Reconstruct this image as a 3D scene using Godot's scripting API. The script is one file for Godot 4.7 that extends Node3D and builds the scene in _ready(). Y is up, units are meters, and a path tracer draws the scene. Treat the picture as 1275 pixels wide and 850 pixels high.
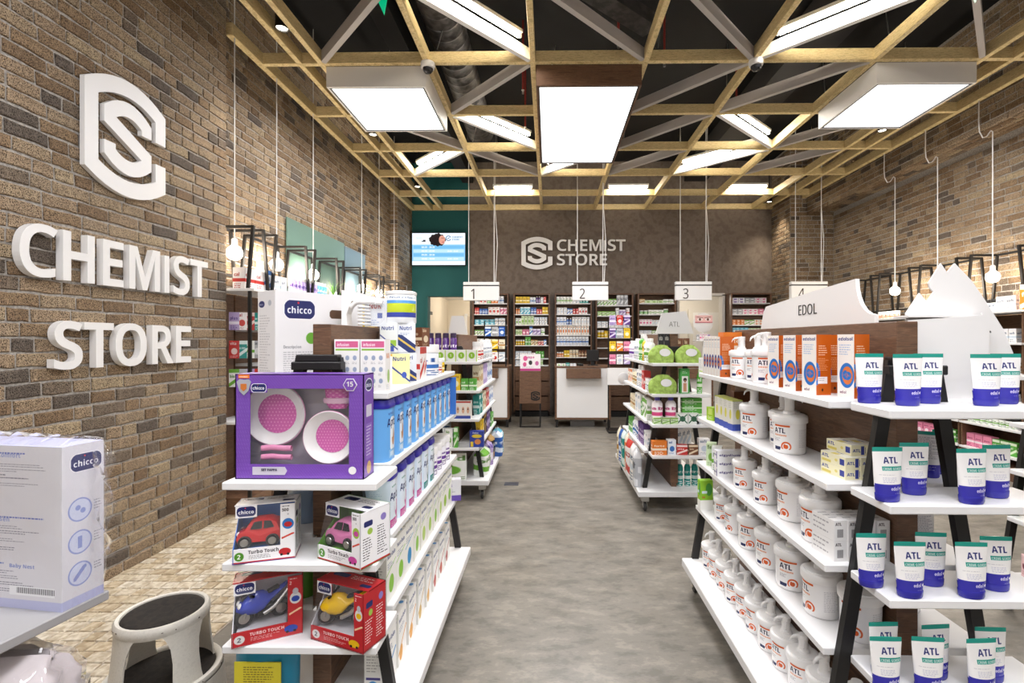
extends Node3D
# A chemist's shop: metres, y up, the camera looks along -z down the centre aisle.

var rng := RandomNumberGenerator.new()
var M := {}
var used := {}
var solids := {}
var cache := {}
var atlas: Image
var ax := 2
var ay := 2
var arow := 0
var bold: SystemFont
var plain: SystemFont
var ts: TextServer
var medium: FontVariation

func _ready() -> void:
	rng.seed = 7
	# camera
	var cam := Camera3D.new()
	cam.name = "camera"
	add_child(cam)
	cam.position = Vector3(0, 1.4, 0)
	cam.rotation.y = deg_to_rad(0.8)
	cam.projection = Camera3D.PROJECTION_FRUSTUM
	cam.near = 0.05
	cam.far = 60.0
	cam.size = 2.0 * 0.05 * 425.0 / 610.0
	cam.frustum_offset = Vector2(-38.0 / 610.0 * 0.05, -1.0 / 610.0 * 0.05)
	cam.current = true
	# environment: an interior, the sky is never seen
	var we := WorldEnvironment.new()
	we.name = "environment"
	var env := Environment.new()
	env.background_mode = Environment.BG_COLOR
	env.background_color = Color(0.02, 0.02, 0.02)
	env.tonemap_mode = Environment.TONE_MAPPER_LINEAR
	env.tonemap_exposure = 1.08
	env.sdfgi_enabled = true
	env.ssao_enabled = true
	env.ssil_enabled = true
	we.environment = env
	add_child(we)
	setup()
	build_room()
	build_ceiling()
	build_lights()
	build_signs()
	build_back()
	build_wall_units()
	build_gondolas()
	stock_near()
	stock_cream()
	stock_far()
	build_front()
	finish_atlas()

# ------------------------------------------------------------------ naming
func nm(s: String) -> String:
	var n: int = used.get(s, 0)
	used[s] = n + 1
	return s if n == 0 else "%s_%03d" % [s, n]

func tag(o: Node, label: String, category: String, group := "") -> void:
	o.set_meta("label", label)
	o.set_meta("category", category)
	if group != "":
		o.set_meta("group", group)

func thing(called: String, label: String, category: String, at := Vector3.ZERO, turn := 0.0, group := "") -> Node3D:
	var o := Node3D.new()
	o.name = nm(called)
	add_child(o)
	o.position = at
	o.rotation.y = turn
	tag(o, label, category, group)
	return o

func solo(called: String, label: String, category: String, mesh: Mesh, mat: Material, at := Vector3.ZERO, turn := 0.0, group := "") -> MeshInstance3D:
	var o := MeshInstance3D.new()
	o.name = nm(called)
	o.mesh = mesh
	o.material_override = mat
	add_child(o)
	o.position = at
	o.rotation.y = turn
	tag(o, label, category, group)
	return o

func part(parent: Node, called: String, mesh: Mesh, mat: Material, at := Vector3.ZERO, rot := Vector3.ZERO) -> MeshInstance3D:
	var o := MeshInstance3D.new()
	o.name = called
	o.mesh = mesh
	o.material_override = mat
	parent.add_child(o, true)
	o.position = at
	o.rotation = rot
	return o

func structure(called: String, mesh: Mesh, mat: Material, at := Vector3.ZERO, label := "", category := "") -> MeshInstance3D:
	var o := MeshInstance3D.new()
	o.name = nm(called)
	o.mesh = mesh
	o.material_override = mat
	add_child(o)
	o.position = at
	o.set_meta("kind", "structure")
	if label != "":
		tag(o, label, category)
	return o

func again(o: Node3D, at: Vector3, turn := 0.0, label := "") -> Node3D:
	var base: String = String(o.name)
	if base.length() > 4 and base[-4] == "_" and base.right(3).is_valid_int():
		base = base.left(base.length() - 4)
	var c: Node3D = o.duplicate()
	c.name = nm(base)
	add_child(c)
	c.position = at
	c.rotation.y = turn
	if label != "":
		c.set_meta("label", label)
	return c

# ------------------------------------------------------------------ mesh building
class MB:
	var v := PackedVector3Array()
	var n := PackedVector3Array()
	var uv := PackedVector2Array()
	var col := PackedColorArray()
	var tint := Color.WHITE
	func vert(p: Vector3, nn: Vector3, t: Vector2) -> void:
		v.append(p)
		n.append(nn)
		uv.append(t)
		col.append(tint)
	# a flat polygon (convex) that faces along «out»
	func face(p: Array, out: Vector3, r := Rect2(0, 0, 1, 1)) -> void:
		var q: Array = p.duplicate()
		var t: Array = [Vector2(r.position.x, r.end.y), r.position, Vector2(r.end.x, r.position.y), r.end]
		while t.size() < q.size():
			t.append(r.end)
		var nn: Vector3 = (q[2] - q[0]).cross(q[1] - q[0]).normalized()
		if nn.dot(out) < 0.0:
			q.reverse()
			t = t.slice(0, q.size())
			t.reverse()
			nn = -nn
		for k in range(1, q.size() - 1):
			vert(q[0], nn, t[0])
			vert(q[k], nn, t[k])
			vert(q[k + 1], nn, t[k + 1])
	# box; f holds uv rects for f(+z) b(-z) r(+x) l(-x) t(+y) d(-y)
	func box(c: Vector3, s: Vector3, f := {}) -> void:
		var h := s / 2.0
		var all: Rect2 = f.get("all", Rect2(0, 0, 1, 1))
		var P := func(x: float, y: float, z: float) -> Vector3: return c + Vector3(x * h.x, y * h.y, z * h.z)
		face([P.call(-1, -1, 1), P.call(-1, 1, 1), P.call(1, 1, 1), P.call(1, -1, 1)], Vector3(0, 0, 1), f.get("f", all))
		face([P.call(1, -1, -1), P.call(1, 1, -1), P.call(-1, 1, -1), P.call(-1, -1, -1)], Vector3(0, 0, -1), f.get("b", all))
		face([P.call(1, -1, 1), P.call(1, 1, 1), P.call(1, 1, -1), P.call(1, -1, -1)], Vector3(1, 0, 0), f.get("r", all))
		face([P.call(-1, -1, -1), P.call(-1, 1, -1), P.call(-1, 1, 1), P.call(-1, -1, 1)], Vector3(-1, 0, 0), f.get("l", all))
		face([P.call(-1, 1, 1), P.call(-1, 1, -1), P.call(1, 1, -1), P.call(1, 1, 1)], Vector3(0, 1, 0), f.get("t", all))
		face([P.call(-1, -1, -1), P.call(-1, -1, 1), P.call(1, -1, 1), P.call(1, -1, -1)], Vector3(0, -1, 0), f.get("d", all))
	# box with chamfered edges
	func bevel(c: Vector3, s: Vector3, b: float) -> void:
		var h := s / 2.0
		b = minf(b, minf(h.x, minf(h.y, h.z)) * 0.9)
		var A := [Vector3(1, 0, 0), Vector3(0, 1, 0), Vector3(0, 0, 1)]
		var corner := func(sg: Vector3, keep: int) -> Vector3:
			var p := Vector3.ZERO
			for a in 3:
				p[a] = sg[a] * (h[a] if a == keep else h[a] - b)
			return c + p
		for a in 3:
			var u := (a + 1) % 3
			var w := (a + 2) % 3
			for s1 in [-1.0, 1.0]:
				var pts := []
				for k in [[-1, -1], [-1, 1], [1, 1], [1, -1]]:
					var sg := Vector3.ZERO
					sg[a] = s1
					sg[u] = k[0]
					sg[w] = k[1]
					pts.append(corner.call(sg, a))
				face(pts, A[a] * s1)
				for s2 in [-1.0, 1.0]:
					var e := []
					for s3 in [-1.0, 1.0]:
						var sg := Vector3.ZERO
						sg[a] = s1
						sg[u] = s2
						sg[w] = s3
						e.append([corner.call(sg, a), corner.call(sg, u)])
					face([e[0][0], e[1][0], e[1][1], e[0][1]], A[a] * s1 + A[u] * s2)
		for i in 8:
			var sg := Vector3(1 if i & 1 else -1, 1 if i & 2 else -1, 1 if i & 4 else -1)
			face([corner.call(sg, 0), corner.call(sg, 1), corner.call(sg, 2)], sg)
	# square bar from a to b
	func bar(a: Vector3, b: Vector3, w: float, t: float, side := Vector3(0, 0, 1)) -> void:
		var d := (b - a).normalized()
		var x := side.cross(d).normalized()
		if x.length() < 0.5:
			x = Vector3(1, 0, 0)
		var y := d.cross(x).normalized()
		var o := [x * w / 2 + y * t / 2, x * w / 2 - y * t / 2, -x * w / 2 - y * t / 2, -x * w / 2 + y * t / 2]
		for k in 4:
			var m: int = (k + 1) % 4
			face([a + o[k], b + o[k], b + o[m], a + o[m]], (o[k] + o[m]))
		face([a + o[0], a + o[1], a + o[2], a + o[3]], -d)
		face([b + o[0], b + o[1], b + o[2], b + o[3]], d)
	# revolve a profile of Vector2(radius, y); sx, sz squash it
	func lathe(p: Array, seg := 20, at := Vector3.ZERO, r := Rect2(0, 0, 1, 1), sx := 1.0, sz := 1.0) -> void:
		var nr := []
		for k in p.size() - 1:
			var d: Vector2 = p[k + 1] - p[k]
			nr.append(Vector2(d.y, -d.x).normalized())
		var y0: float = p[0].y
		var y1: float = p[0].y
		for q in p:
			y0 = minf(y0, q.y)
			y1 = maxf(y1, q.y)
		for k in p.size() - 1:
			var na: Vector2 = nr[k]
			var nb: Vector2 = nr[k]
			if k > 0 and nr[k - 1].dot(nr[k]) > 0.6:
				na = (nr[k - 1] + nr[k]).normalized()
			if k < nr.size() - 1 and nr[k + 1].dot(nr[k]) > 0.6:
				nb = (nr[k + 1] + nr[k]).normalized()
			for i in seg:
				var q := []
				for c in [[k, i, na], [k + 1, i, nb], [k + 1, i + 1, nb], [k, i + 1, na]]:
					var t: float = TAU * c[1] / seg
					# u runs left to right over the side that faces +z, so u = 0.5 looks along +z
					var dir := Vector3(-sin(t), 0, -cos(t))
					var pp: Vector2 = p[c[0]]
					var pos := at + Vector3(dir.x * pp.x * sx, pp.y, dir.z * pp.x * sz)
					var nn := Vector3(dir.x * c[2].x / sx, c[2].y, dir.z * c[2].x / sz).normalized()
					var u: float = r.position.x + r.size.x * c[1] / seg
					var vv: float = r.position.y + r.size.y * (1.0 - (pp.y - y0) / maxf(y1 - y0, 1e-6))
					q.append([pos, nn, Vector2(u, vv)])
				for c in [0, 1, 2, 0, 2, 3]:
					vert(q[c][0], q[c][1], q[c][2])
	# a grid of points as a smooth sheet; rows of equal length
	func grid(rows: Array, closed := false, r := Rect2(0, 0, 1, 1), flip := false) -> void:
		var nu: int = rows[0].size()
		var nv: int = rows.size()
		var N := []
		for j in nv:
			var line := []
			for i in nu:
				var i0: int = (i - 1 + nu) % nu if closed else maxi(i - 1, 0)
				var i1: int = (i + 1) % nu if closed else mini(i + 1, nu - 1)
				var du: Vector3 = rows[j][i1] - rows[j][i0]
				var dv: Vector3 = rows[mini(j + 1, nv - 1)][i] - rows[maxi(j - 1, 0)][i]
				var nn := du.cross(dv).normalized()
				line.append(-nn if flip else nn)
			N.append(line)
		for j in nv - 1:
			for i in (nu if closed else nu - 1):
				var m := (i + 1) % nu
				var q := [[j, i, i], [j + 1, i, i], [j + 1, m, i + 1], [j, m, i + 1]]
				var order := [0, 1, 2, 0, 2, 3]
				if flip:
					order = [0, 2, 1, 0, 3, 2]
				for c in order:
					var k: Array = q[c]
					var t := Vector2(float(k[2]) / (nu if closed else nu - 1), 1.0 - float(k[0]) / (nv - 1))
					vert(rows[k[0]][k[1]], N[k[0]][k[1]], r.position + t * r.size)
	# round cord or pipe through points
	func cord(p: Array, rad: float, seg := 6) -> void:
		var rows := []
		for k in p.size():
			var d: Vector3 = (p[mini(k + 1, p.size() - 1)] - p[maxi(k - 1, 0)]).normalized()
			var x := d.cross(Vector3(0.31, 0.2, 0.93)).normalized()
			if absf(d.y) > 0.95:
				x = Vector3(1, 0, 0)
			var y := d.cross(x).normalized()
			x = y.cross(d).normalized()
			var line := []
			for i in seg:
				var t := TAU * i / seg
				line.append(p[k] + x * cos(t) * rad + y * sin(t) * rad)
			rows.append(line)
		grid(rows, true)
	# a flat outline (x, y) given thickness along z, centred
	func prism(poly: PackedVector2Array, depth: float, r := Rect2(0, 0, 1, 1)) -> void:
		var idx := Geometry2D.triangulate_polygon(poly)
		var h := depth / 2.0
		for k in range(0, idx.size(), 3):
			for s in [1.0, -1.0]:
				var t := []
				for m in 3:
					var q := poly[idx[k + m]]
					t.append(Vector3(q.x, q.y, h * s))
				face(t, Vector3(0, 0, s), r)
		var turn := 1.0 if Geometry2D.is_polygon_clockwise(poly) else -1.0
		for k in poly.size():
			var a := poly[k]
			var b := poly[(k + 1) % poly.size()]
			var e := (b - a)
			var o := Vector3(-e.y, e.x, 0) * turn
			face([Vector3(a.x, a.y, -h), Vector3(a.x, a.y, h), Vector3(b.x, b.y, h), Vector3(b.x, b.y, -h)], o, r)
	func mesh() -> ArrayMesh:
		var a := []
		a.resize(Mesh.ARRAY_MAX)
		a[Mesh.ARRAY_VERTEX] = v
		a[Mesh.ARRAY_NORMAL] = n
		a[Mesh.ARRAY_TEX_UV] = uv
		a[Mesh.ARRAY_COLOR] = col
		var m := ArrayMesh.new()
		m.add_surface_from_arrays(Mesh.PRIMITIVE_TRIANGLES, a)
		return m

func block(s: Vector3, b := 0.0, c := Vector3.ZERO) -> ArrayMesh:
	var mb := MB.new()
	if b > 0.0:
		mb.bevel(c, s, b)
	else:
		mb.box(c, s)
	return mb.mesh()

func span(x0: float, x1: float, y0: float, y1: float, z0: float, z1: float, b := 0.0) -> ArrayMesh:
	return block(Vector3(absf(x1 - x0), absf(y1 - y0), absf(z1 - z0)), b, Vector3(x0 + x1, y0 + y1, z0 + z1) / 2.0)

func turned(p: Array, seg := 20, r := Rect2(0, 0, 1, 1), sx := 1.0, sz := 1.0) -> ArrayMesh:
	var mb := MB.new()
	var q := []
	for e in p:
		q.append(Vector2(e[0], e[1]))
	mb.lathe(q, seg, Vector3.ZERO, r, sx, sz)
	return mb.mesh()

func plate(poly: Array, depth: float, r := Rect2(0, 0, 1, 1)) -> ArrayMesh:
	var mb := MB.new()
	mb.prism(PackedVector2Array(poly), depth, r)
	return mb.mesh()

func corded(p: Array, rad: float, seg := 6) -> ArrayMesh:
	var mb := MB.new()
	mb.cord(p, rad, seg)
	return mb.mesh()

# outline of a thick polyline with mitred corners
func stroke(p: Array, w: float) -> PackedVector2Array:
	var a := PackedVector2Array()
	var b := PackedVector2Array()
	for k in p.size():
		var d0: Vector2 = (p[k] - p[maxi(k - 1, 0)]).normalized()
		var d1: Vector2 = (p[mini(k + 1, p.size() - 1)] - p[k]).normalized()
		if k == 0:
			d0 = d1
		if k == p.size() - 1:
			d1 = d0
		var n0 := Vector2(-d0.y, d0.x)
		var n1 := Vector2(-d1.y, d1.x)
		var m := (n0 + n1).normalized()
		var len := w / 2.0 / maxf(m.dot(n0), 0.35)
		a.append(p[k] + m * len)
		b.append(p[k] - m * len)
	b.reverse()
	a.append_array(b)
	return a

func arc(a: Vector2, b: Vector2, bulge: Vector2, n := 8) -> Array:
	var out := []
	var c := bulge * 2.0 - (a + b) / 2.0
	for k in n + 1:
		var t := float(k) / n
		out.append(a * (1 - t) * (1 - t) + c * 2 * t * (1 - t) + b * t * t)
	return out

# the shop's emblem: a hexagonal C around an S, in a frame one unit high, centred
func emblem() -> Array:
	var f := func(x: float, y: float) -> Vector2: return Vector2((x - 244.0) / 333.0, (302.0 - y) / 333.0)
	var c := [f.call(381, 272)]
	c.append_array(arc(f.call(381, 196), f.call(107, 200), f.call(244, 158), 10))
	c.append_array(arc(f.call(107, 408), f.call(381, 408), f.call(244, 447), 10))
	c.append(f.call(381, 338))
	var s := [f.call(318, 272)]
	s.append_array(arc(f.call(318, 246), f.call(172, 246), f.call(245, 218), 8))
	s.append_array([f.call(172, 268), f.call(318, 334)])
	s.append_array(arc(f.call(318, 358), f.call(172, 358), f.call(245, 386), 8))
	s.append(f.call(172, 332))
	return [stroke(c, 46.0 / 333.0), stroke(s, 42.0 / 333.0)]

# ------------------------------------------------------------------ printed matter: one sheet of computed print
func cell(w: int, h: int, bg: Color) -> Rect2i:
	if ax + w + 2 > 2048:
		ax = 2
		ay += arow + 4
		arow = 0
	var r := Rect2i(ax, ay, w, h)
	if ay + h > 2046:
		push_error("print sheet is full")
	ax += w + 4
	arow = maxi(arow, h)
	atlas.fill_rect(r.grow(1), bg)
	return r

func uvr(r: Rect2i) -> Rect2:
	return Rect2((r.position.x + 0.5) / 2048.0, (r.position.y + 0.5) / 2048.0, (r.size.x - 1.0) / 2048.0, (r.size.y - 1.0) / 2048.0)

func ink(hex: String) -> Rect2:
	if not solids.has(hex):
		var r := cell(6, 6, Color(hex))
		solids[hex] = Rect2((r.position.x + 3.0) / 2048.0, (r.position.y + 3.0) / 2048.0, 0.0001, 0.0001)
	return solids[hex]

func dot(r: Rect2i, x: int, y: int, c: Color) -> void:
	if x >= 0 and y >= 0 and x < r.size.x and y < r.size.y:
		var p := r.position + Vector2i(x, y)
		atlas.set_pixelv(p, atlas.get_pixelv(p).lerp(Color(c.r, c.g, c.b, 1), c.a))

func write(r: Rect2i, x: float, y: float, size: int, text: String, c: Color, heavy := true, fit := 0.0) -> float:
	var f: Font = bold if heavy else plain
	if fit > 0.0:
		size = int(size * minf(1.0, fit / maxf(1.0, f.get_string_size(text, HORIZONTAL_ALIGNMENT_LEFT, -1, size).x)))
		size = maxi(size, 5)
	var tl := TextLine.new()
	tl.add_string(text, f, size)
	var pen := x
	for g in ts.shaped_text_get_glyphs(tl.get_rid()):
		var sz := Vector2i(g.font_size, 0)
		if g.font_rid.is_valid() and g.index != 0:
			var key := "%d_%d_%s" % [g.index, g.font_size, g.font_rid]
			if not cache.has(key):
				ts.font_render_glyph(g.font_rid, sz, g.index)
				var ti := ts.font_get_glyph_texture_idx(g.font_rid, sz, g.index)
				var im: Image = null
				if ti >= 0:
					im = ts.font_get_texture_image(g.font_rid, sz, ti).get_region(Rect2i(ts.font_get_glyph_uv_rect(g.font_rid, sz, g.index)))
				cache[key] = [im, ts.font_get_glyph_offset(g.font_rid, sz, g.index)]
			var e: Array = cache[key]
			if e[0] != null:
				for j in e[0].get_height():
					for i in e[0].get_width():
						var a: float = e[0].get_pixel(i, j).a
						if a > 0.02:
							dot(r, int(pen + e[1].x) + i, int(y + e[1].y) + j, Color(c.r, c.g, c.b, a * c.a))
		pen += g.advance
	return pen

# ops: r x y w h col | o cx cy rx ry col | t x baseline size text col [fit] | l x y w lines step col | e rounded rect x y w h rad col | s cx cy r col (spiral) | p x0 y0 x1 y1 w col (line)
func art(w: int, h: int, bg: String, ops: Array) -> Rect2:
	var r := cell(w, h, Color(bg))
	for o in ops:
		match o[0]:
			"r":
				atlas.fill_rect(Rect2i(r.position + Vector2i(o[1], o[2]), Vector2i(o[3], o[4])).intersection(r), Color(o[5]))
			"o":
				var c := Color(o[5])
				for y in range(o[2] - o[4] - 1, o[2] + o[4] + 2):
					for x in range(o[1] - o[3] - 1, o[1] + o[3] + 2):
						var q := Vector2(float(x - o[1]) / o[3], float(y - o[2]) / o[4]).length()
						if q < 1.0:
							dot(r, x, y, Color(c.r, c.g, c.b, clampf((1.0 - q) * o[3], 0.0, 1.0)))
			"t":
				write(r, o[1], o[2], o[3], o[4], Color(o[5]), true, o[6] if o.size() > 6 else 0.0)
			"l":
				for k in o[4]:
					var len: int = int(o[3] * rng.randf_range(0.6, 1.0))
					var x: int = o[1]
					while x < o[1] + len:
						var wd := rng.randi_range(3, 9)
						atlas.fill_rect(Rect2i(r.position + Vector2i(x, o[2] + k * o[5]), Vector2i(mini(wd, o[1] + len - x), maxi(1, int(o[5] * 0.4)))).intersection(r), Color(o[6]))
						x += wd + 2
			"e":
				var c := Color(o[6])
				for y in o[4]:
					for x in o[3]:
						var q := Vector2(maxf(0.0, absf(x - o[3] / 2.0) - (o[3] / 2.0 - o[5])), maxf(0.0, absf(y - o[4] / 2.0) - (o[4] / 2.0 - o[5])))
						if q.length() < o[5]:
							dot(r, o[1] + x, o[2] + y, c)
			"s":
				var c := Color(o[4])
				for k in 420:
					var t := k / 420.0
					var a := t * TAU * 2.6 + 0.6
					var q = Vector2(cos(a), sin(a)) * o[3] * (0.12 + 0.82 * t)
					var wd: int = maxi(1, int(o[3] * (0.05 + 0.11 * t)))
					for j in range(-wd, wd + 1):
						for i in range(-wd, wd + 1):
							dot(r, int(o[1] + q.x) + i, int(o[2] + q.y) + j, c)
			"p":
				var n := int(Vector2(o[3] - o[1], o[4] - o[2]).length() * 2) + 1
				for k in n + 1:
					var q := Vector2(o[1], o[2]).lerp(Vector2(o[3], o[4]), float(k) / n)
					atlas.fill_rect(Rect2i(r.position + Vector2i(int(q.x) - o[5] / 2, int(q.y) - o[5] / 2), Vector2i(o[5], o[5])).intersection(r), Color(o[6]))
	return uvr(r)

func logo(x: int, y: int, w: int) -> Array:   # the navy badge with the white word
	var h := int(w * 0.56)
	return [["e", x - 2, y - 2, w + 4, h + 4, h * 0.42, "f4f2f4"], ["e", x, y, w, h, h * 0.4, "252a63"], ["t", x + w * 0.09, y + h * 0.74, int(h * 0.72), "chicco", "ffffff", w * 0.84], ["o", int(x + w * 0.45), int(y + h * 0.16), maxi(2, int(w * 0.045)), maxi(2, int(w * 0.045)), "d8303a"]]

# carton: f front(+z), s sides, t top; any of f b l r t d may be given
func carton(w: float, h: float, d: float, f: Dictionary) -> ArrayMesh:
	var mb := MB.new()
	mb.box(Vector3(0, h / 2, 0), Vector3(w, h, d), f)
	return mb.mesh()

func finish_atlas() -> void:
	var tx := ImageTexture.create_from_image(atlas)
	for k in ["print", "print_gloss", "print_film"]:
		M[k].albedo_texture = tx

# ------------------------------------------------------------------ materials
func mat(col: String, rough := 0.6, metal := 0.0) -> StandardMaterial3D:
	var m := StandardMaterial3D.new()
	m.albedo_color = Color(col)
	m.roughness = rough
	m.metallic = metal
	return m

func noise(freq: float, seed_: int, cols: Array, size := 512, octaves := 5, warp := 0.0, gain := 0.5) -> NoiseTexture2D:
	var t := NoiseTexture2D.new()
	var n := FastNoiseLite.new()
	n.seed = seed_
	n.frequency = freq
	n.fractal_octaves = octaves
	n.fractal_gain = gain
	n.noise_type = FastNoiseLite.TYPE_SIMPLEX_SMOOTH
	if warp > 0.0:
		n.domain_warp_enabled = true
		n.domain_warp_amplitude = warp
		n.domain_warp_frequency = freq * 0.7
	t.noise = n
	t.width = size
	t.height = size
	t.seamless = true
	var g := Gradient.new()
	g.offsets = PackedFloat32Array(range(cols.size()).map(func(i): return lerpf(0.27, 0.73, float(i) / (cols.size() - 1))))
	g.colors = PackedColorArray(cols.map(func(c): return Color(c)))
	t.color_ramp = g
	return t

func bumps(freq: float, seed_: int, strength: float, size := 512) -> NoiseTexture2D:
	var t := NoiseTexture2D.new()
	var n := FastNoiseLite.new()
	n.seed = seed_
	n.frequency = freq
	n.fractal_octaves = 5
	t.noise = n
	t.width = size
	t.height = size
	t.seamless = true
	t.as_normal_map = true
	t.bump_strength = strength
	return t

func tri(m: StandardMaterial3D, tex: Texture2D, scale: Vector3, world := true) -> StandardMaterial3D:
	m.albedo_texture = tex
	m.uv1_triplanar = true
	m.uv1_world_triplanar = world
	m.uv1_scale = scale
	m.uv1_triplanar_sharpness = 8.0
	return m

func glow(col: String, energy: float) -> StandardMaterial3D:
	var m := mat(col, 0.5)
	m.emission_enabled = true
	m.emission = Color(col)
	m.emission_energy_multiplier = energy
	return m

func film(col: String, alpha: float, rough := 0.15) -> StandardMaterial3D:
	var m := mat(col, rough)
	m.transparency = BaseMaterial3D.TRANSPARENCY_ALPHA
	m.albedo_color.a = alpha
	return m

func setup() -> void:
	ts = TextServerManager.get_primary_interface()
	bold = SystemFont.new()
	bold.font_names = PackedStringArray(["Droid Sans"])
	bold.font_weight = 700
	plain = SystemFont.new()
	plain.font_names = PackedStringArray(["Droid Sans"])
	medium = FontVariation.new()
	medium.base_font = plain
	medium.variation_embolden = 0.7
	atlas = Image.create_empty(2048, 2048, false, Image.FORMAT_RGBA8)
	atlas.fill(Color(0.8, 0.8, 0.8))
	for k in [["print", 0.5], ["print_gloss", 0.22], ["print_film", 0.3]]:
		M[k[0]] = mat("ffffff", k[1])
	var speck := noise(0.045, 3, ["665e56", "a29a92", "ece6de", "c4bcb2", "ffffff", "d0c6ba", "a0968c", "6e645a"], 512, 4)
	var bn := bumps(0.08, 5, 8.0)
	var k := 0
	for c in ["bfaa8f", "af9779", "c6b397", "a0886c", "bdab92", "7a7067", "948676", "cebd9f"]:
		var m := tri(mat(c, 0.9), speck, Vector3(3.3, 3.3, 3.3))
		m.normal_enabled = true
		m.normal_texture = bn
		m.normal_scale = 1.0
		M["brick%d" % k] = m
		k += 1
	M.brick_mix = tri(mat("ffffff", 0.9), speck, Vector3(3.3, 3.3, 3.3))
	M.brick_mix.vertex_color_use_as_albedo = true
	M.brick_mix.normal_enabled = true
	M.brick_mix.normal_texture = bn
	M.mortar = tri(mat("b6b0a8", 0.95), noise(0.06, 9, ["d0d0d0", "ffffff"], 256), Vector3(3, 3, 3))
	M.floor = tri(mat("ffffff", 0.5), noise(0.011, 21, ["635e55", "6d685f", "736d64", "797369", "756f66", "7f796f", "878074"], 1024, 9, 14.0, 0.72), Vector3(0.3, 0.3, 0.62))
	M.floor.roughness_texture = noise(0.01, 22, ["b0b0b0", "ffffff"], 512, 5, 30.0)
	M.floor.roughness_texture_channel = BaseMaterial3D.TEXTURE_CHANNEL_RED
	M.grout = mat("9c9184", 0.9)
	k = 0
	for c in ["c9bda6", "d3c9b6", "bfb096", "cdc3b0", "c4b59b", "d8d0c0"]:
		M["tile%d" % k] = tri(mat(c, 0.6), noise(0.03, 31 + k, ["d4ccc2", "ffffff"], 128), Vector3(5, 5, 5))
		k += 1
	M.tile_mix = mat("ffffff", 0.6)
	M.tile_mix.vertex_color_use_as_albedo = true
	M.black = mat("070606", 0.95)
	M.duct = tri(mat("4a4644", 0.5, 0.3), noise(0.02, 41, ["a0a0a0", "ffffff"], 256), Vector3(2, 2, 2))
	M.duct_dark = mat("1d1b1c", 0.8)
	M.oak = tri(mat("e6d2a0", 0.55), noise(0.02, 43, ["d8d0c0", "ffffff", "e6dece", "fffcf6"], 512, 5), Vector3(1.2, 9, 1.2))
	M.beam_grey = mat("b6b0ac", 0.6)
	M.white = mat("e4e2e0", 0.45)
	M.sign_white = mat("f4f3f1", 0.4)
	M.shelf = mat("e6e5e4", 0.35)
	M.walnut = tri(mat("ffffff", 0.5), noise(0.012, 47, ["553c2b", "6d4e38", "614430", "7a5a42", "5a4130", "6c4f3a"], 512, 6, 25.0), Vector3(0.6, 7, 0.6))
	M.metal_black = mat("1c1a19", 0.45, 0.2)
	M.metal = mat("b8b6b2", 0.3, 0.9)
	M.teal = mat("14595a", 0.75)
	M.stucco = tri(mat("ffffff", 0.8), noise(0.008, 51, ["6c6056", "74685d", "786c62", "7d7167", "75695f"], 1024, 6, 12.0), Vector3(0.7, 0.7, 0.7))
	M.cream = mat("e6dccb", 0.9)
	M.plaster = mat("d9d4cc", 0.9)
	M.jar = mat("f1efed", 0.3)
	M.rubber = tri(mat("ffffff", 0.85), noise(0.02, 61, ["17130f", "2a231d", "1c1713"], 256), Vector3(4, 4, 4))
	M.enamel = tri(mat("ffffff", 0.4), noise(0.05, 63, ["d6d1c6", "e0dbd0", "dad5ca"], 256), Vector3(4, 4, 4))
	M.rust = mat("4a3626", 0.9)
	M.clear = film("f4f6fa", 0.02, 0.02)
	M.wrap = film("eef0f6", 0.04, 0.03)
	M.bulb = glow("fff2dc", 9.0)
	M.panel_glow = glow("ffffff", 1.6)
	M.tube_glow = glow("fff6e6", 26.0)
	M.grass = mat("5a8a3a", 0.7)

# ------------------------------------------------------------------ the room
const BRICK_TONES := [0, 0, 0, 1, 1, 2, 2, 3, 3, 4, 4, 0, 2, 7, 5, 6]
var brick_meshes := {}

func brick_mesh(len: float, variant: int) -> ArrayMesh:
	var key := "%d_%d" % [roundi(len * 1000), variant]
	if brick_meshes.has(key):
		return brick_meshes[key]
	var r := RandomNumberGenerator.new()
	r.seed = hash(key)
	var hx := len / 2.0
	var hy := 0.031
	var ring := []
	for p in [[-1, -1], [-0.4, -1], [0.4, -1], [1, -1], [1, 1], [0.4, 1], [-0.4, 1], [-1, 1]]:
		ring.append(Vector2(p[0] * hx + r.randf_range(-0.004, 0.004), p[1] * hy + r.randf_range(-0.0045, 0.003)))
	var mb := MB.new()
	var rows := []
	for lv in [[0.0, 0.0], [0.005, 0.0005], [0.009, 0.005]]:
		var line := []
		for q in ring:
			line.append(Vector3(q.x - signf(q.x) * lv[1], q.y - signf(q.y) * lv[1], lv[0] + (r.randf_range(-0.0015, 0.0015) if lv[0] > 0.006 else 0.0)))
		rows.append(line)
	for j in 2:
		for i in 8:
			var m := (i + 1) % 8
			mb.face([rows[j][i], rows[j + 1][i], rows[j + 1][m], rows[j][m]], rows[0][i] + rows[0][m] + Vector3(0, 0, 0.02))
	var mid := Vector3(0, 0, 0.0095)
	for i in 8:
		mb.face([mid, rows[2][i], rows[2][(i + 1) % 8]], Vector3(0, 0, 1))
	brick_meshes[key] = mb.mesh()
	return brick_meshes[key]

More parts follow.
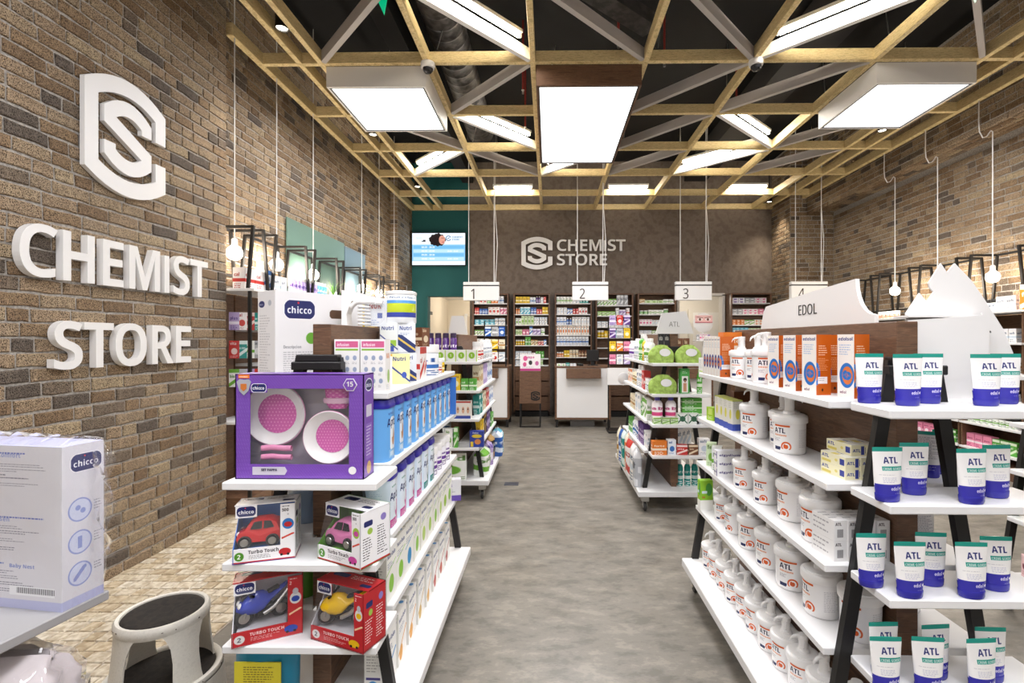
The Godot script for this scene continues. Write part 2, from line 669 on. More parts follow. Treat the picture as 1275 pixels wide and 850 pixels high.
# bricks on a face that starts at o (its foot, at one end), runs along u and looks along n
func lay_bricks(host: Node3D, o: Vector3, u: Vector3, n: Vector3, length: float, y0: float, y1: float, most: int, y_seen: float) -> void:
	var all := []
	var row := int(floor(y0 / 0.0745))
	while (row + 1) * 0.0745 <= y1:
		var x := 0.0
		var first := true
		while x < length - 0.03:
			var len: float = [0.195, 0.195, 0.175, 0.15, 0.095, 0.095, 0.195][rng.randi() % 7]
			if first:
				len = [0.195, 0.095, 0.15][(row + rng.randi() % 2) % 3]
				first = false
			len = minf(len, length - x)
			if length - x - len < 0.05:
				len = length - x
			var c := o + u * (x + len / 2.0) + Vector3(0, row * 0.0745 + 0.037, 0)
			var d := -c.z
			var score := 0.0
			if d > 0.4:
				var px := 684.0 + c.x / d * 610.0
				var py := 424.0 - (c.y - 1.4) / d * 610.0
				if px > -10 and px < 1285 and py > -10 and py < 860 and c.y > y_seen:
					score = (absf(n.dot(c - Vector3(0, 1.4, 0))) / (d * d * d)) * len
			all.append([score, c, len, BRICK_TONES[rng.randi() % 16], rng.randi() % 3])
			x += len + 0.0125
		row += 1
	all.sort_custom(func(a, b): return a[0] > b[0])
	var basis := Basis(u, Vector3.UP, n)
	if basis.determinant() < 0:
		basis = Basis(-u, Vector3.UP, n)
	var field := MB.new()
	for k in all.size():
		var e: Array = all[k]
		var at: Vector3 = e[1] - host.position
		if k < most and e[0] > 0.0:
			var l: float = 0.195
			for w in [0.195, 0.15, 0.095]:
				if absf(w - e[2]) < absf(l - e[2]):
					l = w
			var b := part(host, "brick", brick_mesh(l, e[4]), M["brick%d" % e[3]])
			b.transform = Transform3D(basis * Basis.from_scale(Vector3(e[2] / l, 1, 1)), at)
		else:
			field.tint = M["brick%d" % e[3]].albedo_color.srgb_to_linear()
			var hu: Vector3 = u * e[2] / 2.0
			var hy := Vector3(0, 0.032, 0)
			var f := n * 0.009
			var iu := u * 0.004
			var iy := Vector3(0, 0.004, 0)
			field.face([at - hu - hy + f + iu + iy, at - hu + hy + f + iu - iy, at + hu + hy + f - iu - iy, at + hu - hy + f - iu + iy], n)
			field.face([at - hu - hy, at - hu - hy + f + iu + iy, at + hu - hy + f - iu + iy, at + hu - hy], n * 0.3 - Vector3.UP)
			field.face([at - hu + hy, at - hu + hy + f + iu - iy, at + hu + hy + f - iu - iy, at + hu + hy], n * 0.3 + Vector3.UP)
			field.face([at - hu - hy, at - hu + hy, at - hu + hy + f + iu - iy, at - hu - hy + f + iu + iy], n * 0.3 - u)
			field.face([at + hu - hy, at + hu + hy, at + hu + hy + f - iu - iy, at + hu - hy + f - iu + iy], n * 0.3 + u)
	if field.v.size() > 0:
		var s := part(host, "brick_field", field.mesh(), M.brick_mix)
		s.set_meta("kind", "stuff")

func build_room() -> void:
	var top := 4.8
	# floor with the strip of small stone tiles along the lettered wall
	var fl := structure("floor", span(-3.0, 5.2, -0.1, 0.0, 3.2, -13.6), M.floor)
	part(fl, "grout_bed", span(-2.575, -1.585, 0.0, 0.003, 1.6, -3.86), M.grout)
	part(fl, "grout_bed", span(-2.755, -1.585, 0.0, 0.003, -3.86, -8.4), M.grout)
	lay_tiles(fl)
	# lettered brick wall
	var wl := structure("wall_left", span(-0.325, 0.0, 0, top, 3.2, -3.86), M.mortar, Vector3(-2.575, 0, 0))
	lay_bricks(wl, Vector3(-2.575, 0, -3.86), Vector3(0, 0, 1), Vector3(1, 0, 0), 4.6, 0.0, top, 300, 0.0)
	# the recess behind the wall shelving, and the pier at its end
	var wr := structure("wall_left_recess", span(-0.14, 0.0, 0, top, -3.86, -9.5), M.mortar, Vector3(-2.76, 0, 0))
	lay_bricks(wr, Vector3(-2.76, 0, -3.87), Vector3(0, 0, -1), Vector3(1, 0, 0), 4.58, 1.78, top, 300, 2.0)
	var wp := structure("wall_left_pier", span(-0.125, 0.0, 0, top, -8.456, -9.5), M.mortar, Vector3(-2.634, 0, 0))
	lay_bricks(wp, Vector3(-2.634, 0, -8.46), Vector3(0, 0, -1), Vector3(1, 0, 0), 0.87, 1.2, top, 110, 2.3)
	lay_bricks(wp, Vector3(-2.755, 0, -8.456), Vector3(1, 0, 0), Vector3(0, 0, 1), 0.12, 1.2, top, 30, 2.3)
	# right: brick wall, boxed-out bulkhead above it, pier at the far end
	var wx := structure("wall_right", span(0.0, 0.2, 0, top, 3.2, -9.5), M.mortar, Vector3(4.96, 0, 0))
	lay_bricks(wx, Vector3(4.96, 0, -2.6), Vector3(0, 0, -1), Vector3(-1, 0, 0), 6.0, 0.9, 3.65, 300, 1.7)
	var wb := structure("wall_right_bulkhead", span(0.0, 0.46, 3.65, top, 3.2, -8.62), M.mortar, Vector3(4.5, 0, 0))
	lay_bricks(wb, Vector3(4.5, 0, -2.6), Vector3(0, 0, -1), Vector3(-1, 0, 0), 6.0, 3.65, top, 120, 3.6)
	var wq := structure("wall_right_pier", span(0.0, 0.75, 0, top, -8.62, -9.5), M.mortar, Vector3(4.21, 0, 0))
	lay_bricks(wq, Vector3(4.21, 0, -8.63), Vector3(0, 0, -1), Vector3(-1, 0, 0), 0.7, 1.2, top, 80, 2.0)
	lay_bricks(wq, Vector3(4.215, 0, -8.62), Vector3(1, 0, 0), Vector3(0, 0, 1), 0.74, 1.2, top, 150, 2.0)
	# the bulkhead's underside, bricks laid flat
	var soffit := MB.new()
	for j in 6:
		var z := -2.6
		while z > -8.5:
			var len: float = [0.195, 0.15, 0.195, 0.095][rng.randi() % 4]
			soffit.tint = M["brick%d" % BRICK_TONES[rng.randi() % 16]].albedo_color.srgb_to_linear()
			soffit.bevel(Vector3(0.04 + j * 0.0755, 3.646, z - len / 2), Vector3(0.062, 0.012, len), 0.004)
			z -= len + 0.0125
	part(wb, "brick_field", soffit.mesh(), M.brick_mix).set_meta("kind", "stuff")
	# back wall: teal with an opening, then trowelled plaster with a second opening
	var zb := -9.34
	var mb := MB.new()
	mb.box(Vector3(-2.482, top / 2, zb - 0.08), Vector3(0.304, top, 0.16))
	mb.box(Vector3(-1.92, (2.257 + top) / 2, zb - 0.08), Vector3(0.82, top - 2.257, 0.16))
	structure("wall_back_teal", mb.mesh(), M.teal)
	mb = MB.new()
	mb.box(Vector3((-1.516 + 2.43) / 2, top / 2, zb - 0.06), Vector3(2.43 + 1.516, top, 0.16))
	mb.box(Vector3((2.43 + 3.28) / 2, (2.27 + top) / 2, zb - 0.06), Vector3(0.85, top - 2.27, 0.16))
	mb.box(Vector3((3.28 + 4.25) / 2, top / 2, zb - 0.06), Vector3(0.97, top, 0.16))
	structure("wall_back", mb.mesh(), M.stucco)
	mb = MB.new()
	for x in [2.43, 3.28]:
		mb.box(Vector3(x, 1.135, zb - 0.03), Vector3(0.05, 2.27, 0.2))
	mb.box(Vector3(2.855, 2.27, zb - 0.03), Vector3(0.9, 0.05, 0.2))
	structure("trim_1", mb.mesh(), M.plaster)
	mb = MB.new()
	mb.box(Vector3(-2.33, 1.128, zb - 0.03), Vector3(0.04, 2.257, 0.2))
	mb.box(Vector3(-1.92, 2.257, zb - 0.03), Vector3(0.86, 0.03, 0.2))
	structure("trim_2", mb.mesh(), M.teal)
	# rooms behind the two openings
	structure("wall_storeroom", span(-3.0, 1.4, 0, 2.6, -13.2, -13.4), M.cream)
	structure("wall_storeroom_side", span(-2.9, -2.75, 0, 2.6, -9.5, -13.2), M.cream)
	structure("wall_storeroom_partition", span(1.2, 1.4, 0, 2.6, -9.5, -13.2), M.cream)
	structure("wall_office", span(1.4, 5.2, 0, 2.6, -11.4, -11.6), M.plaster)
	structure("wall_office_side", span(4.3, 4.5, 0, 2.6, -9.5, -11.4), M.plaster)
	structure("ceiling_storeroom", span(-3.0, 5.2, 2.5, 2.7, -9.5, -13.4), M.white)
	var dr := structure("door_1", span(-2.2, -1.45, 0, 2.05, -13.1, -13.2), mat("cdbfae", 0.6))
	part(dr, "door_frame", span(-2.27, -2.2, 0, 2.12, -13.08, -13.2), M.white)
	var dd := structure("door_2", span(-2.74, -2.66, 0, 1.98, -10.0, -10.9), mat("33281f", 0.6))
	part(dd, "door_frame", span(-2.745, -2.63, 1.98, 2.05, -9.9, -11.0), M.metal_black)
	var do := structure("door_3", span(3.3, 4.1, 0, 2.05, -11.32, -11.4), M.white)
	part(do, "door_frame", span(3.2, 3.3, 0, 2.12, -11.3, -11.4), M.plaster)
	# behind the camera
	structure("wall_front", span(-3.0, 5.2, 0, top, 3.2, 3.4), M.white)

func lay_tiles(fl: Node3D) -> void:
	var shapes := []
	for k in 4:
		var mb := MB.new()
		var r := RandomNumberGenerator.new()
		r.seed = 90 + k
		var a := []
		for p in [[-1, -1], [-1, 1], [1, 1], [1, -1]]:
			a.append(Vector3(p[0] * 0.5 + r.randf_range(-0.03, 0.03), 0, p[1] * 0.5 + r.randf_range(-0.03, 0.03)))
		var b := []
		for q in a:
			b.append(Vector3(q.x * 0.93, 1.0, q.z * 0.93))
		mb.face(b, Vector3.UP)
		for i in 4:
			mb.face([a[i], b[i], b[(i + 1) % 4], a[(i + 1) % 4]], a[i] + a[(i + 1) % 4] + Vector3(0, 0.2, 0))
		shapes.append(mb.mesh())
	var all := []
	var z := 1.2
	while z > -8.3:
		var dz := rng.randf_range(0.07, 0.085)
		var x := -2.57 if z > -3.9 else -2.75
		x += rng.randf_range(-0.02, 0.0)
		while x < -1.6:
			var dx: float = [0.06, 0.07, 0.085, 0.1][rng.randi() % 4]
			dx = minf(dx, -1.588 - x)
			if -1.588 - x - dx < 0.03:
				dx = -1.588 - x
			if x + dx / 2 > -2.56 or z < -3.95:
				var c := Vector3(x + dx / 2, 0.002, z - dz / 2)
				var d := -c.z
				var score := 0.0
				if d > 0.8:
					var px := 684.0 + c.x / d * 610.0
					var py := 424.0 + 1.4 / d * 610.0
					if px > -10 and px < 290 and py < 860:
						score = dx * dz / d / d / d
				all.append([score, c, dx - 0.006, dz - 0.006])
			x += dx
		z -= dz
	all.sort_custom(func(a, b): return a[0] > b[0])
	var field := MB.new()
	for k in all.size():
		var e: Array = all[k]
		var t := rng.randi() % 6
		if k < 300 and e[0] > 0.0:
			var b := part(fl, "tile", shapes[rng.randi() % 4], M["tile%d" % t])
			b.transform = Transform3D(Basis.from_scale(Vector3(e[2], 0.006 + rng.randf() * 0.002, e[3])), e[1])
		else:
			field.tint = M["tile%d" % t].albedo_color.srgb_to_linear()
			field.box(e[1] + Vector3(0, 0.0035, 0), Vector3(e[2], 0.007, e[3]))
	part(fl, "tile_field", field.mesh(), M.tile_mix).set_meta("kind", "stuff")

# ------------------------------------------------------------------ ceiling
const GX := [-2.05, -1.096, -0.148, 0.86, 1.82, 2.89, 3.83]
const GZ := [-3.38, -4.385, -5.39, -6.4, -7.39, -8.4, -9.38]   # index 0 is the row nearest the entrance
const GB := 3.88
const GH := 0.105

func build_ceiling() -> void:
	var top := 4.8
	var ce := structure("ceiling", span(-3.0, 5.2, top, top + 0.15, 3.4, -9.5), M.black)
	# timber grid
	var grid := Node3D.new()
	grid.name = "timber_grid"
	ce.add_child(grid)
	var yc := GB + GH / 2
	for x in [-2.24] + GX + [4.1]:
		part(grid, "beam", span(-0.024, 0.024, -GH / 2, GH / 2, 2.4, -9.32, 0.003), M.oak, Vector3(x, yc, 0))
	part(grid, "beam", span(-0.03, 0.03, -GH / 2, GH / 2, -3.94, -9.32, 0.003), M.oak, Vector3(-2.6, yc, 0))
	part(grid, "beam", span(-0.03, 0.03, -GH / 2, GH / 2, 2.4, -9.32, 0.003), M.oak, Vector3(4.44, yc, 0))
	for z in [1.63, 0.63, -0.37, -1.37, -2.37] + GZ:
		var x0 := -2.57 if z > -3.9 else -2.63
		part(grid, "cross_beam", span(x0, 4.47, -GH / 2 + 0.002, GH / 2 - 0.002, -0.024, 0.024, 0.003), M.oak, Vector3(0, yc, maxf(z, -9.3)))
	# diagonal members: grid node to grid node (column, row)
	var grey := [[0, 1, 1, 0], [1, 2, 2, 1], [3, 1, 2, 0], [4, 1, 3, 0], [6, 1, 5, 0], [3, 2, 4, 1], [4, 2, 5, 1], [3, 3, 4, 2], [3, 4, 4, 3], [5, 3, 6, 2], [5, 4, 6, 3], [0, 2, 1, 3], [1, 3, 2, 4]]
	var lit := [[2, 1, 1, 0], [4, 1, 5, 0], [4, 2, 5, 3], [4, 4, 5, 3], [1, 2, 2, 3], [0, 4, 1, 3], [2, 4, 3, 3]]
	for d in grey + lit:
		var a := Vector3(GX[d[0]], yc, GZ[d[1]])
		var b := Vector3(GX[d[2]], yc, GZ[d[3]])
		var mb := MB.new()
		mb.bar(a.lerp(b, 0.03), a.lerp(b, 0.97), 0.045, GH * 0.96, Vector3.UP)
		part(grid, "diagonal_beam", mb.mesh(), M.beam_grey if not d in lit else M.white)  # members beside tubes get white in place of grey, for the light on them
	var n := 0
	for d in lit:
		tube_light(Vector3(GX[d[0]], GB, GZ[d[1]]), Vector3(GX[d[2]], GB, GZ[d[3]]), "tube light along a diagonal ceiling member coloured white as if lit")
	for k in [[1, 2], [3, 4], [5, 6]]:
		tube_light(Vector3(GX[k[0]], GB, GZ[5]), Vector3(GX[k[1]], GB, GZ[5]), "tube light along a timber cross beam before the plaster wall")
	for k in [[0, 1, 1.63], [2, 3, 0.63], [4, 5, 1.63], [3, 4, -1.37], [0, 1, -1.37]]:
		tube_light(Vector3(GX[k[0]], GB, k[2]), Vector3(GX[k[1]], GB, k[2]), "tube light along a timber cross beam over the entrance")
	# hangers
	for c in [[0, 2], [1, 1], [1, 3], [2, 2], [3, 1], [3, 3], [4, 2], [4, 4], [5, 1], [5, 2], [6, 2], [6, 4], [2, 4]]:
		part(grid, "hanger_wire", corded([Vector3(GX[c[0]] + 0.1, GB + GH, GZ[c[1]] + 0.05), Vector3(GX[c[0]] + 0.22, top, GZ[c[1]] - 0.25)], 0.005, 5), M.metal)
	# services above the grid
	var duct := []
	var zz := -3.0
	while zz > -7.0:
		duct.append([0.18, zz])
		duct.append([0.18, zz - 0.12])
		duct.append([0.186, zz - 0.13])
		duct.append([0.186, zz - 0.145])
		duct.append([0.18, zz - 0.155])
		zz -= 0.16
	var t := thing("air_duct", "round grey ribbed air duct running above the timber grid", "duct", Vector3(-0.98, 4.38, 0))
	var o := part(t, "pipe", turned(duct.map(func(e): return [e[0], -e[1]]), 24), M.duct)
	o.rotation.x = -PI / 2
	part(t, "end_box", span(-0.2, 0.2, -0.22, 0.2, -7.0, -7.35), M.duct)
	t = thing("air_duct", "slim dark air duct above the grid near the brick lettering", "duct", Vector3(-1.55, 4.5, 0))
	part(t, "casing", span(-0.1, 0.1, -0.1, 0.1, 2.0, -9.3), M.duct_dark)
	t = thing("air_duct", "wide rectangular dark duct crossing above the timber grid", "duct", Vector3(0, 4.5, -3.75))
	part(t, "casing", span(0.0, 1.95, -0.12, 0.12, -0.2, 0.2), M.duct_dark)
	t = thing("air_duct", "slanting grey duct branch above the central lamp", "duct", Vector3(0.35, 4.27, -4.0), deg_to_rad(40))
	part(t, "casing", span(-0.75, 0.75, -0.06, 0.06, -0.09, 0.09), M.duct)
	t = thing("air_duct", "long dark duct running above the grid beyond the central lamp", "duct", Vector3(2.75, 4.55, 0))
	part(t, "casing", span(-0.2, 0.2, -0.14, 0.14, 2.0, -9.3), M.duct_dark)
	for p in [[-0.28, -5.2], [-0.3, -6.1], [0.62, -4.4], [1.1, -4.7], [2.05, -5.4]]:
		t = thing("sprinkler_pipe", "thin red sprinkler drop pipe above the timber grid", "pipe", Vector3(p[0], 4.05, p[1]), 0.0, "sprinkler drops above the grid")
		part(t, "pipe", corded([Vector3.ZERO, Vector3(0, 0.75, 0)], 0.011, 8), mat("8e2a22", 0.5))
		part(t, "head", turned([[0.0, -0.03], [0.012, -0.03], [0.012, 0.0], [0.018, 0.01], [0.0, 0.01]], 10), M.metal)

func tube_light(a: Vector3, b: Vector3, label: String) -> void:
	var mid := (a + b) / 2.0
	var dir := (b - a).normalized()
	var len := (b - a).length() * 0.72
	var side := dir.cross(Vector3.UP)
	if side.z < 0:
		side = -side
	var t := thing("tube_light", label, "light", mid + side * 0.05 + Vector3(0, GH + 0.035, 0), atan2(-dir.z, dir.x), "tube lights in the ceiling grid")
	part(t, "housing", span(-len / 2, len / 2, 0.012, 0.045, -0.03, 0.03, 0.004), M.white)
	for s in [-1, 1]:
		part(t, "end_cap", block(Vector3(0.03, 0.04, 0.03), 0.004), M.white, Vector3(s * (len / 2 - 0.015), 0.0, 0))
	var tube := MB.new()
	tube.cord([Vector3(-len / 2 + 0.03, -0.008, 0), Vector3(len / 2 - 0.03, -0.008, 0)], 0.019, 10)
	part(t, "tube", tube.mesh(), M.tube_glow)
	var l := AreaLight3D.new()
	l.name = "tube_lamp"
	l.area_size = Vector2(len - 0.06, 0.036)
	l.area_normalize_energy = true
	l.light_color = Color("fffaf2")
	l.light_energy = TUBE
	l.area_range = 12.0
	l.shadow_enabled = true
	l.position = Vector3(0, -0.03, 0)
	l.rotation.x = -PI / 2
	t.add_child(l)

const TUBE := 1.4
const PANEL := 4.6

func lamp_panel(x0: float, x1: float, z0: float, z1: float, y: float, wood: bool, label: String) -> void:
	var c := Vector3((x0 + x1) / 2, y, (z0 + z1) / 2)
	var t := thing("ceiling_lamp", label, "light", c)
	var w := absf(x1 - x0)
	var d := absf(z1 - z0)
	var h := GB - y
	var m: Material = M.walnut if wood else M.white
	for s in [-1.0, 1.0]:
		part(t, "side_panel", span(s * w / 2, s * (w / 2 - 0.018), 0, h, -d / 2, d / 2), m)
		part(t, "side_panel", span(-w / 2 + 0.018, w / 2 - 0.018, 0, h, s * d / 2, s * (d / 2 - 0.018)), m)
	var rim := MB.new()
	for s in [-1.0, 1.0]:
		rim.box(Vector3(s * (w / 2 - 0.024), 0.004, 0), Vector3(0.012, 0.01, d - 0.036))
		rim.box(Vector3(0, 0.004, s * (d / 2 - 0.024)), Vector3(w - 0.06, 0.01, 0.012))
	part(t, "rim", rim.mesh(), M.metal_black)
	part(t, "top_panel", span(-w / 2 + 0.018, w / 2 - 0.018, h - 0.02, h, -d / 2 + 0.018, d / 2 - 0.018), m)
	part(t, "diffuser", span(-w / 2 + 0.03, w / 2 - 0.03, 0.008, 0.014, -d / 2 + 0.03, d / 2 - 0.03), M.panel_glow)
	var l := AreaLight3D.new()
	l.name = "panel_lamp"
	l.area_size = Vector2(w - 0.07, d - 0.07)
	l.area_normalize_energy = true
	l.light_color = Color("f8f9ff")
	l.light_energy = PANEL * w * d
	l.area_range = 15.0
	l.shadow_enabled = true
	l.position = Vector3(0, 0.004, 0)
	l.rotation.x = -PI / 2
	t.add_child(l)

func pendant(at: Vector3, drop: float, label: String, group: String, loop := false) -> void:
	var t := thing("pendant_bulb", label, "light", at, 0.0, group)
	part(t, "bulb", turned([[0.0, -0.062], [0.03, -0.056], [0.052, -0.036], [0.061, 0.0], [0.054, 0.028], [0.032, 0.052], [0.02, 0.062]], 18), M.bulb)
	part(t, "socket", turned([[0.021, 0.06], [0.023, 0.065], [0.023, 0.11], [0.012, 0.122], [0.0, 0.122]], 14), M.white)
	if loop:
		var p := [Vector3(0, 0.12, 0), Vector3(0, drop, 0), Vector3(-0.02, drop + 0.01, 0.0), Vector3(-0.06, drop - 0.05, 0.0), Vector3(-0.1, drop - 0.065, 0), Vector3(-0.135, drop + 0.0, 0), Vector3(-0.143, drop + 0.1, 0), Vector3(-0.14, drop + 0.35, 0)]
		part(t, "cord", corded(p, 0.006), M.white)
	else:
		part(t, "cord", corded([Vector3(0, 0.12, 0), Vector3(0, drop, 0)], 0.005), M.white)
	var l := OmniLight3D.new()
	l.name = "bulb_lamp"
	l.light_color = Color("fff0dc")
	l.light_energy = 0.38
	l.light_size = 0.05
	l.omni_range = 12.0
	l.shadow_enabled = true
	t.add_child(l)

func build_lights() -> void:
	lamp_panel(-0.12, 0.83, -4.41, -6.36, 3.695, true, "long walnut-sided ceiling lamp with a square of white light, over the aisle")
	lamp_panel(-2.02, -1.12, -4.41, -5.36, 3.695, false, "white box ceiling lamp beside the brick wall with the emblem")
	lamp_panel(2.92, 3.8, -4.41, -5.36, 3.695, false, "white box ceiling lamp near the brick wall with the bulkhead")
	lamp_panel(-0.12, 0.83, 0.6, -1.34, 3.695, true, "extra unseen walnut-sided ceiling lamp over the entrance end of the aisle")  # this and the next two: extra lamps added out of view overhead
	lamp_panel(-2.02, -1.12, -0.4, -1.34, 3.695, false, "extra unseen white box ceiling lamp over the entrance beside the brick lettering")
	lamp_panel(2.92, 3.8, -0.4, -1.34, 3.695, false, "extra unseen white box ceiling lamp over the entrance near the plain brick wall")
	for k in 3:
		lamp_panel([-2.02, -0.12, 2.92][k], [-1.12, 0.83, 3.8][k], 2.3, 1.66, 3.695, false, "added unseen fill lamp box by the front wall, %s" % ["brick lettering side", "over the aisle", "plain brick side"][k])  # lamps added out of view as fill for the shelf fronts
	for z in [-3.98, -4.6, -5.317, -6.7, -7.39, -8.11]:
		pendant(Vector3(-2.58, 2.12, z), 2.68, "bare round pendant bulb on a white cord before the recessed brick wall", "pendant bulbs over the wall shelves with the blister packs")
	for z in [-4.4, -5.126, -5.845, -6.558]:
		pendant(Vector3(4.58, 2.06, z), 1.5, "bare round pendant bulb on a looped white cord under the brick bulkhead", "pendant bulbs under the bulkhead", true)
	for p in [[-2.145, -3.9], [-2.145, -5.93], [-2.145, -7.94], [3.97, -5.9], [3.97, -8.9], [3.97, -3.9]]:
		var t := thing("spotlight", "small black ceiling spotlight between the two outer grid beams", "light", Vector3(p[0], GB + 0.02, p[1]), 0.0, "small spotlights along the walls")
		part(t, "can", turned([[0.045, 0.0], [0.05, 0.0], [0.05, 0.12], [0.0, 0.12]], 16), M.metal_black)
		part(t, "lens", turned([[0.0, 0.006], [0.042, 0.01], [0.044, 0.02]], 16), glow("fff4dd", 10.0))
		part(t, "stem", corded([Vector3(0, 0.12, 0), Vector3(0, 0.9, 0)], 0.008), M.metal_black)
		var l := SpotLight3D.new()
		l.name = "spot_lamp"
		l.light_energy = 2.5
		l.light_color = Color("fff0d8")
		l.spot_angle = 42
		l.spot_range = 12
		l.light_size = 0.04
		l.shadow_enabled = true
		l.position.y = -0.005
		l.rotation.x = -PI / 2
		t.add_child(l)
	# lamps of the rooms behind
	for p in [[-1.7, -12.0], [2.9, -10.4], [-0.6, -10.8]]:
		var t := thing("round_ceiling_lamp", "round flush ceiling lamp in the room behind the %s doorway" % ("white" if p[0] > 0 else "teal"), "light", Vector3(p[0], 2.44, p[1]), 0.0, "flush lamps in the back rooms")
		part(t, "base", turned([[0.16, 0.03], [0.17, 0.05], [0.0, 0.06]], 24), M.white)
		part(t, "dome", turned([[0.0, -0.03], [0.08, -0.022], [0.14, 0.0], [0.16, 0.03]], 24), glow("fff8ea", 2.0))
		var l := OmniLight3D.new()
		l.name = "dome_lamp"
		l.light_energy = 0.7
		l.light_color = Color("fff4e2")
		l.light_size = 0.1
		l.omni_range = 12
		l.shadow_enabled = true
		l.position.y = -0.15
		t.add_child(l)
	# cameras on the grid
	for x in [GX[1], GX[4]]:
		var t := thing("security_camera", "white dome security camera under the grid beside the %s" % ("white box lamp by the emblem" if x < 0 else "diagonal tube light"), "camera", Vector3(x + 0.01, GB, GZ[1] + 0.02))
		part(t, "housing", turned([[0.0, 0.0], [0.062, 0.0], [0.064, -0.02], [0.058, -0.045], [0.045, -0.05]], 20), M.white)
		part(t, "dome", turned([[0.046, -0.048], [0.044, -0.066], [0.03, -0.086], [0.0, -0.093]], 18), mat("2a2a2e", 0.15))
		part(t, "lens", turned([[0.014, 0.0], [0.014, -0.012], [0.0, -0.014]], 12), M.metal_black, Vector3(0.02, -0.078, 0.03))
	# hanging exit signs whose lower tips show
	for p in [[-1.22, 3.86, -3.6, "00a878", "green glass exit sign tip hanging among the dark ducts"], [3.05, 3.875, -3.55, "d9efe2", "pale exit sign tip hanging over the far corner of the grid"]]:
		var s := solo("exit_sign", p[4], "sign", plate([Vector2(0, 0), Vector2(0.03, 0.16), Vector2(-0.1, 0.22)], 0.012), glow(p[3], 0.8), Vector3(p[0], p[1] - 0.055, p[2]))
		part(s, "wire", corded([Vector3(-0.04, 0.19, 0), Vector3(-0.04, 0.83, 0)], 0.004), M.metal)

# ------------------------------------------------------------------ lettering
# one mesh per letter, laid along +x from the origin; width fitted to w
func letters(parent: Node3D, text: String, cap: float, w: float, depth: float, m: Material, f: Font, base := Vector3.ZERO) -> void:
	var px := cap / 0.714 / 100.0
	var stem := cap * (0.2 if f == bold else (0.175 if f == medium else 0.13))
	var adv := []
	var total := 0.0
	for k in text.length():
		var a: float = stem * 1.95 if text[k] == "I" else f.get_string_size(text[k], HORIZONTAL_ALIGNMENT_LEFT, -1, 100).x * px
		adv.append(a)
		total += a
	var sx := w / total
	var x := 0.0
	for k in text.length():
		if text[k] == "I":
			part(parent, "letter", block(Vector3(stem * sx, cap, depth)), m, base + Vector3(x + adv[k] * sx / 2, cap / 2, depth / 2))
		elif text[k] != " ":
			var tm := TextMesh.new()
			tm.text = text[k]
			tm.font = f
			tm.font_size = 100
			tm.pixel_size = px
			tm.depth = depth
			tm.curve_step = 1.0
			tm.horizontal_alignment = HORIZONTAL_ALIGNMENT_LEFT
			tm.vertical_alignment = VERTICAL_ALIGNMENT_BOTTOM
			var o := part(parent, "letter", tm, m, base + Vector3(x, -f.get_descent(100) * px, depth / 2))
			o.scale.x = sx
		x += adv[k] * sx

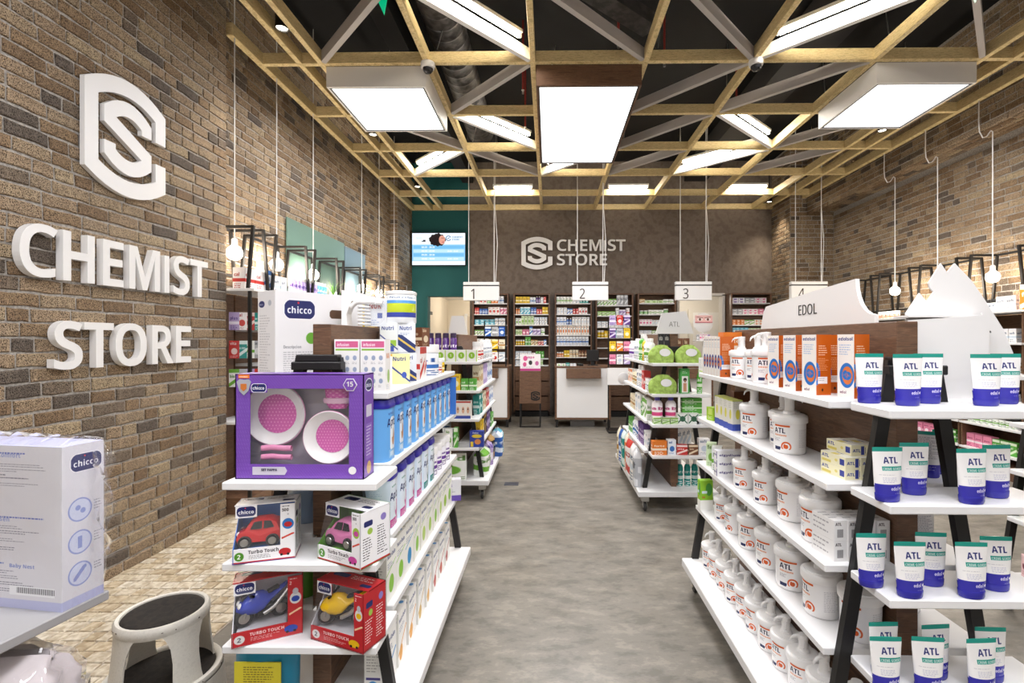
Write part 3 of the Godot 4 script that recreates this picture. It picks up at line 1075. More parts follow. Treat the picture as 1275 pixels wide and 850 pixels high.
func build_signs() -> void:
	# the lettered brick wall: emblem and two words, standing off the bricks
	var q := PI / 2
	var e := emblem()
	var t := thing("wall_emblem", "large white raised emblem of a C round an S on the brick wall", "sign", Vector3(-2.545, 2.61, -2.915), q)
	part(t, "outer_ring", plate(Array(e[0]).map(func(p): return Vector2(p.x * 0.585, p.y * 0.69)), 0.028), M.white)
	part(t, "inner_curve", plate(Array(e[1]).map(func(p): return Vector2(p.x * 0.585, p.y * 0.69)), 0.028), M.white)
	t = thing("wall_lettering", "large white raised letters reading CHEMIST on the brick wall", "sign", Vector3(-2.562, 1.715, -2.28), q)
	letters(t, "CHEMIST", 0.245, 1.3, 0.038, M.white, medium)
	t = thing("wall_lettering", "large white raised letters reading STORE on the brick wall", "sign", Vector3(-2.562, 1.25, -2.445), q)
	letters(t, "STORE", 0.235, 0.98, 0.038, M.white, medium)
	# the back wall
	t = thing("wall_emblem", "small white raised emblem of a C round an S on the plaster wall", "sign", Vector3(-0.235, 3.05, -9.24))
	part(t, "outer_ring", plate(Array(e[0]).map(func(p): return p * 0.61), 0.03), M.sign_white)
	part(t, "inner_curve", plate(Array(e[1]).map(func(p): return p * 0.61), 0.03), M.sign_white)
	t = thing("wall_lettering", "small white raised letters reading CHEMIST on the plaster wall", "sign", Vector3(0.125, 3.09, -9.26))
	letters(t, "CHEMIST", 0.2, 1.3, 0.03, M.sign_white, medium)
	t = thing("wall_lettering", "small white raised letters reading STORE on the plaster wall", "sign", Vector3(0.125, 2.82, -9.26))
	letters(t, "STORE", 0.2, 0.97, 0.03, M.sign_white, medium)
	# numbered boards over the tills
	var words := ["one", "two", "three", "four"]
	var xs := [-1.07, 0.64, 2.25, 4.04]
	for k in 4:
		t = thing("till_sign", "white hanging till sign with the number %s on two thin rods" % words[k], "sign", Vector3(xs[k], 2.03, -7.7))
		part(t, "board", span(-0.28, 0.28, 0, 0.225, -0.04, 0.04, 0.004), M.white)
		part(t, "gap_strip", span(-0.275, 0.275, 0.225, 0.243, -0.036, 0.036), M.metal_black)
		part(t, "cap", span(-0.28, 0.28, 0.243, 0.29, -0.04, 0.04, 0.004), M.white)
		for s in [-0.2, 0.2]:
			part(t, "rod", corded([Vector3(s, 0.29, 0), Vector3(s, 2.77, 0)], 0.006), M.white)
		part(t, "power_cord", corded([Vector3(0.22, 0.29, -0.01), Vector3(0.25, 0.9, -0.02), Vector3(0.21, 1.5, -0.02), Vector3(0.23, 2.77, -0.02)], 0.005), M.white)
		var d := Node3D.new()
		d.name = "number"
		t.add_child(d)
		letters(d, str(k + 1), 0.155, 0.1 if k > 0 else 0.11, 0.004, mat("3a2f28", 0.6), plain, Vector3(-0.175, 0.025, 0.0395))
	# screen on the teal wall: printed picture that glows
	var im := Image.create_empty(512, 312, false, Image.FORMAT_RGBA8)
	var keep := atlas
	atlas = im
	im.fill(Color("e9f3fb"))
	var r := Rect2i(0, 0, 512, 312)
	im.fill_rect(Rect2i(0, 112, 512, 160), Color("8cc6ea"))
	for y in 4:
		im.fill_rect(Rect2i(12, 122 + y * 38, 488, 30), Color("b9def4") if y % 2 else Color("6fb5e2"))
		write(r, 90, 145 + y * 38, 22, ["08:30 - 20:30", "08:30 - 22:00", "09:00 - 20:30", "10:00 - 18:00"][y], Color("ffffff"))
		if y % 2:
			write(r, 340, 145 + y * 38, 18, "20:00 - 22:00", Color("ffffff"))
	write(r, 40, 52, 16, "horario", Color("9ab4c8"), false)
	for k in 60:
		var c := Vector2(245 + 70 * cos(k * 2.4) * sqrt(k / 60.0), 66 + 52 * sin(k * 2.4) * sqrt(k / 60.0))
		for y in range(-16, 17):
			for x in range(-16, 17):
				if x * x + y * y < 240:
					dot(r, int(c.x) + x, int(c.y) + y, Color("231a1c"))
	for y in range(20, 112):
		for x in range(240, 320):
			if Vector2((x - 288) / 30.0, (y - 66) / 44.0).length() < 1.0:
				dot(r, x, y, Color("d99a86"))
	im.fill_rect(Rect2i(282, 46, 26, 4), Color("4a2f28"))
	im.fill_rect(Rect2i(290, 84, 18, 7), Color("b03040"))
	im.fill_rect(Rect2i(105, 66, 24, 18), Color("2b2b33"))
	im.fill_rect(Rect2i(92, 76, 14, 8), Color("2b2b33"))
	for y in range(-26, 27):
		for x in range(-26, 27):
			var l := Vector2(x, y).length()
			if (l < 26 and l > 19 and not (x > 8 and absf(y) < 8)) or (l < 13 and absf(y + x * 0.6) < 4):
				dot(r, 350 + x, 50 + y, Color("2f5f8f"))
	write(r, 384, 48, 24, "CHEMIST", Color("5a7fa6"))
	write(r, 384, 72, 24, "STORE", Color("5a7fa6"))
	atlas = keep
	var sm := mat("000000", 0.2)
	sm.emission_enabled = true
	sm.emission_texture = ImageTexture.create_from_image(im)
	sm.emission_operator = BaseMaterial3D.EMISSION_OP_MULTIPLY
	sm.emission = Color.WHITE
	sm.emission_energy_multiplier = 1.15
	t = thing("television", "wall-mounted screen showing blue opening hours on the teal wall", "television", Vector3(-2.085, 3.125, -9.2))
	part(t, "casing", span(-0.515, 0.515, -0.315, 0.315, -0.06, 0.0, 0.006), M.metal_black)
	part(t, "bracket", span(-0.1, 0.1, -0.1, 0.1, -0.137, -0.06), M.metal_black)
	var mb := MB.new()
	mb.face([Vector3(-0.5, -0.3, 0.002), Vector3(-0.5, 0.3, 0.002), Vector3(0.5, 0.3, 0.002), Vector3(0.5, -0.3, 0.002)], Vector3(0, 0, 1))
	part(t, "screen", mb.mesh(), sm)
	var l := AreaLight3D.new()
	l.name = "screen_lamp"
	l.area_size = Vector2(1.0, 0.6)
	l.light_color = Color("cfe6f8")
	l.light_energy = 0.25
	l.area_range = 8.0
	l.shadow_enabled = true
	l.position.z = 0.01
	l.rotation.y = PI
	t.add_child(l)

# ------------------------------------------------------------------ generic stock
# small packages: [colour word, body hex, band hex, text hex]
const TONES := {
	"white": ["f2f0ee", "c9d4de", "53637a"], "yellow": ["ecc62f", "f7efc2", "7a4a12"], "blue": ["2f5fae", "dfe9f5", "ffffff"], "red": ["c5322f", "f3dcd6", "ffffff"],
	"green": ["58a83c", "e4f2d6", "ffffff"], "pale green": ["d3e5bd", "7fb045", "45682c"], "orange": ["e37d28", "fbe6cf", "ffffff"], "pink": ["e58aa8", "fbe8ee", "8c2f52"],
	"lilac": ["b9a4d0", "efe8f6", "57408a"], "cyan": ["5fb4cc", "e8f4f6", "ffffff"], "cream": ["ece1c6", "b98a4a", "6b4a24"], "purple": ["58337f", "d9cbe8", "ffffff"],
	"grey": ["b7b9bd", "e6e7e9", "4a4e55"], "black": ["26242a", "b08a4c", "e8e4da"], "brown": ["74452a", "e8d4b4", "f2e2c4"],
	"white and green": ["f3f4ef", "6fae3c", "4a7a2c"], "white and blue": ["f0f3f7", "3f74bd", "2d4f8e"], "white and red": ["f5f0ee", "c8372f", "9c2622"], "white and orange": ["f6f1ea", "e0761f", "b3560f"],
	"white and pink": ["f8eff2", "d94f87", "a02a5c"], "white and purple": ["f3f0f6", "6a3f98", "4b2a74"], "teal": ["1f8f86", "dff0ec", "ffffff"],
}
const WORDS := ["vita", "derm", "cal", "nutri", "sol", "bio", "pharm", "flex", "soft", "baby", "zinc", "aqua", "forte", "plus", "mel", "omega"]
var arts := {}

func face_art(tone: String, style: int) -> Rect2:
	var key := "%s/%d" % [tone, style]
	if arts.has(key):
		return arts[key]
	var c: Array = TONES[tone]
	var ops := []
	var word: String = WORDS[(hash(key) >> 3) % WORDS.size()]
	match style:
		0:
			ops = [["r", 0, 30, 36, 9, c[1]], ["t", 4, 24, 13, word, c[2], 28.0], ["l", 5, 44, 26, 3, 5, c[2]]]
		1:
			ops = [["o", 18, 34, 11, 11, c[1]], ["t", 4, 14, 12, word, c[2], 28.0], ["l", 5, 49, 26, 2, 4, c[2]]]
		2:
			ops = [["r", 0, 0, 36, 12, c[1]], ["p", 0, 52, 36, 28, 7, c[1]], ["t", 3, 28, 12, word, c[2], 30.0]]
	arts[key] = art(36, 58, c[0], ops)
	return arts[key]

func pack_mesh(tone: String, style: int, w: float, h: float, d: float) -> ArrayMesh:
	var key := "pack/%s/%d/%d/%d/%d" % [tone, style, roundi(w * 100), roundi(h * 100), roundi(d * 100)]
	if not cache.has(key):
		var c: Array = TONES[tone]
		var f := face_art(tone, style)
		var s := ink(c[0])
		cache[key] = carton(w, h, d, {"f": f, "b": f, "l": face_art(tone, 0), "r": face_art(tone, 0), "t": s, "d": s})
	return cache[key]

# bottle of height h, shoulder shape by style; returns [body, cap] meshes
func bottle_meshes(tone: String, h: float, r: float, style: int) -> Array:
	var key := "bottle/%s/%d/%d/%d" % [tone, roundi(h * 100), roundi(r * 1000), style]
	if not cache.has(key):
		var f := face_art(tone, 0)
		var body: ArrayMesh
		var cap: ArrayMesh
		if style == 0:   # slim bottle with a screw cap
			body = turned([[0, 0], [r * 0.95, 0], [r, h * 0.02], [r, h * 0.7], [r * 0.7, h * 0.8], [r * 0.4, h * 0.83]], 12, f)
			cap = turned([[r * 0.48, h * 0.83], [r * 0.48, h * 0.98], [r * 0.42, h], [0, h]], 10)
		elif style == 1:   # squat jar with a wide lid
			body = turned([[0, 0], [r * 0.95, 0], [r, h * 0.04], [r, h * 0.7], [r * 0.94, h * 0.74]], 12, f)
			cap = turned([[r * 1.02, h * 0.74], [r * 1.02, h * 0.96], [r * 0.96, h], [0, h]], 12)
		else:   # straight tube
			body = turned([[0, 0], [r, 0], [r, h * 0.8], [r * 0.9, h * 0.82]], 12, f)
			cap = turned([[r * 0.9, h * 0.82], [r * 0.88, h * 0.99], [0, h]], 10)
		cache[key] = [body, cap]
	return cache[key]

func place_bottle(called: String, label: String, group: String, tone: String, cap_mat: Material, h: float, r: float, style: int, at: Vector3, turn := 0.0) -> Node3D:
	var t := thing(called, label, "jar" if style == 1 else "bottle", at, turn, group)
	var m := bottle_meshes(tone, h, r, style)
	part(t, "body", m[0], M.print_gloss)
	part(t, "cap", m[1], cap_mat)
	return t

# fill a run of shelf from a to b (front edge); facing turn; plan is a list of [tone, kind, count, w, h, d]
func run_of(a: Vector3, b: Vector3, turn: float, where: String, plan: Array, called := "carton", gap := 0.004) -> void:
	var dir := (b - a).normalized()
	var total := (b - a).length()
	var pos := 0.0
	var back := Vector3(-sin(turn), 0, -cos(turn))
	for p in plan:
		for k in p[2]:
			var w: float = p[3]
			if pos + w > total:
				return
			var c = a + dir * (pos + w / 2) + back * (p[5] / 2 + 0.012 + rng.randf() * 0.012)
			var tw := turn + rng.randf_range(-0.06, 0.06)
			var kind: String = p[1]
			var group := "stock on the " + where
			if kind == "carton":
				solo(called, "small %s carton on the %s" % [p[0], where], "carton", pack_mesh(p[0], hash(p[0] + where) % 3, w - gap, p[4], p[5]), M.print, c, tw, group)
			elif kind == "bottle":
				place_bottle("bottle", "small %s bottle on the %s" % [p[0], where], group, p[0], M.white if k % 2 else M.jar, p[4], w * 0.46, 0, c, tw)
			elif kind == "tub":
				place_bottle("tub", "%s tub on the %s" % [p[0], where], group, p[0], M.white, p[4], w * 0.47, 1, c, tw)
			elif kind == "black tub":
				place_bottle("tub", "%s black-lidded tub on the %s" % [p[0], where], group, p[0], M.metal_black, p[4], w * 0.47, 1, c, tw)
			elif kind == "tube":
				place_bottle("bottle", "small %s tube on the %s" % [p[0], where], group, p[0], M.white, p[4], w * 0.45, 2, c, tw)
			elif kind == "stack":
				var n := int(p[4] / 0.05)
				for j in n:
					solo(called, "flat %s carton stacked on the %s" % [p[0], where], "carton", pack_mesh(p[0], 1, w - gap, 0.048, p[5]), M.print, c + Vector3(0, j * 0.0485, 0), tw, group)
			pos += w + gap

# ------------------------------------------------------------------ racks, tills, podium
func rack(x0: float, x1: float, levels: Array, where: String, goods: Array) -> void:
	var z0 := -9.0
	var w := x1 - x0
	var t := thing("wall_rack", "tall walnut rack with white shelves: %s" % where, "rack", Vector3((x0 + x1) / 2, 0, z0))
	for s in [-1.0, 1.0]:
		part(t, "side_panel", span(s * w / 2, s * (w / 2 - 0.025), 0.1, 2.27, 0, -0.27), M.walnut)
	part(t, "top_panel", span(-w / 2 + 0.025, w / 2 - 0.025, 2.245, 2.27, 0, -0.27), M.walnut)
	part(t, "back_panel", span(-w / 2 + 0.025, w / 2 - 0.025, 0.1, 2.245, -0.255, -0.27), M.walnut)
	part(t, "plinth", span(-w / 2 + 0.03, w / 2 - 0.03, 0, 0.1, -0.03, -0.27), M.metal_black)
	for k in 3:
		var y := 0.12 + k * 0.275
		part(t, "drawer", span(-w / 2 + 0.03, w / 2 - 0.03, y, y + 0.25, 0.0, -0.02), M.walnut)
	for y in levels:
		part(t, "shelf", span(-w / 2 + 0.025, w / 2 - 0.025, y - 0.018, y, -0.01, -0.255), M.shelf)
	var ord := ["top shelf", "second shelf", "third shelf", "fourth shelf", "fifth shelf", "sixth shelf", "seventh shelf"]
	for k in mini(goods.size(), levels.size()):
		run_of(Vector3(x0 + 0.035, levels[k], z0 - 0.015), Vector3(x1 - 0.03, levels[k], z0 - 0.015), 0.0, "%s, rack %s" % [ord[k], where], goods[k], "medicine_carton")

func till(x0: float, x1: float, n: String) -> void:
	var z0 := -7.9
	var w := x1 - x0
	var t := thing("till_counter", "white-fronted till counter with walnut edges under sign %s" % n, "counter", Vector3((x0 + x1) / 2, 0, z0))
	part(t, "front_panel", span(-w / 2 + 0.03, w / 2 - 0.03, 0.16, 0.96, 0, -0.02, 0.002), M.white)
	for s in [-1.0, 1.0]:
		part(t, "side_panel", span(s * w / 2, s * (w / 2 - 0.03), 0.13, 0.96, 0.005, -0.6), M.walnut)
		part(t, "leg", span(s * (w / 2 - 0.01), s * (w / 2 - 0.05), 0, 0.13, -0.02, -0.06), M.metal_black)
		part(t, "leg", span(s * (w / 2 - 0.01), s * (w / 2 - 0.05), 0, 0.13, -0.54, -0.58), M.metal_black)
	part(t, "bottom_rail", span(-w / 2 + 0.03, w / 2 - 0.03, 0.13, 0.16, 0.005, -0.6), M.walnut)
	part(t, "worktop", span(-w / 2 - 0.005, w / 2 + 0.005, 0.96, 0.99, 0.01, -0.62, 0.003), M.walnut)
	part(t, "bag_ledge", span(-w * 0.3, w * 0.31, 0.8, 0.955, 0.14, 0.0, 0.003), M.walnut)
	part(t, "kick_plate", span(-w * 0.22, w * 0.22, 0.0, 0.12, -0.12, -0.16), mat("6a6764", 0.4, 0.6))

func build_back() -> void:
	var W := "carton"
	rack(-1.416, -0.752, [2.09, 1.89, 1.695, 1.508, 1.317, 1.075], "beside the teal doorway", [
		[["white", W, 1, 0.08, 0.1, 0.1], ["white and red", W, 2, 0.07, 0.09, 0.1], ["green", W, 1, 0.07, 0.08, 0.1], ["orange", W, 2, 0.06, 0.1, 0.1], ["white and blue", W, 2, 0.05, 0.13, 0.1]],
		[["red", W, 2, 0.04, 0.12, 0.1], ["blue", W, 3, 0.05, 0.1, 0.1], ["white and red", W, 3, 0.07, 0.13, 0.1], ["pink", W, 2, 0.06, 0.12, 0.1]],
		[["cyan", "stack", 4, 0.09, 0.15, 0.12], ["white", W, 3, 0.06, 0.12, 0.1]],
		[["white and green", W, 6, 0.05, 0.09, 0.1], ["white", W, 3, 0.07, 0.12, 0.1]],
		[["white", W, 4, 0.06, 0.12, 0.1], ["yellow", W, 2, 0.06, 0.11, 0.1], ["red", W, 2, 0.06, 0.1, 0.1]],
		[["blue", W, 3, 0.07, 0.15, 0.1], ["yellow", W, 3, 0.06, 0.14, 0.1]]])
	rack(-0.66, 0.01, [2.09, 1.89, 1.695, 1.508, 1.317, 1.075, 0.95], "behind the wooden podium", [
		[["yellow", W, 4, 0.063, 0.12, 0.1], ["white and blue", W, 2, 0.05, 0.11, 0.1], ["purple", "bottle", 2, 0.04, 0.13, 0.04], ["white", W, 1, 0.05, 0.11, 0.1], ["red", W, 3, 0.05, 0.12, 0.1]],
		[["orange", "bottle", 2, 0.04, 0.12, 0.04], ["cyan", W, 3, 0.06, 0.13, 0.1], ["blue", W, 2, 0.05, 0.12, 0.1], ["red", W, 2, 0.05, 0.09, 0.1], ["yellow", W, 2, 0.05, 0.13, 0.1]],
		[["white and green", W, 2, 0.05, 0.12, 0.1], ["pale green", W, 4, 0.055, 0.16, 0.1], ["white", W, 5, 0.045, 0.14, 0.1]],
		[["pale green", W, 2, 0.06, 0.1, 0.1], ["pink", W, 2, 0.06, 0.1, 0.1], ["white and blue", W, 1, 0.06, 0.15, 0.1], ["lilac", W, 2, 0.07, 0.11, 0.1], ["white and green", W, 2, 0.07, 0.12, 0.1]],
		[["yellow", "tub", 4, 0.04, 0.1, 0.04], ["green", W, 2, 0.05, 0.15, 0.1], ["cream", W, 2, 0.06, 0.1, 0.1], ["red", W, 2, 0.05, 0.08, 0.1], ["white and blue", W, 2, 0.05, 0.1, 0.1]],
		[["white", W, 4, 0.07, 0.13, 0.1], ["white and red", W, 1, 0.07, 0.1, 0.1], ["green", W, 3, 0.05, 0.13, 0.1]],
		[["white", W, 3, 0.06, 0.09, 0.1], ["pale green", W, 5, 0.06, 0.1, 0.1]]])
	rack(0.1, 0.78, [2.09, 1.89, 1.695, 1.508, 1.317, 1.1], "behind sign two", [
		[["white and green", W, 5, 0.055, 0.12, 0.1], ["white", W, 2, 0.06, 0.12, 0.1], ["teal", W, 3, 0.05, 0.1, 0.1]],
		[["white", W, 3, 0.06, 0.12, 0.1], ["white and blue", W, 2, 0.05, 0.1, 0.1], ["red", W, 2, 0.05, 0.1, 0.1], ["white and red", W, 4, 0.05, 0.12, 0.1]],
		[["white and blue", W, 3, 0.055, 0.14, 0.1], ["blue", "bottle", 2, 0.05, 0.12, 0.05], ["white", W, 6, 0.05, 0.14, 0.1]],
		[["white and orange", W, 12, 0.046, 0.17, 0.1]],
		[["white and blue", W, 10, 0.055, 0.16, 0.1]],
		[["orange", "tub", 3, 0.04, 0.09, 0.04], ["yellow", W, 2, 0.05, 0.12, 0.1], ["cream", W, 3, 0.05, 0.13, 0.1], ["brown", W, 3, 0.05, 0.12, 0.1]]])
	rack(0.85, 1.54, [2.05, 1.86, 1.655, 1.46, 1.27, 1.08], "facing the hanging display net", [
		[["white and green", W, 6, 0.055, 0.12, 0.1], ["grey", W, 4, 0.065, 0.19, 0.1]],
		[["pale green", W, 4, 0.08, 0.08, 0.1], ["white", W, 1, 0.06, 0.14, 0.1], ["lilac", W, 2, 0.06, 0.11, 0.1], ["white and red", W, 1, 0.06, 0.14, 0.1]],
		[["white", W, 5, 0.075, 0.1, 0.1], ["white and blue", W, 3, 0.06, 0.1, 0.1]],
		[["yellow", "tub", 2, 0.06, 0.13, 0.06], ["yellow", W, 2, 0.05, 0.12, 0.1], ["cyan", W, 2, 0.07, 0.13, 0.1], ["blue", W, 4, 0.05, 0.14, 0.1]],
		])
	rack(1.62, 2.32, [2.09, 1.885, 1.69, 1.53, 1.3, 1.08], "beside the white doorway", [
		[["cream", W, 1, 0.1, 0.08, 0.1], ["pale green", W, 3, 0.11, 0.055, 0.1], ["white and green", W, 2, 0.09, 0.07, 0.1]],
		[["green", "tub", 2, 0.08, 0.07, 0.08], ["white and green", W, 3, 0.09, 0.08, 0.1], ["green", "tub", 1, 0.09, 0.1, 0.08]],
		[["white and pink", W, 4, 0.055, 0.1, 0.1], ["white", W, 3, 0.05, 0.09, 0.1], ["cream", W, 3, 0.06, 0.1, 0.1]],
		[["white", W, 3, 0.07, 0.06, 0.1], ["white and green", W, 2, 0.06, 0.06, 0.1], ["orange", W, 3, 0.07, 0.08, 0.1]],
		])
	rack(3.32, 4.06, [2.09, 1.885, 1.69, 1.54, 1.34, 1.1], "against the brick pier", [
		[["white and purple", "stack", 2, 0.11, 0.15, 0.1], ["grey", "stack", 2, 0.09, 0.1, 0.1], ["white and pink", "stack", 2, 0.1, 0.15, 0.1]],
		[["grey", "stack", 2, 0.09, 0.15, 0.1], ["white and pink", "stack", 3, 0.09, 0.15, 0.1], ["pink", "stack", 1, 0.1, 0.15, 0.1]],
		[["orange", "stack", 3, 0.07, 0.1, 0.1], ["white and green", W, 2, 0.09, 0.09, 0.1], ["white and orange", "stack", 3, 0.07, 0.1, 0.1]],
		[["cyan", W, 4, 0.07, 0.1, 0.1], ["pale green", W, 4, 0.06, 0.09, 0.1]],
		])
	till(-1.55, -0.65, "one")
	till(0.09, 0.99, "two")
	till(1.73, 2.63, "three")
	# things on the counter under sign two
	var t := thing("cash_register", "black till monitor with keyboard on the counter under sign two", "register", Vector3(0.72, 0.99, -8.15))
	part(t, "monitor", span(-0.1, 0.1, 0.07, 0.26, -0.02, 0.015, 0.004), M.metal_black)
	part(t, "stand", span(-0.03, 0.03, 0.0, 0.07, -0.02, 0.0), M.metal_black)
	part(t, "base", span(-0.08, 0.08, 0.0, 0.012, -0.07, 0.05), M.metal_black)
	t = thing("card_reader", "small dark card reader on the counter under sign two", "card reader", Vector3(0.5, 0.99, -8.0), 0.3)
	part(t, "body", span(-0.035, 0.035, 0, 0.035, -0.07, 0.07, 0.006), M.metal_black)
	part(t, "screen", span(-0.026, 0.026, 0.035, 0.038, -0.055, -0.015), mat("4c6a5c", 0.3))
	run_of(Vector3(0.12, 0.99, -7.93), Vector3(0.5, 0.99, -7.93), 0.0, "till counter under sign two", [["white and green", W, 2, 0.07, 0.04, 0.06], ["teal", W, 1, 0.06, 0.05, 0.06], ["white", W, 2, 0.05, 0.04, 0.06]])
	# wooden podium with the emblem
	t = thing("podium", "walnut podium with dark emblem on thin black metal legs", "podium", Vector3(-0.31, 0, -7.9))
	part(t, "front_board", span(-0.175, 0.175, 0.385, 0.91, 0, -0.03, 0.003), M.walnut)
	part(t, "box", span(-0.17, 0.17, 0.4, 0.9, -0.03, -0.3), M.walnut)
	for s in [-1.0, 1.0]:
		for z in [-0.015, -0.29]:
			part(t, "leg", span(s * 0.17, s * 0.15, 0.0, 0.4, z - 0.01, z + 0.01), M.metal_black)
		part(t, "foot_rail", span(s * 0.17, s * 0.15, 0.0, 0.02, -0.025, -0.28), M.metal_black)
	part(t, "cross_rail", span(-0.15, 0.15, 0.0, 0.02, -0.025, -0.005), M.metal_black)
	var e := emblem()
	var em := Node3D.new()
	em.name = "emblem"
	t.add_child(em)
	em.position = Vector3(0.085, 0.51, 0.002)
	for k in 2:
		part(em, "outer_ring" if k == 0 else "inner_curve", plate(Array(e[k]).map(func(p): return p * 0.15), 0.006), M.metal_black)
	var pf := art(64, 56, "f4f0f2", [["r", 0, 48, 64, 8, "c23f86"], ["o", 16, 14, 7, 9, "d9548f"], ["o", 32, 28, 6, 8, "35302f"], ["o", 14, 34, 6, 8, "d9548f"], ["o", 52, 30, 6, 8, "c86aa0"], ["t", 22, 14, 10, "copa", "b03a78"], ["l", 8, 43, 50, 1, 3, "8a5a78"]])
	solo("display_box", "white and pink counter display box standing on the wooden podium", "box", carton(0.33, 0.27, 0.16, {"f": pf, "all": ink("f0e9ee")}), M.print, Vector3(-0.31, 0.91, -8.05))
	# hanging display stand beside the counter under sign two
	stand_net(Vector3(1.08, 0, -7.55), "beside the till under sign two")
	stand_net(Vector3(-0.86, 0.99, -7.75), "on the till under sign one")
	# leaflet stand with a round mirror head, beyond the cream gondola
	t = thing("beauty_stand", "white counter stand with round mirror and picture of two eyes", "stand", Vector3(2.5, 0.99, -8.0))
	part(t, "base", turned([[0, 0], [0.12, 0], [0.12, 0.02], [0.0, 0.025]], 20), M.white)
	part(t, "tray", span(-0.14, 0.14, 0.40, 0.42, -0.1, 0.1, 0.004), M.white)
	part(t, "pole", corded([Vector3(0, 0, 0), Vector3(0, 0.7, 0)], 0.012), M.white)
	var disc := part(t, "mirror_ring", turned([[0.0, 0.0], [0.15, 0.0], [0.16, 0.008], [0.15, 0.02], [0.0, 0.022]], 28), M.white, Vector3(0, 0.70, 0))
	disc.rotation.x = PI / 2
	var ey := art(80, 34, "e9b9b4", [["o", 22, 18, 13, 6, "f4ece8"], ["o", 58, 18, 13, 6, "f4ece8"], ["o", 22, 18, 6, 6, "6a3b30"], ["o", 58, 18, 6, 6, "6a3b30"], ["p", 8, 8, 36, 12, 2, "6a4a42"], ["p", 44, 12, 72, 8, 2, "6a4a42"], ["r", 0, 30, 80, 4, "c45a6a"]])
	part(t, "eye_card", carton(0.28, 0.12, 0.006, {"f": ey, "all": ink("f0e0de")}), M.print, Vector3(0, 0.70, 0.03))
	run_of(Vector3(2.38, 1.41, -7.93), Vector3(2.63, 1.41, -7.93), 0.0, "tray of the stand with the two eyes", [["grey", W, 1, 0.04, 0.09, 0.03], ["white and pink", W, 3, 0.04, 0.1, 0.03], ["lilac", W, 1, 0.04, 0.09, 0.03]])
	solo("floor_plate", "small dark floor socket plate set in the grey floor", "floor plate", span(-0.07, 0.07, 0, 0.006, -0.05, 0.05, 0.002), mat("4a4d58", 0.35, 0.5), Vector3(-0.37, 0, -4.78))

func stand_net(at: Vector3, where: String) -> void:
	var floor_stand := at.y < 0.1
	var t := thing("display_stand", "wire display stand hung with small packs, %s" % where, "stand", at)
	var h := 1.72 if floor_stand else 0.72
	for s in [-1.0, 1.0]:
		part(t, "upright", corded([Vector3(s * 0.17, 0, -0.02), Vector3(s * 0.17, h, -0.02)], 0.01), M.metal_black)
	var base := 0.62 if floor_stand else 0.0
	for k in 4:
		part(t, "cross_wire", corded([Vector3(-0.17, base + 0.1 + k * 0.32, -0.02), Vector3(0.17, base + 0.1 + k * 0.32, -0.02)], 0.004) if base + 0.1 + k * 0.32 < h else corded([Vector3(-0.17, h, -0.02), Vector3(0.17, h, -0.02)], 0.004), M.metal_black)
	if floor_stand:
		part(t, "base", span(-0.19, 0.19, 0, 0.03, -0.2, 0.15, 0.004), M.metal_black)
		part(t, "header_tray", span(-0.19, 0.19, 0.72, 0.98, -0.03, 0.02, 0.003), M.white)
	var kinds := ["pink", "red", "yellow", "white", "purple", "orange", "lilac", "grey"] if floor_stand else ["white", "grey", "cream", "white and red", "blue", "yellow"]
	var rows := 4 if floor_stand else 3
	for j in rows:
		for i in 3:
			var tone: String = kinds[(i * 3 + j * 2) % kinds.size()]
			var y := base + (0.42 if floor_stand else 0.08) + j * 0.2
			solo("blister_pack", "small %s hanging pack on the wire stand %s" % [tone, where], "pack", pack_mesh(tone, (i + j) % 3, 0.095, 0.15, 0.02), M.print_gloss, at + Vector3(-0.11 + i * 0.11, y, 0.012), 0.0, "packs on the wire stand " + where)

# ------------------------------------------------------------------ shelving along the brick walls
func wall_unit(x_wall: float, s: float, z0: float, z1: float, levels: Array, label: String, open_front: bool) -> void:
	# s is +1 when the unit stands on the wall at smaller x (it looks along +x)
	var t := thing("wall_shelving", label, "shelving", Vector3(x_wall, 0, (z0 + z1) / 2))
	var L := absf(z1 - z0)
	var dp := 0.4
	for y in levels:
		part(t, "shelf", span(0.03 * s, dp * s, y - 0.022, y, -L / 2, L / 2, 0.002), M.shelf)
	part(t, "back_panel", span(0.012 * s, 0.03 * s, 0.1, levels[0] - 0.03, -L / 2, L / 2), M.walnut)
	part(t, "kick_board", span(0.03 * s, (dp - 0.04) * s, 0.0, 0.14, -L / 2, L / 2), M.walnut)
	for e in [-1.0, 1.0]:
		if not open_front:
			part(t, "end_panel", span(0.03 * s, (dp - 0.02) * s, 0.14, levels[0] - 0.022, e * L / 2, e * (L / 2 - 0.02)), M.walnut)
		else:
			part(t, "upright", span((dp - 0.05) * s, (dp - 0.025) * s, 0.14, levels[0] - 0.022, e * L / 2, e * (L / 2 - 0.018)), M.metal_black)
		# black trapezium frame, wider at the foot
		for x in [0.06, dp - 0.06]:
			var mb := MB.new()
			mb.bar(Vector3(x * s, levels[0], e * (L / 2 - 0.02)), Vector3(x * s, 2.34, e * (L / 2 - 0.09)), 0.022, 0.022)
			part(t, "frame_leg", mb.mesh(), M.metal_black)
		part(t, "frame_cross", span(0.06 * s, (dp - 0.06) * s, 2.32, 2.342, e * (L / 2 - 0.08), e * (L / 2 - 0.1)), M.metal_black)
	part(t, "frame_rail", span(0.05 * s, 0.072 * s, 2.32, 2.342, -L / 2 + 0.08, L / 2 - 0.08), M.metal_black)
	part(t, "frame_rail", span(0.05 * s, 0.072 * s, levels[0] + 0.12, levels[0] + 0.142, -L / 2 + 0.03, L / 2 - 0.03), M.metal_black)

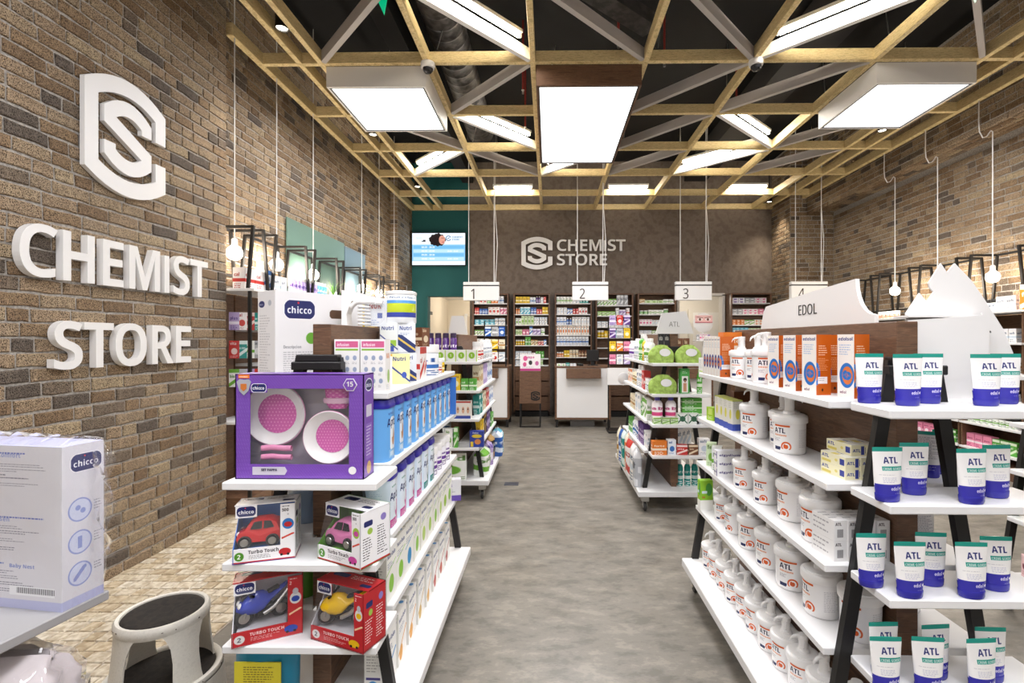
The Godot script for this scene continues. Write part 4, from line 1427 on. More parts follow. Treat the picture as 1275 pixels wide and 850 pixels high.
func potted(at: Vector3, label: String) -> void:
	var t := thing("potted_plant", label, "plant", at)
	part(t, "pot", turned([[0, 0], [0.04, 0], [0.05, 0.08], [0.045, 0.08], [0.04, 0.06], [0, 0.06]], 14), M.white)
	for k in 16:
		var a := k * 2.4
		var len := rng.randf_range(0.14, 0.24)
		var lean := rng.randf_range(0.2, 0.9)
		var rows := []
		for j in 5:
			var q := j / 4.0
			var c := Vector3(cos(a) * lean * len * q * q, 0.06 + len * q * (1.0 - 0.25 * lean * q), sin(a) * lean * len * q * q)
			var wd := 0.011 * (1.0 - q * 0.95)
			var sd := Vector3(-sin(a), 0, cos(a)) * wd
			rows.append([c - sd, c + Vector3(0, 0.002, 0), c + sd])
		var mb := MB.new()
		mb.grid(rows)
		part(t, "leaf", mb.mesh(), M.grass)

func build_wall_units() -> void:
	# along the recessed brick wall
	var zl := [-4.22, -4.94, -5.64, -6.34, -7.04, -7.74, -8.4]
	wall_unit(-2.76, 1.0, -3.88, -4.2, [1.82, 0.75], "narrow wall shelving bay tucked behind the lettered brick wall", true)
	for k in 6:
		wall_unit(-2.76, 1.0, zl[k], zl[k + 1] + 0.02, [1.82, 1.5, 1.2, 0.9, 0.55], "wall shelving bay with black frame, %s from the lettered brick wall" % ["second", "third", "fourth", "fifth", "sixth", "seventh"][k], true)
	var ord := ["first", "second", "third", "fourth", "fifth", "sixth", "seventh"]
	# stock on top and what hangs in the first bays
	var c := "recessed wall shelving top"
	run_of(Vector3(-2.42, 1.82, -3.9), Vector3(-2.42, 1.82, -4.6), PI / 2, c, [["white and red", "carton", 2, 0.13, 0.17, 0.1], ["white and blue", "carton", 1, 0.14, 0.19, 0.1], ["white", "carton", 2, 0.1, 0.16, 0.1]])
	run_of(Vector3(-2.42, 1.82, -4.62), Vector3(-2.42, 1.82, -5.4), PI / 2, c, [["lilac", "tube", 7, 0.07, 0.2, 0.06], ["cyan", "tube", 3, 0.07, 0.2, 0.06]])
	run_of(Vector3(-2.42, 1.82, -5.62), Vector3(-2.42, 1.82, -7.6), PI / 2, c, [["white and green", "carton", 2, 0.11, 0.14, 0.1], ["green", "carton", 1, 0.1, 0.12, 0.1], ["white and red", "carton", 4, 0.11, 0.1, 0.1], ["cream", "carton", 5, 0.12, 0.13, 0.1], ["yellow", "carton", 4, 0.12, 0.17, 0.1]])
	potted(Vector3(-2.44, 1.82, -5.5), "small spiky green potted plant on the recessed wall shelving")
	for j in 3:
		for i in 4:
			var tone: String = ["lilac", "white and red", "red", "teal", "white and green", "grey"][(i + j * 2) % 6]
			solo("blister_pack", "small %s hanging pack inside the narrow shelving bay" % tone, "pack", pack_mesh(tone, (i + j) % 3, 0.075, 0.15, 0.02), M.print_gloss, Vector3(-2.66 + i * 0.05, 1.56 - j * 0.24 - 0.07, -4.1 - i * 0.025), 0.45, "packs hanging in the narrow shelving bay")
	# green and blue glass boards leaning on the wall
	solo("glass_board", "tall pale green glass board mounted on the recessed brick wall", "board", span(0, 0.015, 0, 0.86, 0, -1.42, 0.002), mat("5d786e", 0.3), Vector3(-2.742, 1.83, -5.06))
	solo("glass_board", "pale blue glass board beside the green one on the brick wall", "board", span(0, 0.015, 0, 0.83, 0, -0.72, 0.002), mat("5c727d", 0.3), Vector3(-2.742, 1.83, -6.5))
	# along the right-hand brick wall
	var zr := [-3.3, -4.05, -4.78, -5.52, -6.25, -7.0, -7.75]
	for k in 6:
		wall_unit(4.945, -1.0, zr[k], zr[k + 1] + 0.02, [1.7, 1.38, 1.08, 0.8, 0.52, 0.25], "wall shelving bay under the looped pendant cords, %s from the far pier" % ["sixth", "fifth", "fourth", "third", "second", "first"][k], false)
	for k in 5:
		var far: String = ["sixth", "fifth", "fourth", "third", "second", "first"][k]
		var a: float = zr[k] - 0.04
		var b: float = zr[k + 1] + 0.05
		var w := "%s bay from the far pier" % far
		run_of(Vector3(4.58, 1.7, b), Vector3(4.58, 1.7, a), -PI / 2, "top shelf, " + w, [["white and orange", "tub", 5, 0.075, 0.1, 0.07]] if k == 4 else ([["white", "black tub", 4, 0.085, 0.13, 0.07], ["white", "carton", 2, 0.11, 0.15, 0.08]] if k != 1 else [["white", "black tub", 3, 0.085, 0.13, 0.07]]), "cosmetics_carton")
		run_of(Vector3(4.58, 1.38, b), Vector3(4.58, 1.38, a), -PI / 2, "second shelf, " + w, [["grey", "tub", 4, 0.08, 0.12, 0.07], ["white", "carton", 3, 0.08, 0.14, 0.08]], "cosmetics_carton")
		run_of(Vector3(4.58, 1.08, b), Vector3(4.58, 1.08, a), -PI / 2, "third shelf, " + w, [["purple", "carton", 3, 0.09, 0.13, 0.08], ["cream", "carton", 3, 0.1, 0.15, 0.08]], "cosmetics_carton")
		run_of(Vector3(4.58, 0.8, b), Vector3(4.58, 0.8, a), -PI / 2, "fourth shelf, " + w, [["white", "black tub", 9, 0.07, 0.1, 0.06]], "cosmetics_carton")
		run_of(Vector3(4.58, 0.52, b), Vector3(4.58, 0.52, a), -PI / 2, "fifth shelf, " + w, [["white and green", "black tub", 9, 0.07, 0.1, 0.06]], "cosmetics_carton")
		run_of(Vector3(4.58, 0.25, b), Vector3(4.58, 0.25, a), -PI / 2, "bottom shelf, " + w, [["pink", "carton", 3, 0.1, 0.14, 0.08], ["green", "carton", 3, 0.09, 0.13, 0.08]], "cosmetics_carton")

# ------------------------------------------------------------------ display gondolas on A-frames
const LV := [1.22, 0.972, 0.727, 0.478, 0.17]
const HALF := [0.235, 0.242, 0.247, 0.252, 0.325]

func gondola(label: String, cx: float, zn: float, zf: float, end_depth: float, end_shift: float, top_end := true) -> Node3D:
	var t := thing("display_gondola", label, "gondola", Vector3(cx, 0, zn))
	var L := zn - zf
	var th := 0.024
	# slotted walnut panel: separate boards with gaps at the shelves
	var ys := [0.19, 0.46, 0.71, 0.955, 1.2, 1.458]
	for k in 5:
		part(t, "panel_board", span(-0.032, 0.032, ys[k] + 0.012, ys[k + 1] - 0.012 if k < 4 else ys[5], -0.036, -L, 0.002), M.walnut)
	part(t, "panel_core", span(-0.022, 0.022, 0.17, 1.44, -0.045, -L + 0.012), M.walnut)
	for k in 4:
		for s in [-1.0, 1.0]:
			part(t, "shelf", span(s * 0.034, s * HALF[k], LV[k] - th, LV[k], -0.034, -L, 0.003), M.shelf)
		if k > 0 or top_end:
			part(t, "end_shelf", span(end_shift - 0.235, end_shift + 0.235, LV[k] - th, LV[k], -0.004, end_depth, 0.003), M.shelf)
	part(t, "deck", span(-HALF[4], HALF[4], LV[4] - 0.045, LV[4], 0.1, -L - 0.02, 0.004), M.shelf)
	# A-frame legs
	for z in [-0.019, -L - 0.016]:
		for s in [-1.0, 1.0]:
			var mb := MB.new()
			mb.bar(Vector3(s * 0.06, 1.34, z), Vector3(s * 0.262, 0.1, z), 0.036, 0.024, Vector3(0, 0, 1))
			part(t, "leg", mb.mesh(), M.metal_black)
		part(t, "frame_cap", span(-0.085, 0.085, 1.3, 1.328, z - 0.014, z + 0.03, 0.003), M.metal_black)
		part(t, "frame_cap", span(-0.072, 0.072, 1.328, 1.352, z - 0.014, z + 0.024, 0.003), M.metal_black)
	# castors
	for z in [0.06, -L + 0.03]:
		for s in [-1.0, 1.0]:
			var x: float = s * (HALF[4] - 0.06)
			var w := part(t, "castor", turned([[0, -0.011], [0.03, -0.011], [0.036, -0.006], [0.036, 0.006], [0.03, 0.011], [0, 0.011]], 18), mat("2c2b2a", 0.5), Vector3(x, 0.037, z))
			w.rotation.z = PI / 2
			for q in [-0.016, 0.016]:
				part(w, "fork", block(Vector3(0.03, 0.005, 0.03), 0.001), M.metal, Vector3(0.02, q, 0))
			part(w, "hub", turned([[0, -0.017], [0.01, -0.017], [0.01, 0.017], [0, 0.017]], 10), M.metal)
			part(t, "castor_plate", span(x - 0.03, x + 0.03, 0.085, 0.125, z - 0.03, z + 0.03, 0.003), M.metal)
	return t

func build_gondolas() -> void:
	gondola("white-shelved walnut gondola stocked with baby milk and toy boxes", -0.795, -1.665, -2.9, 0.2, 0.04, false)
	gondola("white-shelved walnut gondola stocked with cream jars and tubes", 1.075, -1.45, -2.77, 0.165, 0.045)
	gondola("white-shelved walnut gondola of baby goods before the till under sign one", -0.86, -4.4, -5.6, 0.2, 0.02)
	gondola("white-shelved walnut gondola with green pouches before the till under sign three", 1.05, -4.1, -5.35, 0.17, 0.01)
	gondola("white-shelved walnut gondola of soaps near the wall with looped cords", 2.665, -1.5, -2.62, 0.17, 0.0)
	# header boards
	var t := thing("header_board", "white curved header board printed EDOL on the cream gondola", "sign", Vector3(1.075, 1.458, -2.06), -PI / 2)
	# local x runs towards the shop front after the turn; local +z looks into the aisle
	var o := [Vector2(-0.43, 0.0), Vector2(-0.40, 0.085), Vector2(-0.37, 0.11), Vector2(-0.25, 0.118), Vector2(0.05, 0.142), Vector2(0.335, 0.158)]
	for k in 7:
		var a := k / 6.0 * PI / 2
		o.append(Vector2(0.335 + 0.1 * (1 - cos(a)), 0.158 - 0.13 * sin(a)))
	o.append(Vector2(0.435, 0.0))
	part(t, "board", plate(o, 0.014), M.white)
	var w := Node3D.new()
	w.name = "wording"
	t.add_child(w)
	letters(w, "EDOL", 0.042, 0.15, 0.002, mat("2e2a28", 0.6), plain, Vector3(-0.06, 0.05, 0.0066))
	t = thing("header_board", "small white header board on the gondola with green pouches", "sign", Vector3(1.05, 1.458, -4.12))
	part(t, "board", plate([Vector2(-0.16, 0), Vector2(-0.11, 0.17), Vector2(0.09, 0.19), Vector2(0.16, 0.0)], 0.014), M.white)
	w = Node3D.new()
	w.name = "wording"
	t.add_child(w)
	letters(w, "ATL", 0.04, 0.09, 0.002, mat("8c8884", 0.6), plain, Vector3(-0.05, 0.06, 0.0066))
	t = thing("header_board", "small white header board on the gondola of baby goods", "sign", Vector3(-0.84, 1.458, -4.5))
	part(t, "board", plate([Vector2(-0.09, 0), Vector2(-0.06, 0.17), Vector2(0.05, 0.17), Vector2(0.09, 0.0)], 0.014), M.white)

# ------------------------------------------------------------------ stock of the baby gondola
# can with a rounded square body; faces r (+x) and f (+z) are printed
func can_mesh(w: float, d: float, h: float, f: Rect2, s: Rect2) -> ArrayMesh:
	var mb := MB.new()
	var rows := []
	var n := 28
	for y in [0.0, h]:
		rows.append(sq_ring(w, d, y, n))
	# four printed sides: split by angle
	var N := rows[0].size() as int
	for i in N:
		var m := (i + 1) % N
		var a: Vector3 = rows[0][i]
		var b: Vector3 = rows[0][m]
		var mid := (a + b) / 2.0
		var use := s
		var u0 := 0.5
		var u1 := 0.5
		if absf(mid.x / w) > absf(mid.z / d):
			use = f if mid.x > 0 else s
			u0 = 0.5 - a.z / d * (1 if mid.x > 0 else -1)
			u1 = 0.5 - b.z / d * (1 if mid.x > 0 else -1)
		else:
			u0 = 0.5 + a.x / w * (1 if mid.z > 0 else -1)
			u1 = 0.5 + b.x / w * (1 if mid.z > 0 else -1)
		var na := Vector3(a.x / w, 0, a.z / d).normalized()
		var nb := Vector3(b.x / w, 0, b.z / d).normalized()
		var q := [[a, na, Vector2(u0, 1)], [rows[1][i], na, Vector2(u0, 0)], [rows[1][m], nb, Vector2(u1, 0)], [b, nb, Vector2(u1, 1)]]
		for k in [0, 2, 1, 0, 3, 2]:
			mb.vert(q[k][0], q[k][1], use.position + q[k][2].clamp(Vector2.ZERO, Vector2.ONE) * use.size)
	var cap := []
	for p in rows[1]:
		cap.append(p)
	mb.face(cap, Vector3.UP, ink("dfe6ee"))
	return mb.mesh()

func sq_ring(w: float, d: float, y: float, n: int) -> Array:
	var out := []
	for i in n:
		var a := TAU * i / n
		var c := cos(a)
		var s := sin(a)
		var k := pow(pow(absf(c), 5.0) + pow(absf(s), 5.0), -0.2)
		out.append(Vector3(c * k * w / 2, y, s * k * d / 2))
	return out

func lid_mesh(w: float, d: float, h: float) -> ArrayMesh:
	var mb := MB.new()
	var rows := []
	for e in [[1.03, 0.0], [1.04, 0.006], [1.04, h * 0.45], [1.0, h * 0.5], [1.0, h * 0.9], [0.94, h]]:
		rows.append(sq_ring(w * e[0], d * e[0], e[1], 28))
	mb.grid(rows, true, Rect2(0, 0, 1, 1), true)
	mb.face(rows[5], Vector3.UP)
	return mb.mesh()

# a window box: carton with a cut-away front; w h d; returns the thing
func window_box(called: String, label: String, at: Vector3, turn: float, w: float, h: float, d: float, cols: Dictionary, lip: float, post: float, group: String) -> Node3D:
	var t := thing(called, label, "toy box", at, turn, group)
	var e := 0.0025
	# shell: back, floor, one side (towards +x) and a sloped other side, a roof strip, a front lip and a front post
	part(t, "back_card", span(-w / 2, w / 2, 0, h, -d / 2, -d / 2 + e), M[cols.inner])
	part(t, "base_card", span(-w / 2, w / 2, 0, e, -d / 2, d / 2), M[cols.inner])
	var mb := MB.new()
	mb.box(Vector3(w / 2 - e / 2, h / 2, 0), Vector3(e, h, d), {"r": cols.side, "all": ink(cols.base)})
	part(t, "side_card", mb.mesh(), M.print_gloss)
	part(t, "side_card", plate([Vector2(-d / 2, 0), Vector2(d / 2, 0), Vector2(d / 2, lip), Vector2(-d * 0.1, h * 0.72), Vector2(-d * 0.1, h), Vector2(-d / 2, h)], e), M[cols.inner], Vector3(-w / 2 + e, 0, 0), Vector3(0, -PI / 2, 0))
	mb = MB.new()
	mb.box(Vector3(0, h - e / 2, -d * 0.12), Vector3(w, e, d * 0.76), {"t": cols.top, "all": ink(cols.base)})
	part(t, "top_card", mb.mesh(), M.print_gloss)
	mb = MB.new()
	mb.box(Vector3(0, lip / 2, d / 2 - e / 2), Vector3(w, lip, e), {"f": cols.lip, "all": ink(cols.base)})
	part(t, "front_lip", mb.mesh(), M.print_gloss)
	mb = MB.new()
	mb.box(Vector3(w / 2 - post / 2, lip + (h - lip) / 2, d / 2 - e / 2), Vector3(post, h - lip, e), {"f": cols.post, "all": ink(cols.base)})
	part(t, "front_post", mb.mesh(), M.print_gloss)
	mb = MB.new()
	mb.box(Vector3(-w / 2 + 0.032, h - 0.021, d * 0.26), Vector3(0.058, 0.036, e), {"f": cols.badge, "all": ink(cols.base)})
	part(t, "badge", mb.mesh(), M.print_gloss)
	var wn := MB.new()
	wn.face([Vector3(-w / 2 + 0.003, lip, d / 2 - 0.003), Vector3(-w / 2 + 0.003, h * 0.99, d * 0.24), Vector3(w / 2 - post, h * 0.99, d * 0.24), Vector3(w / 2 - post, lip, d / 2 - 0.003)], Vector3(0, 0, 1))
	part(t, "window_film", wn.mesh(), M.clear)
	return t

func toy_car(col: String, label: String, at: Vector3, turn: float) -> void:
	var t := thing("toy_car", label, "toy car", at, turn, "toys inside the window boxes")
	var paint := mat(col, 0.18)
	# body: side profile swept across the width, rounded in plan
	var prof := [[-0.062, 0.018], [-0.066, 0.03], [-0.06, 0.046], [-0.04, 0.056], [-0.026, 0.078], [-0.008, 0.086], [0.03, 0.086], [0.05, 0.076], [0.062, 0.05], [0.064, 0.03], [0.06, 0.016]]
	var rows := []
	for k in 7:
		var q := (k - 3) / 3.0
		var line := []
		for p in prof:
			var up: float = clampf((p[1] - 0.05) / 0.036, 0.0, 1.0)
			line.append(Vector3(p[0] * (1.0 - 0.07 * q * q), p[1] - 0.006 * q * q * up, q * (0.034 - 0.009 * up)))
		rows.append(line)
	var mb := MB.new()
	mb.grid(rows, false)
	for s in [0, 6]:
		var side: Array = rows[s]
		var c := Vector3(0, 0.035, side[0].z)
		for k in side.size():
			mb.face([c, side[k], side[(k + 1) % side.size()]], Vector3(0, 0, c.z))
	part(t, "body", mb.mesh(), paint)
	for s in [-1.0, 1.0]:
		for x in [-0.038, 0.038]:
			var o := part(t, "wheel", turned([[0, -0.009], [0.016, -0.009], [0.019, -0.005], [0.019, 0.006], [0.014, 0.009], [0, 0.008]], 16), M.metal_black, Vector3(x, 0.0195, s * 0.032), Vector3(PI / 2 * s, 0, 0))
			part(o, "hub", turned([[0.012, 0.0085], [0.011, 0.0105], [0.0, 0.011]], 12), M.metal)
		part(t, "window", plate([Vector2(-0.024, 0.0), Vector2(-0.014, 0.021), Vector2(0.008, 0.023), Vector2(0.008, 0.0)], 0.002), M.metal_black, Vector3(0, 0.056, s * 0.0328), Vector3(-s * 0.26, 0, 0))
		part(t, "window", plate([Vector2(0.013, 0.0), Vector2(0.013, 0.023), Vector2(0.032, 0.021), Vector2(0.042, 0.002)], 0.002), M.metal_black, Vector3(0, 0.056, s * 0.0328), Vector3(-s * 0.26, 0, 0))
		part(t, "headlamp", turned([[0, 0], [0.007, 0], [0.005, 0.004], [0, 0.005]], 10), M.white, Vector3(-0.058, 0.042, s * 0.022), Vector3(0, 0, 1.2))
	part(t, "windscreen", plate([Vector2(-0.021, 0), Vector2(-0.017, 0.026), Vector2(0.017, 0.026), Vector2(0.021, 0)], 0.002), M.metal_black, Vector3(-0.04, 0.056, 0), Vector3(-0.62, -PI / 2, 0))

func toy_bike(col: String, label: String, at: Vector3, turn: float) -> void:
	var t := thing("toy_motorbike", label, "toy motorbike", at, turn, "toys inside the window boxes")
	var paint := mat(col, 0.18)
	for x in [-0.052, 0.05]:
		var o := part(t, "wheel", turned([[0, -0.012], [0.018, -0.012], [0.026, -0.008], [0.029, 0], [0.026, 0.008], [0.018, 0.012], [0, 0.012]], 20), M.metal_black, Vector3(x, 0.029, 0), Vector3(PI / 2, 0, 0))
		for s in [-1.0, 1.0]:
			part(o, "hub", turned([[0.016, 0.0115], [0.015, 0.014], [0, 0.0145]], 14), M.metal, Vector3.ZERO, Vector3(0 if s > 0 else PI, 0, 0))
	# fairing: nose, tank, seat and tail as one swept shell
	var spine := [[-0.072, 0.062, 0.006], [-0.06, 0.078, 0.019], [-0.04, 0.092, 0.024], [-0.018, 0.1, 0.022], [0.0, 0.098, 0.023], [0.02, 0.084, 0.019], [0.04, 0.09, 0.015], [0.064, 0.104, 0.01], [0.076, 0.108, 0.003]]
	var low := [0.05, 0.042, 0.034, 0.03, 0.036, 0.06, 0.074, 0.09, 0.1]
	var rows := []
	for k in spine.size():
		var e: Array = spine[k]
		var line := []
		for i in 12:
			var a := TAU * i / 12.0
			var cy: float = (e[1] + low[k]) / 2.0
			line.append(Vector3(e[0], cy + sin(a) * (e[1] - low[k]) / 2.0, cos(a) * e[2] * (1.0 - 0.25 * sin(a))))
		rows.append(line)
	var mb := MB.new()
	mb.grid(rows, true)
	part(t, "fairing", mb.mesh(), paint)
	part(t, "windscreen", plate([Vector2(-0.014, 0), Vector2(-0.008, 0.024), Vector2(0.008, 0.024), Vector2(0.014, 0)], 0.002), mat("20242c", 0.1), Vector3(-0.058, 0.083, 0), Vector3(-0.7, -PI / 2, 0))
	for s in [-1.0, 1.0]:
		part(t, "headlamp", turned([[0, 0], [0.009, 0], [0.006, 0.004], [0, 0.005]], 12), M.white, Vector3(-0.064, 0.07, s * 0.011), Vector3(0.3 * s, 0, 1.1))
		part(t, "handlebar", corded([Vector3(-0.035, 0.092, s * 0.012), Vector3(-0.03, 0.098, s * 0.034)], 0.004, 8), M.metal_black)
		part(t, "fork", corded([Vector3(-0.042, 0.075, s * 0.014), Vector3(-0.052, 0.03, s * 0.015)], 0.004, 8), M.metal)
	part(t, "seat", block(Vector3(0.035, 0.008, 0.022), 0.003), M.metal_black, Vector3(0.03, 0.092, 0), Vector3(0, 0, 0.3))
	part(t, "engine", block(Vector3(0.05, 0.034, 0.03), 0.005), M.metal_black, Vector3(0.005, 0.036, 0))
	part(t, "exhaust", corded([Vector3(0.0, 0.03, 0.018), Vector3(0.03, 0.045, 0.02), Vector3(0.07, 0.085, 0.017)], 0.007, 10), M.metal)

func dish(called: String, label: String, at: Vector3, r: float, deep: float, rim: String, motif: Rect2) -> void:
	var t := thing(called, label, "tableware", at, 0.0, "tableware inside the purple box")
	var o := part(t, "dish", turned([[0, -0.004], [r * 0.6, -0.004], [r * 0.97, -0.004 + deep], [r, deep], [r * 0.98, deep + 0.003], [r * 0.92, deep], [r * 0.66, 0.0], [0, 0.0]], 40), M.jar)
	o.rotation.x = PI / 2
	o = part(t, "rim", turned([[r * 1.0, deep - 0.006], [r * 1.02, deep - 0.004], [r * 1.015, deep], [r * 1.0, deep]], 40), mat(rim, 0.4))
	o.rotation.x = PI / 2
	var mb := MB.new()
	var n := 32
	for k in n:
		var p := []
		for a in [TAU * k / n, TAU * (k + 1) / n]:
			p.append(Vector2(cos(a), sin(a)))
		var tri_uv := [Vector2(0.5, 0.5), Vector2(0.5 + p[0].x / 2, 0.5 - p[0].y / 2), Vector2(0.5 + p[1].x / 2, 0.5 - p[1].y / 2)]
		var pos := [Vector3(0, 0, 0.001), Vector3(p[0].x, p[0].y, 0) * r * 0.64 + Vector3(0, 0, 0.001), Vector3(p[1].x, p[1].y, 0) * r * 0.64 + Vector3(0, 0, 0.001)]
		for q in [0, 2, 1]:
			mb.vert(pos[q], Vector3(0, 0, 1), motif.position + tri_uv[q] * motif.size)
	part(t, "printed_disc", mb.mesh(), M.print)

func stock_near() -> void:
	var gx := -0.795
	# --- purple boxed dinner set on the upper end shelf
	var purple := "7347a9"
	var dots := []
	for j in 26:
		for i in 6:
			dots.append(["p", i * 6 + (j % 2) * 3, j * 5, i * 6 + (j % 2) * 3 + 2, j * 5 + 2, 1, "875fba"])
	var pat := art(36, 130, purple, dots)
	var w := 0.4
	var h := 0.325
	var d := 0.085
	var t := thing("gift_box", "purple window box holding a pink children's dinner set", "box", Vector3(-0.772, 0.972, -1.545))
	part(t, "back_card", span(-w / 2, w / 2, 0, h, -d / 2, -d / 2 + 0.003), mat("aaa2aa", 0.4))
	part(t, "base_card", span(-w / 2, w / 2, 0, 0.003, -d / 2, d / 2), mat(purple, 0.4))
	part(t, "top_card", span(-w / 2, w / 2, h - 0.003, h, -d / 2, d / 2), mat(purple, 0.3))
	var side := art(60, 200, purple, [["o", 30, 22, 22, 13, "f2f0f4"], ["o", 30, 22, 20, 11, "252a63"], ["t", 14, 27, 12, "chicco", "ffffff", 32.0], ["e", 14, 60, 32, 24, 4.0, "c9c2d6"], ["e", 12, 96, 36, 70, 4.0, "875fba"], ["l", 16, 102, 28, 10, 6, "cfc0e2"], ["o", 30, 182, 13, 13, "c9a36a"]])
	var mb := MB.new()
	mb.box(Vector3(w / 2 - 0.0015, h / 2, 0), Vector3(0.003, h, d), {"r": side, "all": ink(purple)})
	part(t, "side_card", mb.mesh(), M.print_gloss)
	part(t, "side_card", span(-w / 2, -w / 2 + 0.003, 0, h, -d / 2, d / 2), mat(purple, 0.35))
	# front frame in four strips
	var x0 := -w / 2 + 0.046
	var x1 := w / 2 - 0.046
	var y0 := 0.046
	var y1 := h - 0.045
	var top_art := art(320, 36, purple, [["t", 8, 9, 8, " ", "ffffff"]])
	mb = MB.new()
	for e in [[-w / 2, x0, 0.0, h], [x1, w / 2, 0.0, h]]:
		mb.box(Vector3((e[0] + e[1]) / 2, h / 2, d / 2 - 0.0015), Vector3(e[1] - e[0], h, 0.003), {"f": pat, "all": ink(purple)})
	for e in [[0.0, y0], [y1, h]]:
		for k in 6:
			var a := x0 + (x1 - x0) * k / 6.0
			var b := x0 + (x1 - x0) * (k + 1) / 6.0
			mb.box(Vector3((a + b) / 2, (e[0] + e[1]) / 2, d / 2 - 0.0015), Vector3(b - a, e[1] - e[0], 0.003), {"f": Rect2(pat.position, pat.size * Vector2(1, 0.35)), "all": ink(purple)})
	part(t, "front_card", mb.mesh(), M.print_gloss)
	mb = MB.new()
	mb.face([Vector3(x0, y0, d / 2 - 0.002), Vector3(x0, y1, d / 2 - 0.002), Vector3(x1, y1, d / 2 - 0.002), Vector3(x1, y0, d / 2 - 0.002)], Vector3(0, 0, 1))
	part(t, "window_film", mb.mesh(), M.clear)
	var zf := d / 2 + 0.001
	part(t, "brand_badge", carton(0.05, 0.028, 0.002, {"f": art(72, 40, purple, logo(3, 2, 64)), "all": ink(purple)}), M.print_gloss, Vector3(-0.125, 0.268, zf))
	part(t, "shield_badge", plate([Vector2(-0.022, 0.016), Vector2(-0.014, 0.024), Vector2(0, 0.022), Vector2(0.014, 0.024), Vector2(0.022, 0.016), Vector2(0.014, -0.012), Vector2(0, -0.026), Vector2(-0.014, -0.012)], 0.003), mat("a9abb5", 0.4), Vector3(-0.172, 0.285, zf))
	part(t, "shield_centre", plate([Vector2(-0.009, 0.01), Vector2(0.009, 0.01), Vector2(0.009, -0.005), Vector2(0, -0.013), Vector2(-0.009, -0.005)], 0.003), mat("c8722f", 0.4), Vector3(-0.172, 0.285, zf + 0.0015))
	part(t, "orange_tag", carton(0.034, 0.011, 0.002, {"f": art(60, 18, "e8752a", [["t", 4, 13, 10, "nickelodeon", "ffffff", 52.0]]), "all": ink("e8752a")}), M.print, Vector3(-0.172, 0.314 - 0.002, zf))
	var hexa := []
	for k in 6:
		hexa.append(Vector2(cos(k * PI / 3), sin(k * PI / 3)) * 0.022)
	part(t, "age_badge", plate(hexa, 0.002), M.white, Vector3(0.158, 0.292, zf))
	part(t, "age_badge_inner", plate(hexa.map(func(p): return p * 0.88), 0.002), mat(purple, 0.4), Vector3(0.158, 0.292, zf + 0.001))
	var num := Node3D.new()
	num.name = "age_number"
	t.add_child(num)
	letters(num, "15", 0.015, 0.022, 0.001, M.white, bold, Vector3(0.147, 0.287, zf + 0.002))
	part(t, "caption_plate", plate([Vector2(-0.055, -0.012), Vector2(-0.055, 0.012), Vector2(0.045, 0.012), Vector2(0.052, 0), Vector2(0.045, -0.012)], 0.002), mat("c4bfcb", 0.4), Vector3(-0.09, 0.026, zf))
	num = Node3D.new()
	num.name = "caption"
	t.add_child(num)
	letters(num, "SET PAPPA", 0.007, 0.05, 0.001, mat("3a3050", 0.6), bold, Vector3(-0.118, 0.026, zf + 0.0015))
	part(t, "age_mark", turned([[0, 0], [0.012, 0], [0.012, 0.001], [0, 0.0012]], 20), M.white, Vector3(0.165, 0.028, zf), Vector3(PI / 2, 0, 0))
	var dotted := []
	for j in 12:
		for i in 12:
			dotted.append(["o", i * 11 + (j % 2) * 5, j * 11 + 3, 3, 3, "ef9bd0"])
	var motif := art(128, 128, "d65fae", dotted)
	dish("toy_plate", "white plate with pink dotted centre inside the purple box", Vector3(-0.877, 1.165, -1.568), 0.098, 0.018, "e7a4c8", motif)
	dish("toy_bowl", "white bowl with pink dotted centre inside the purple box", Vector3(-0.688, 1.098, -1.545), 0.082, 0.024, "e7a4c8", motif)
	t = thing("toy_cup", "pink dotted toddler cup inside the purple box", "tableware", Vector3(-0.672, 1.185, -1.55), 0.0, "tableware inside the purple box")
	t.scale = Vector3(1.15, 1.15, 0.85)
	part(t, "cup", turned([[0, 0], [0.024, 0], [0.032, 0.012], [0.038, 0.07], [0.035, 0.07], [0, 0.066]], 24, motif, 1.0, 0.7), M.print_gloss)
	part(t, "collar", turned([[0.0385, 0.015], [0.041, 0.022], [0.0385, 0.03]], 24, Rect2(0, 0, 1, 1), 1.0, 0.7), mat("e3b8cf", 0.4))
	for k in 2:
		t = thing("toy_cutlery", "pink-handled toddler %s inside the purple box" % ["spoon", "fork"][k], "cutlery", Vector3(-0.885, 1.062 - k * 0.028, -1.53), 0.0, "tableware inside the purple box")
		t.scale = Vector3(1.35, 1.35, 1.0)
		part(t, "handle", corded([Vector3(-0.015, 0, 0), Vector3(0.01, 0.002, 0), Vector3(0.035, 0.0, 0), Vector3(0.055, 0.0, 0)], 0.0065, 10), mat("e58fb8", 0.4))
		part(t, "head", turned([[0, 0], [0.014, 0.002], [0.016, 0.006], [0, 0.003]], 18, Rect2(0, 0, 1, 1), 1.4, 1.0), M.metal, Vector3(-0.036, 0, 0), Vector3(PI / 2, 0, 0))
	# --- two car boxes, two motorbike boxes
	M.toy_blue = mat("2a6cc4", 0.4)
	M.toy_green = mat("62a033", 0.4)
	M.toy_grey = mat("c9c7cc", 0.4)
	var g := "window boxes of toys on the end shelves"
	var badge := art(84, 50, "f2f0f2", logo(5, 3, 74))
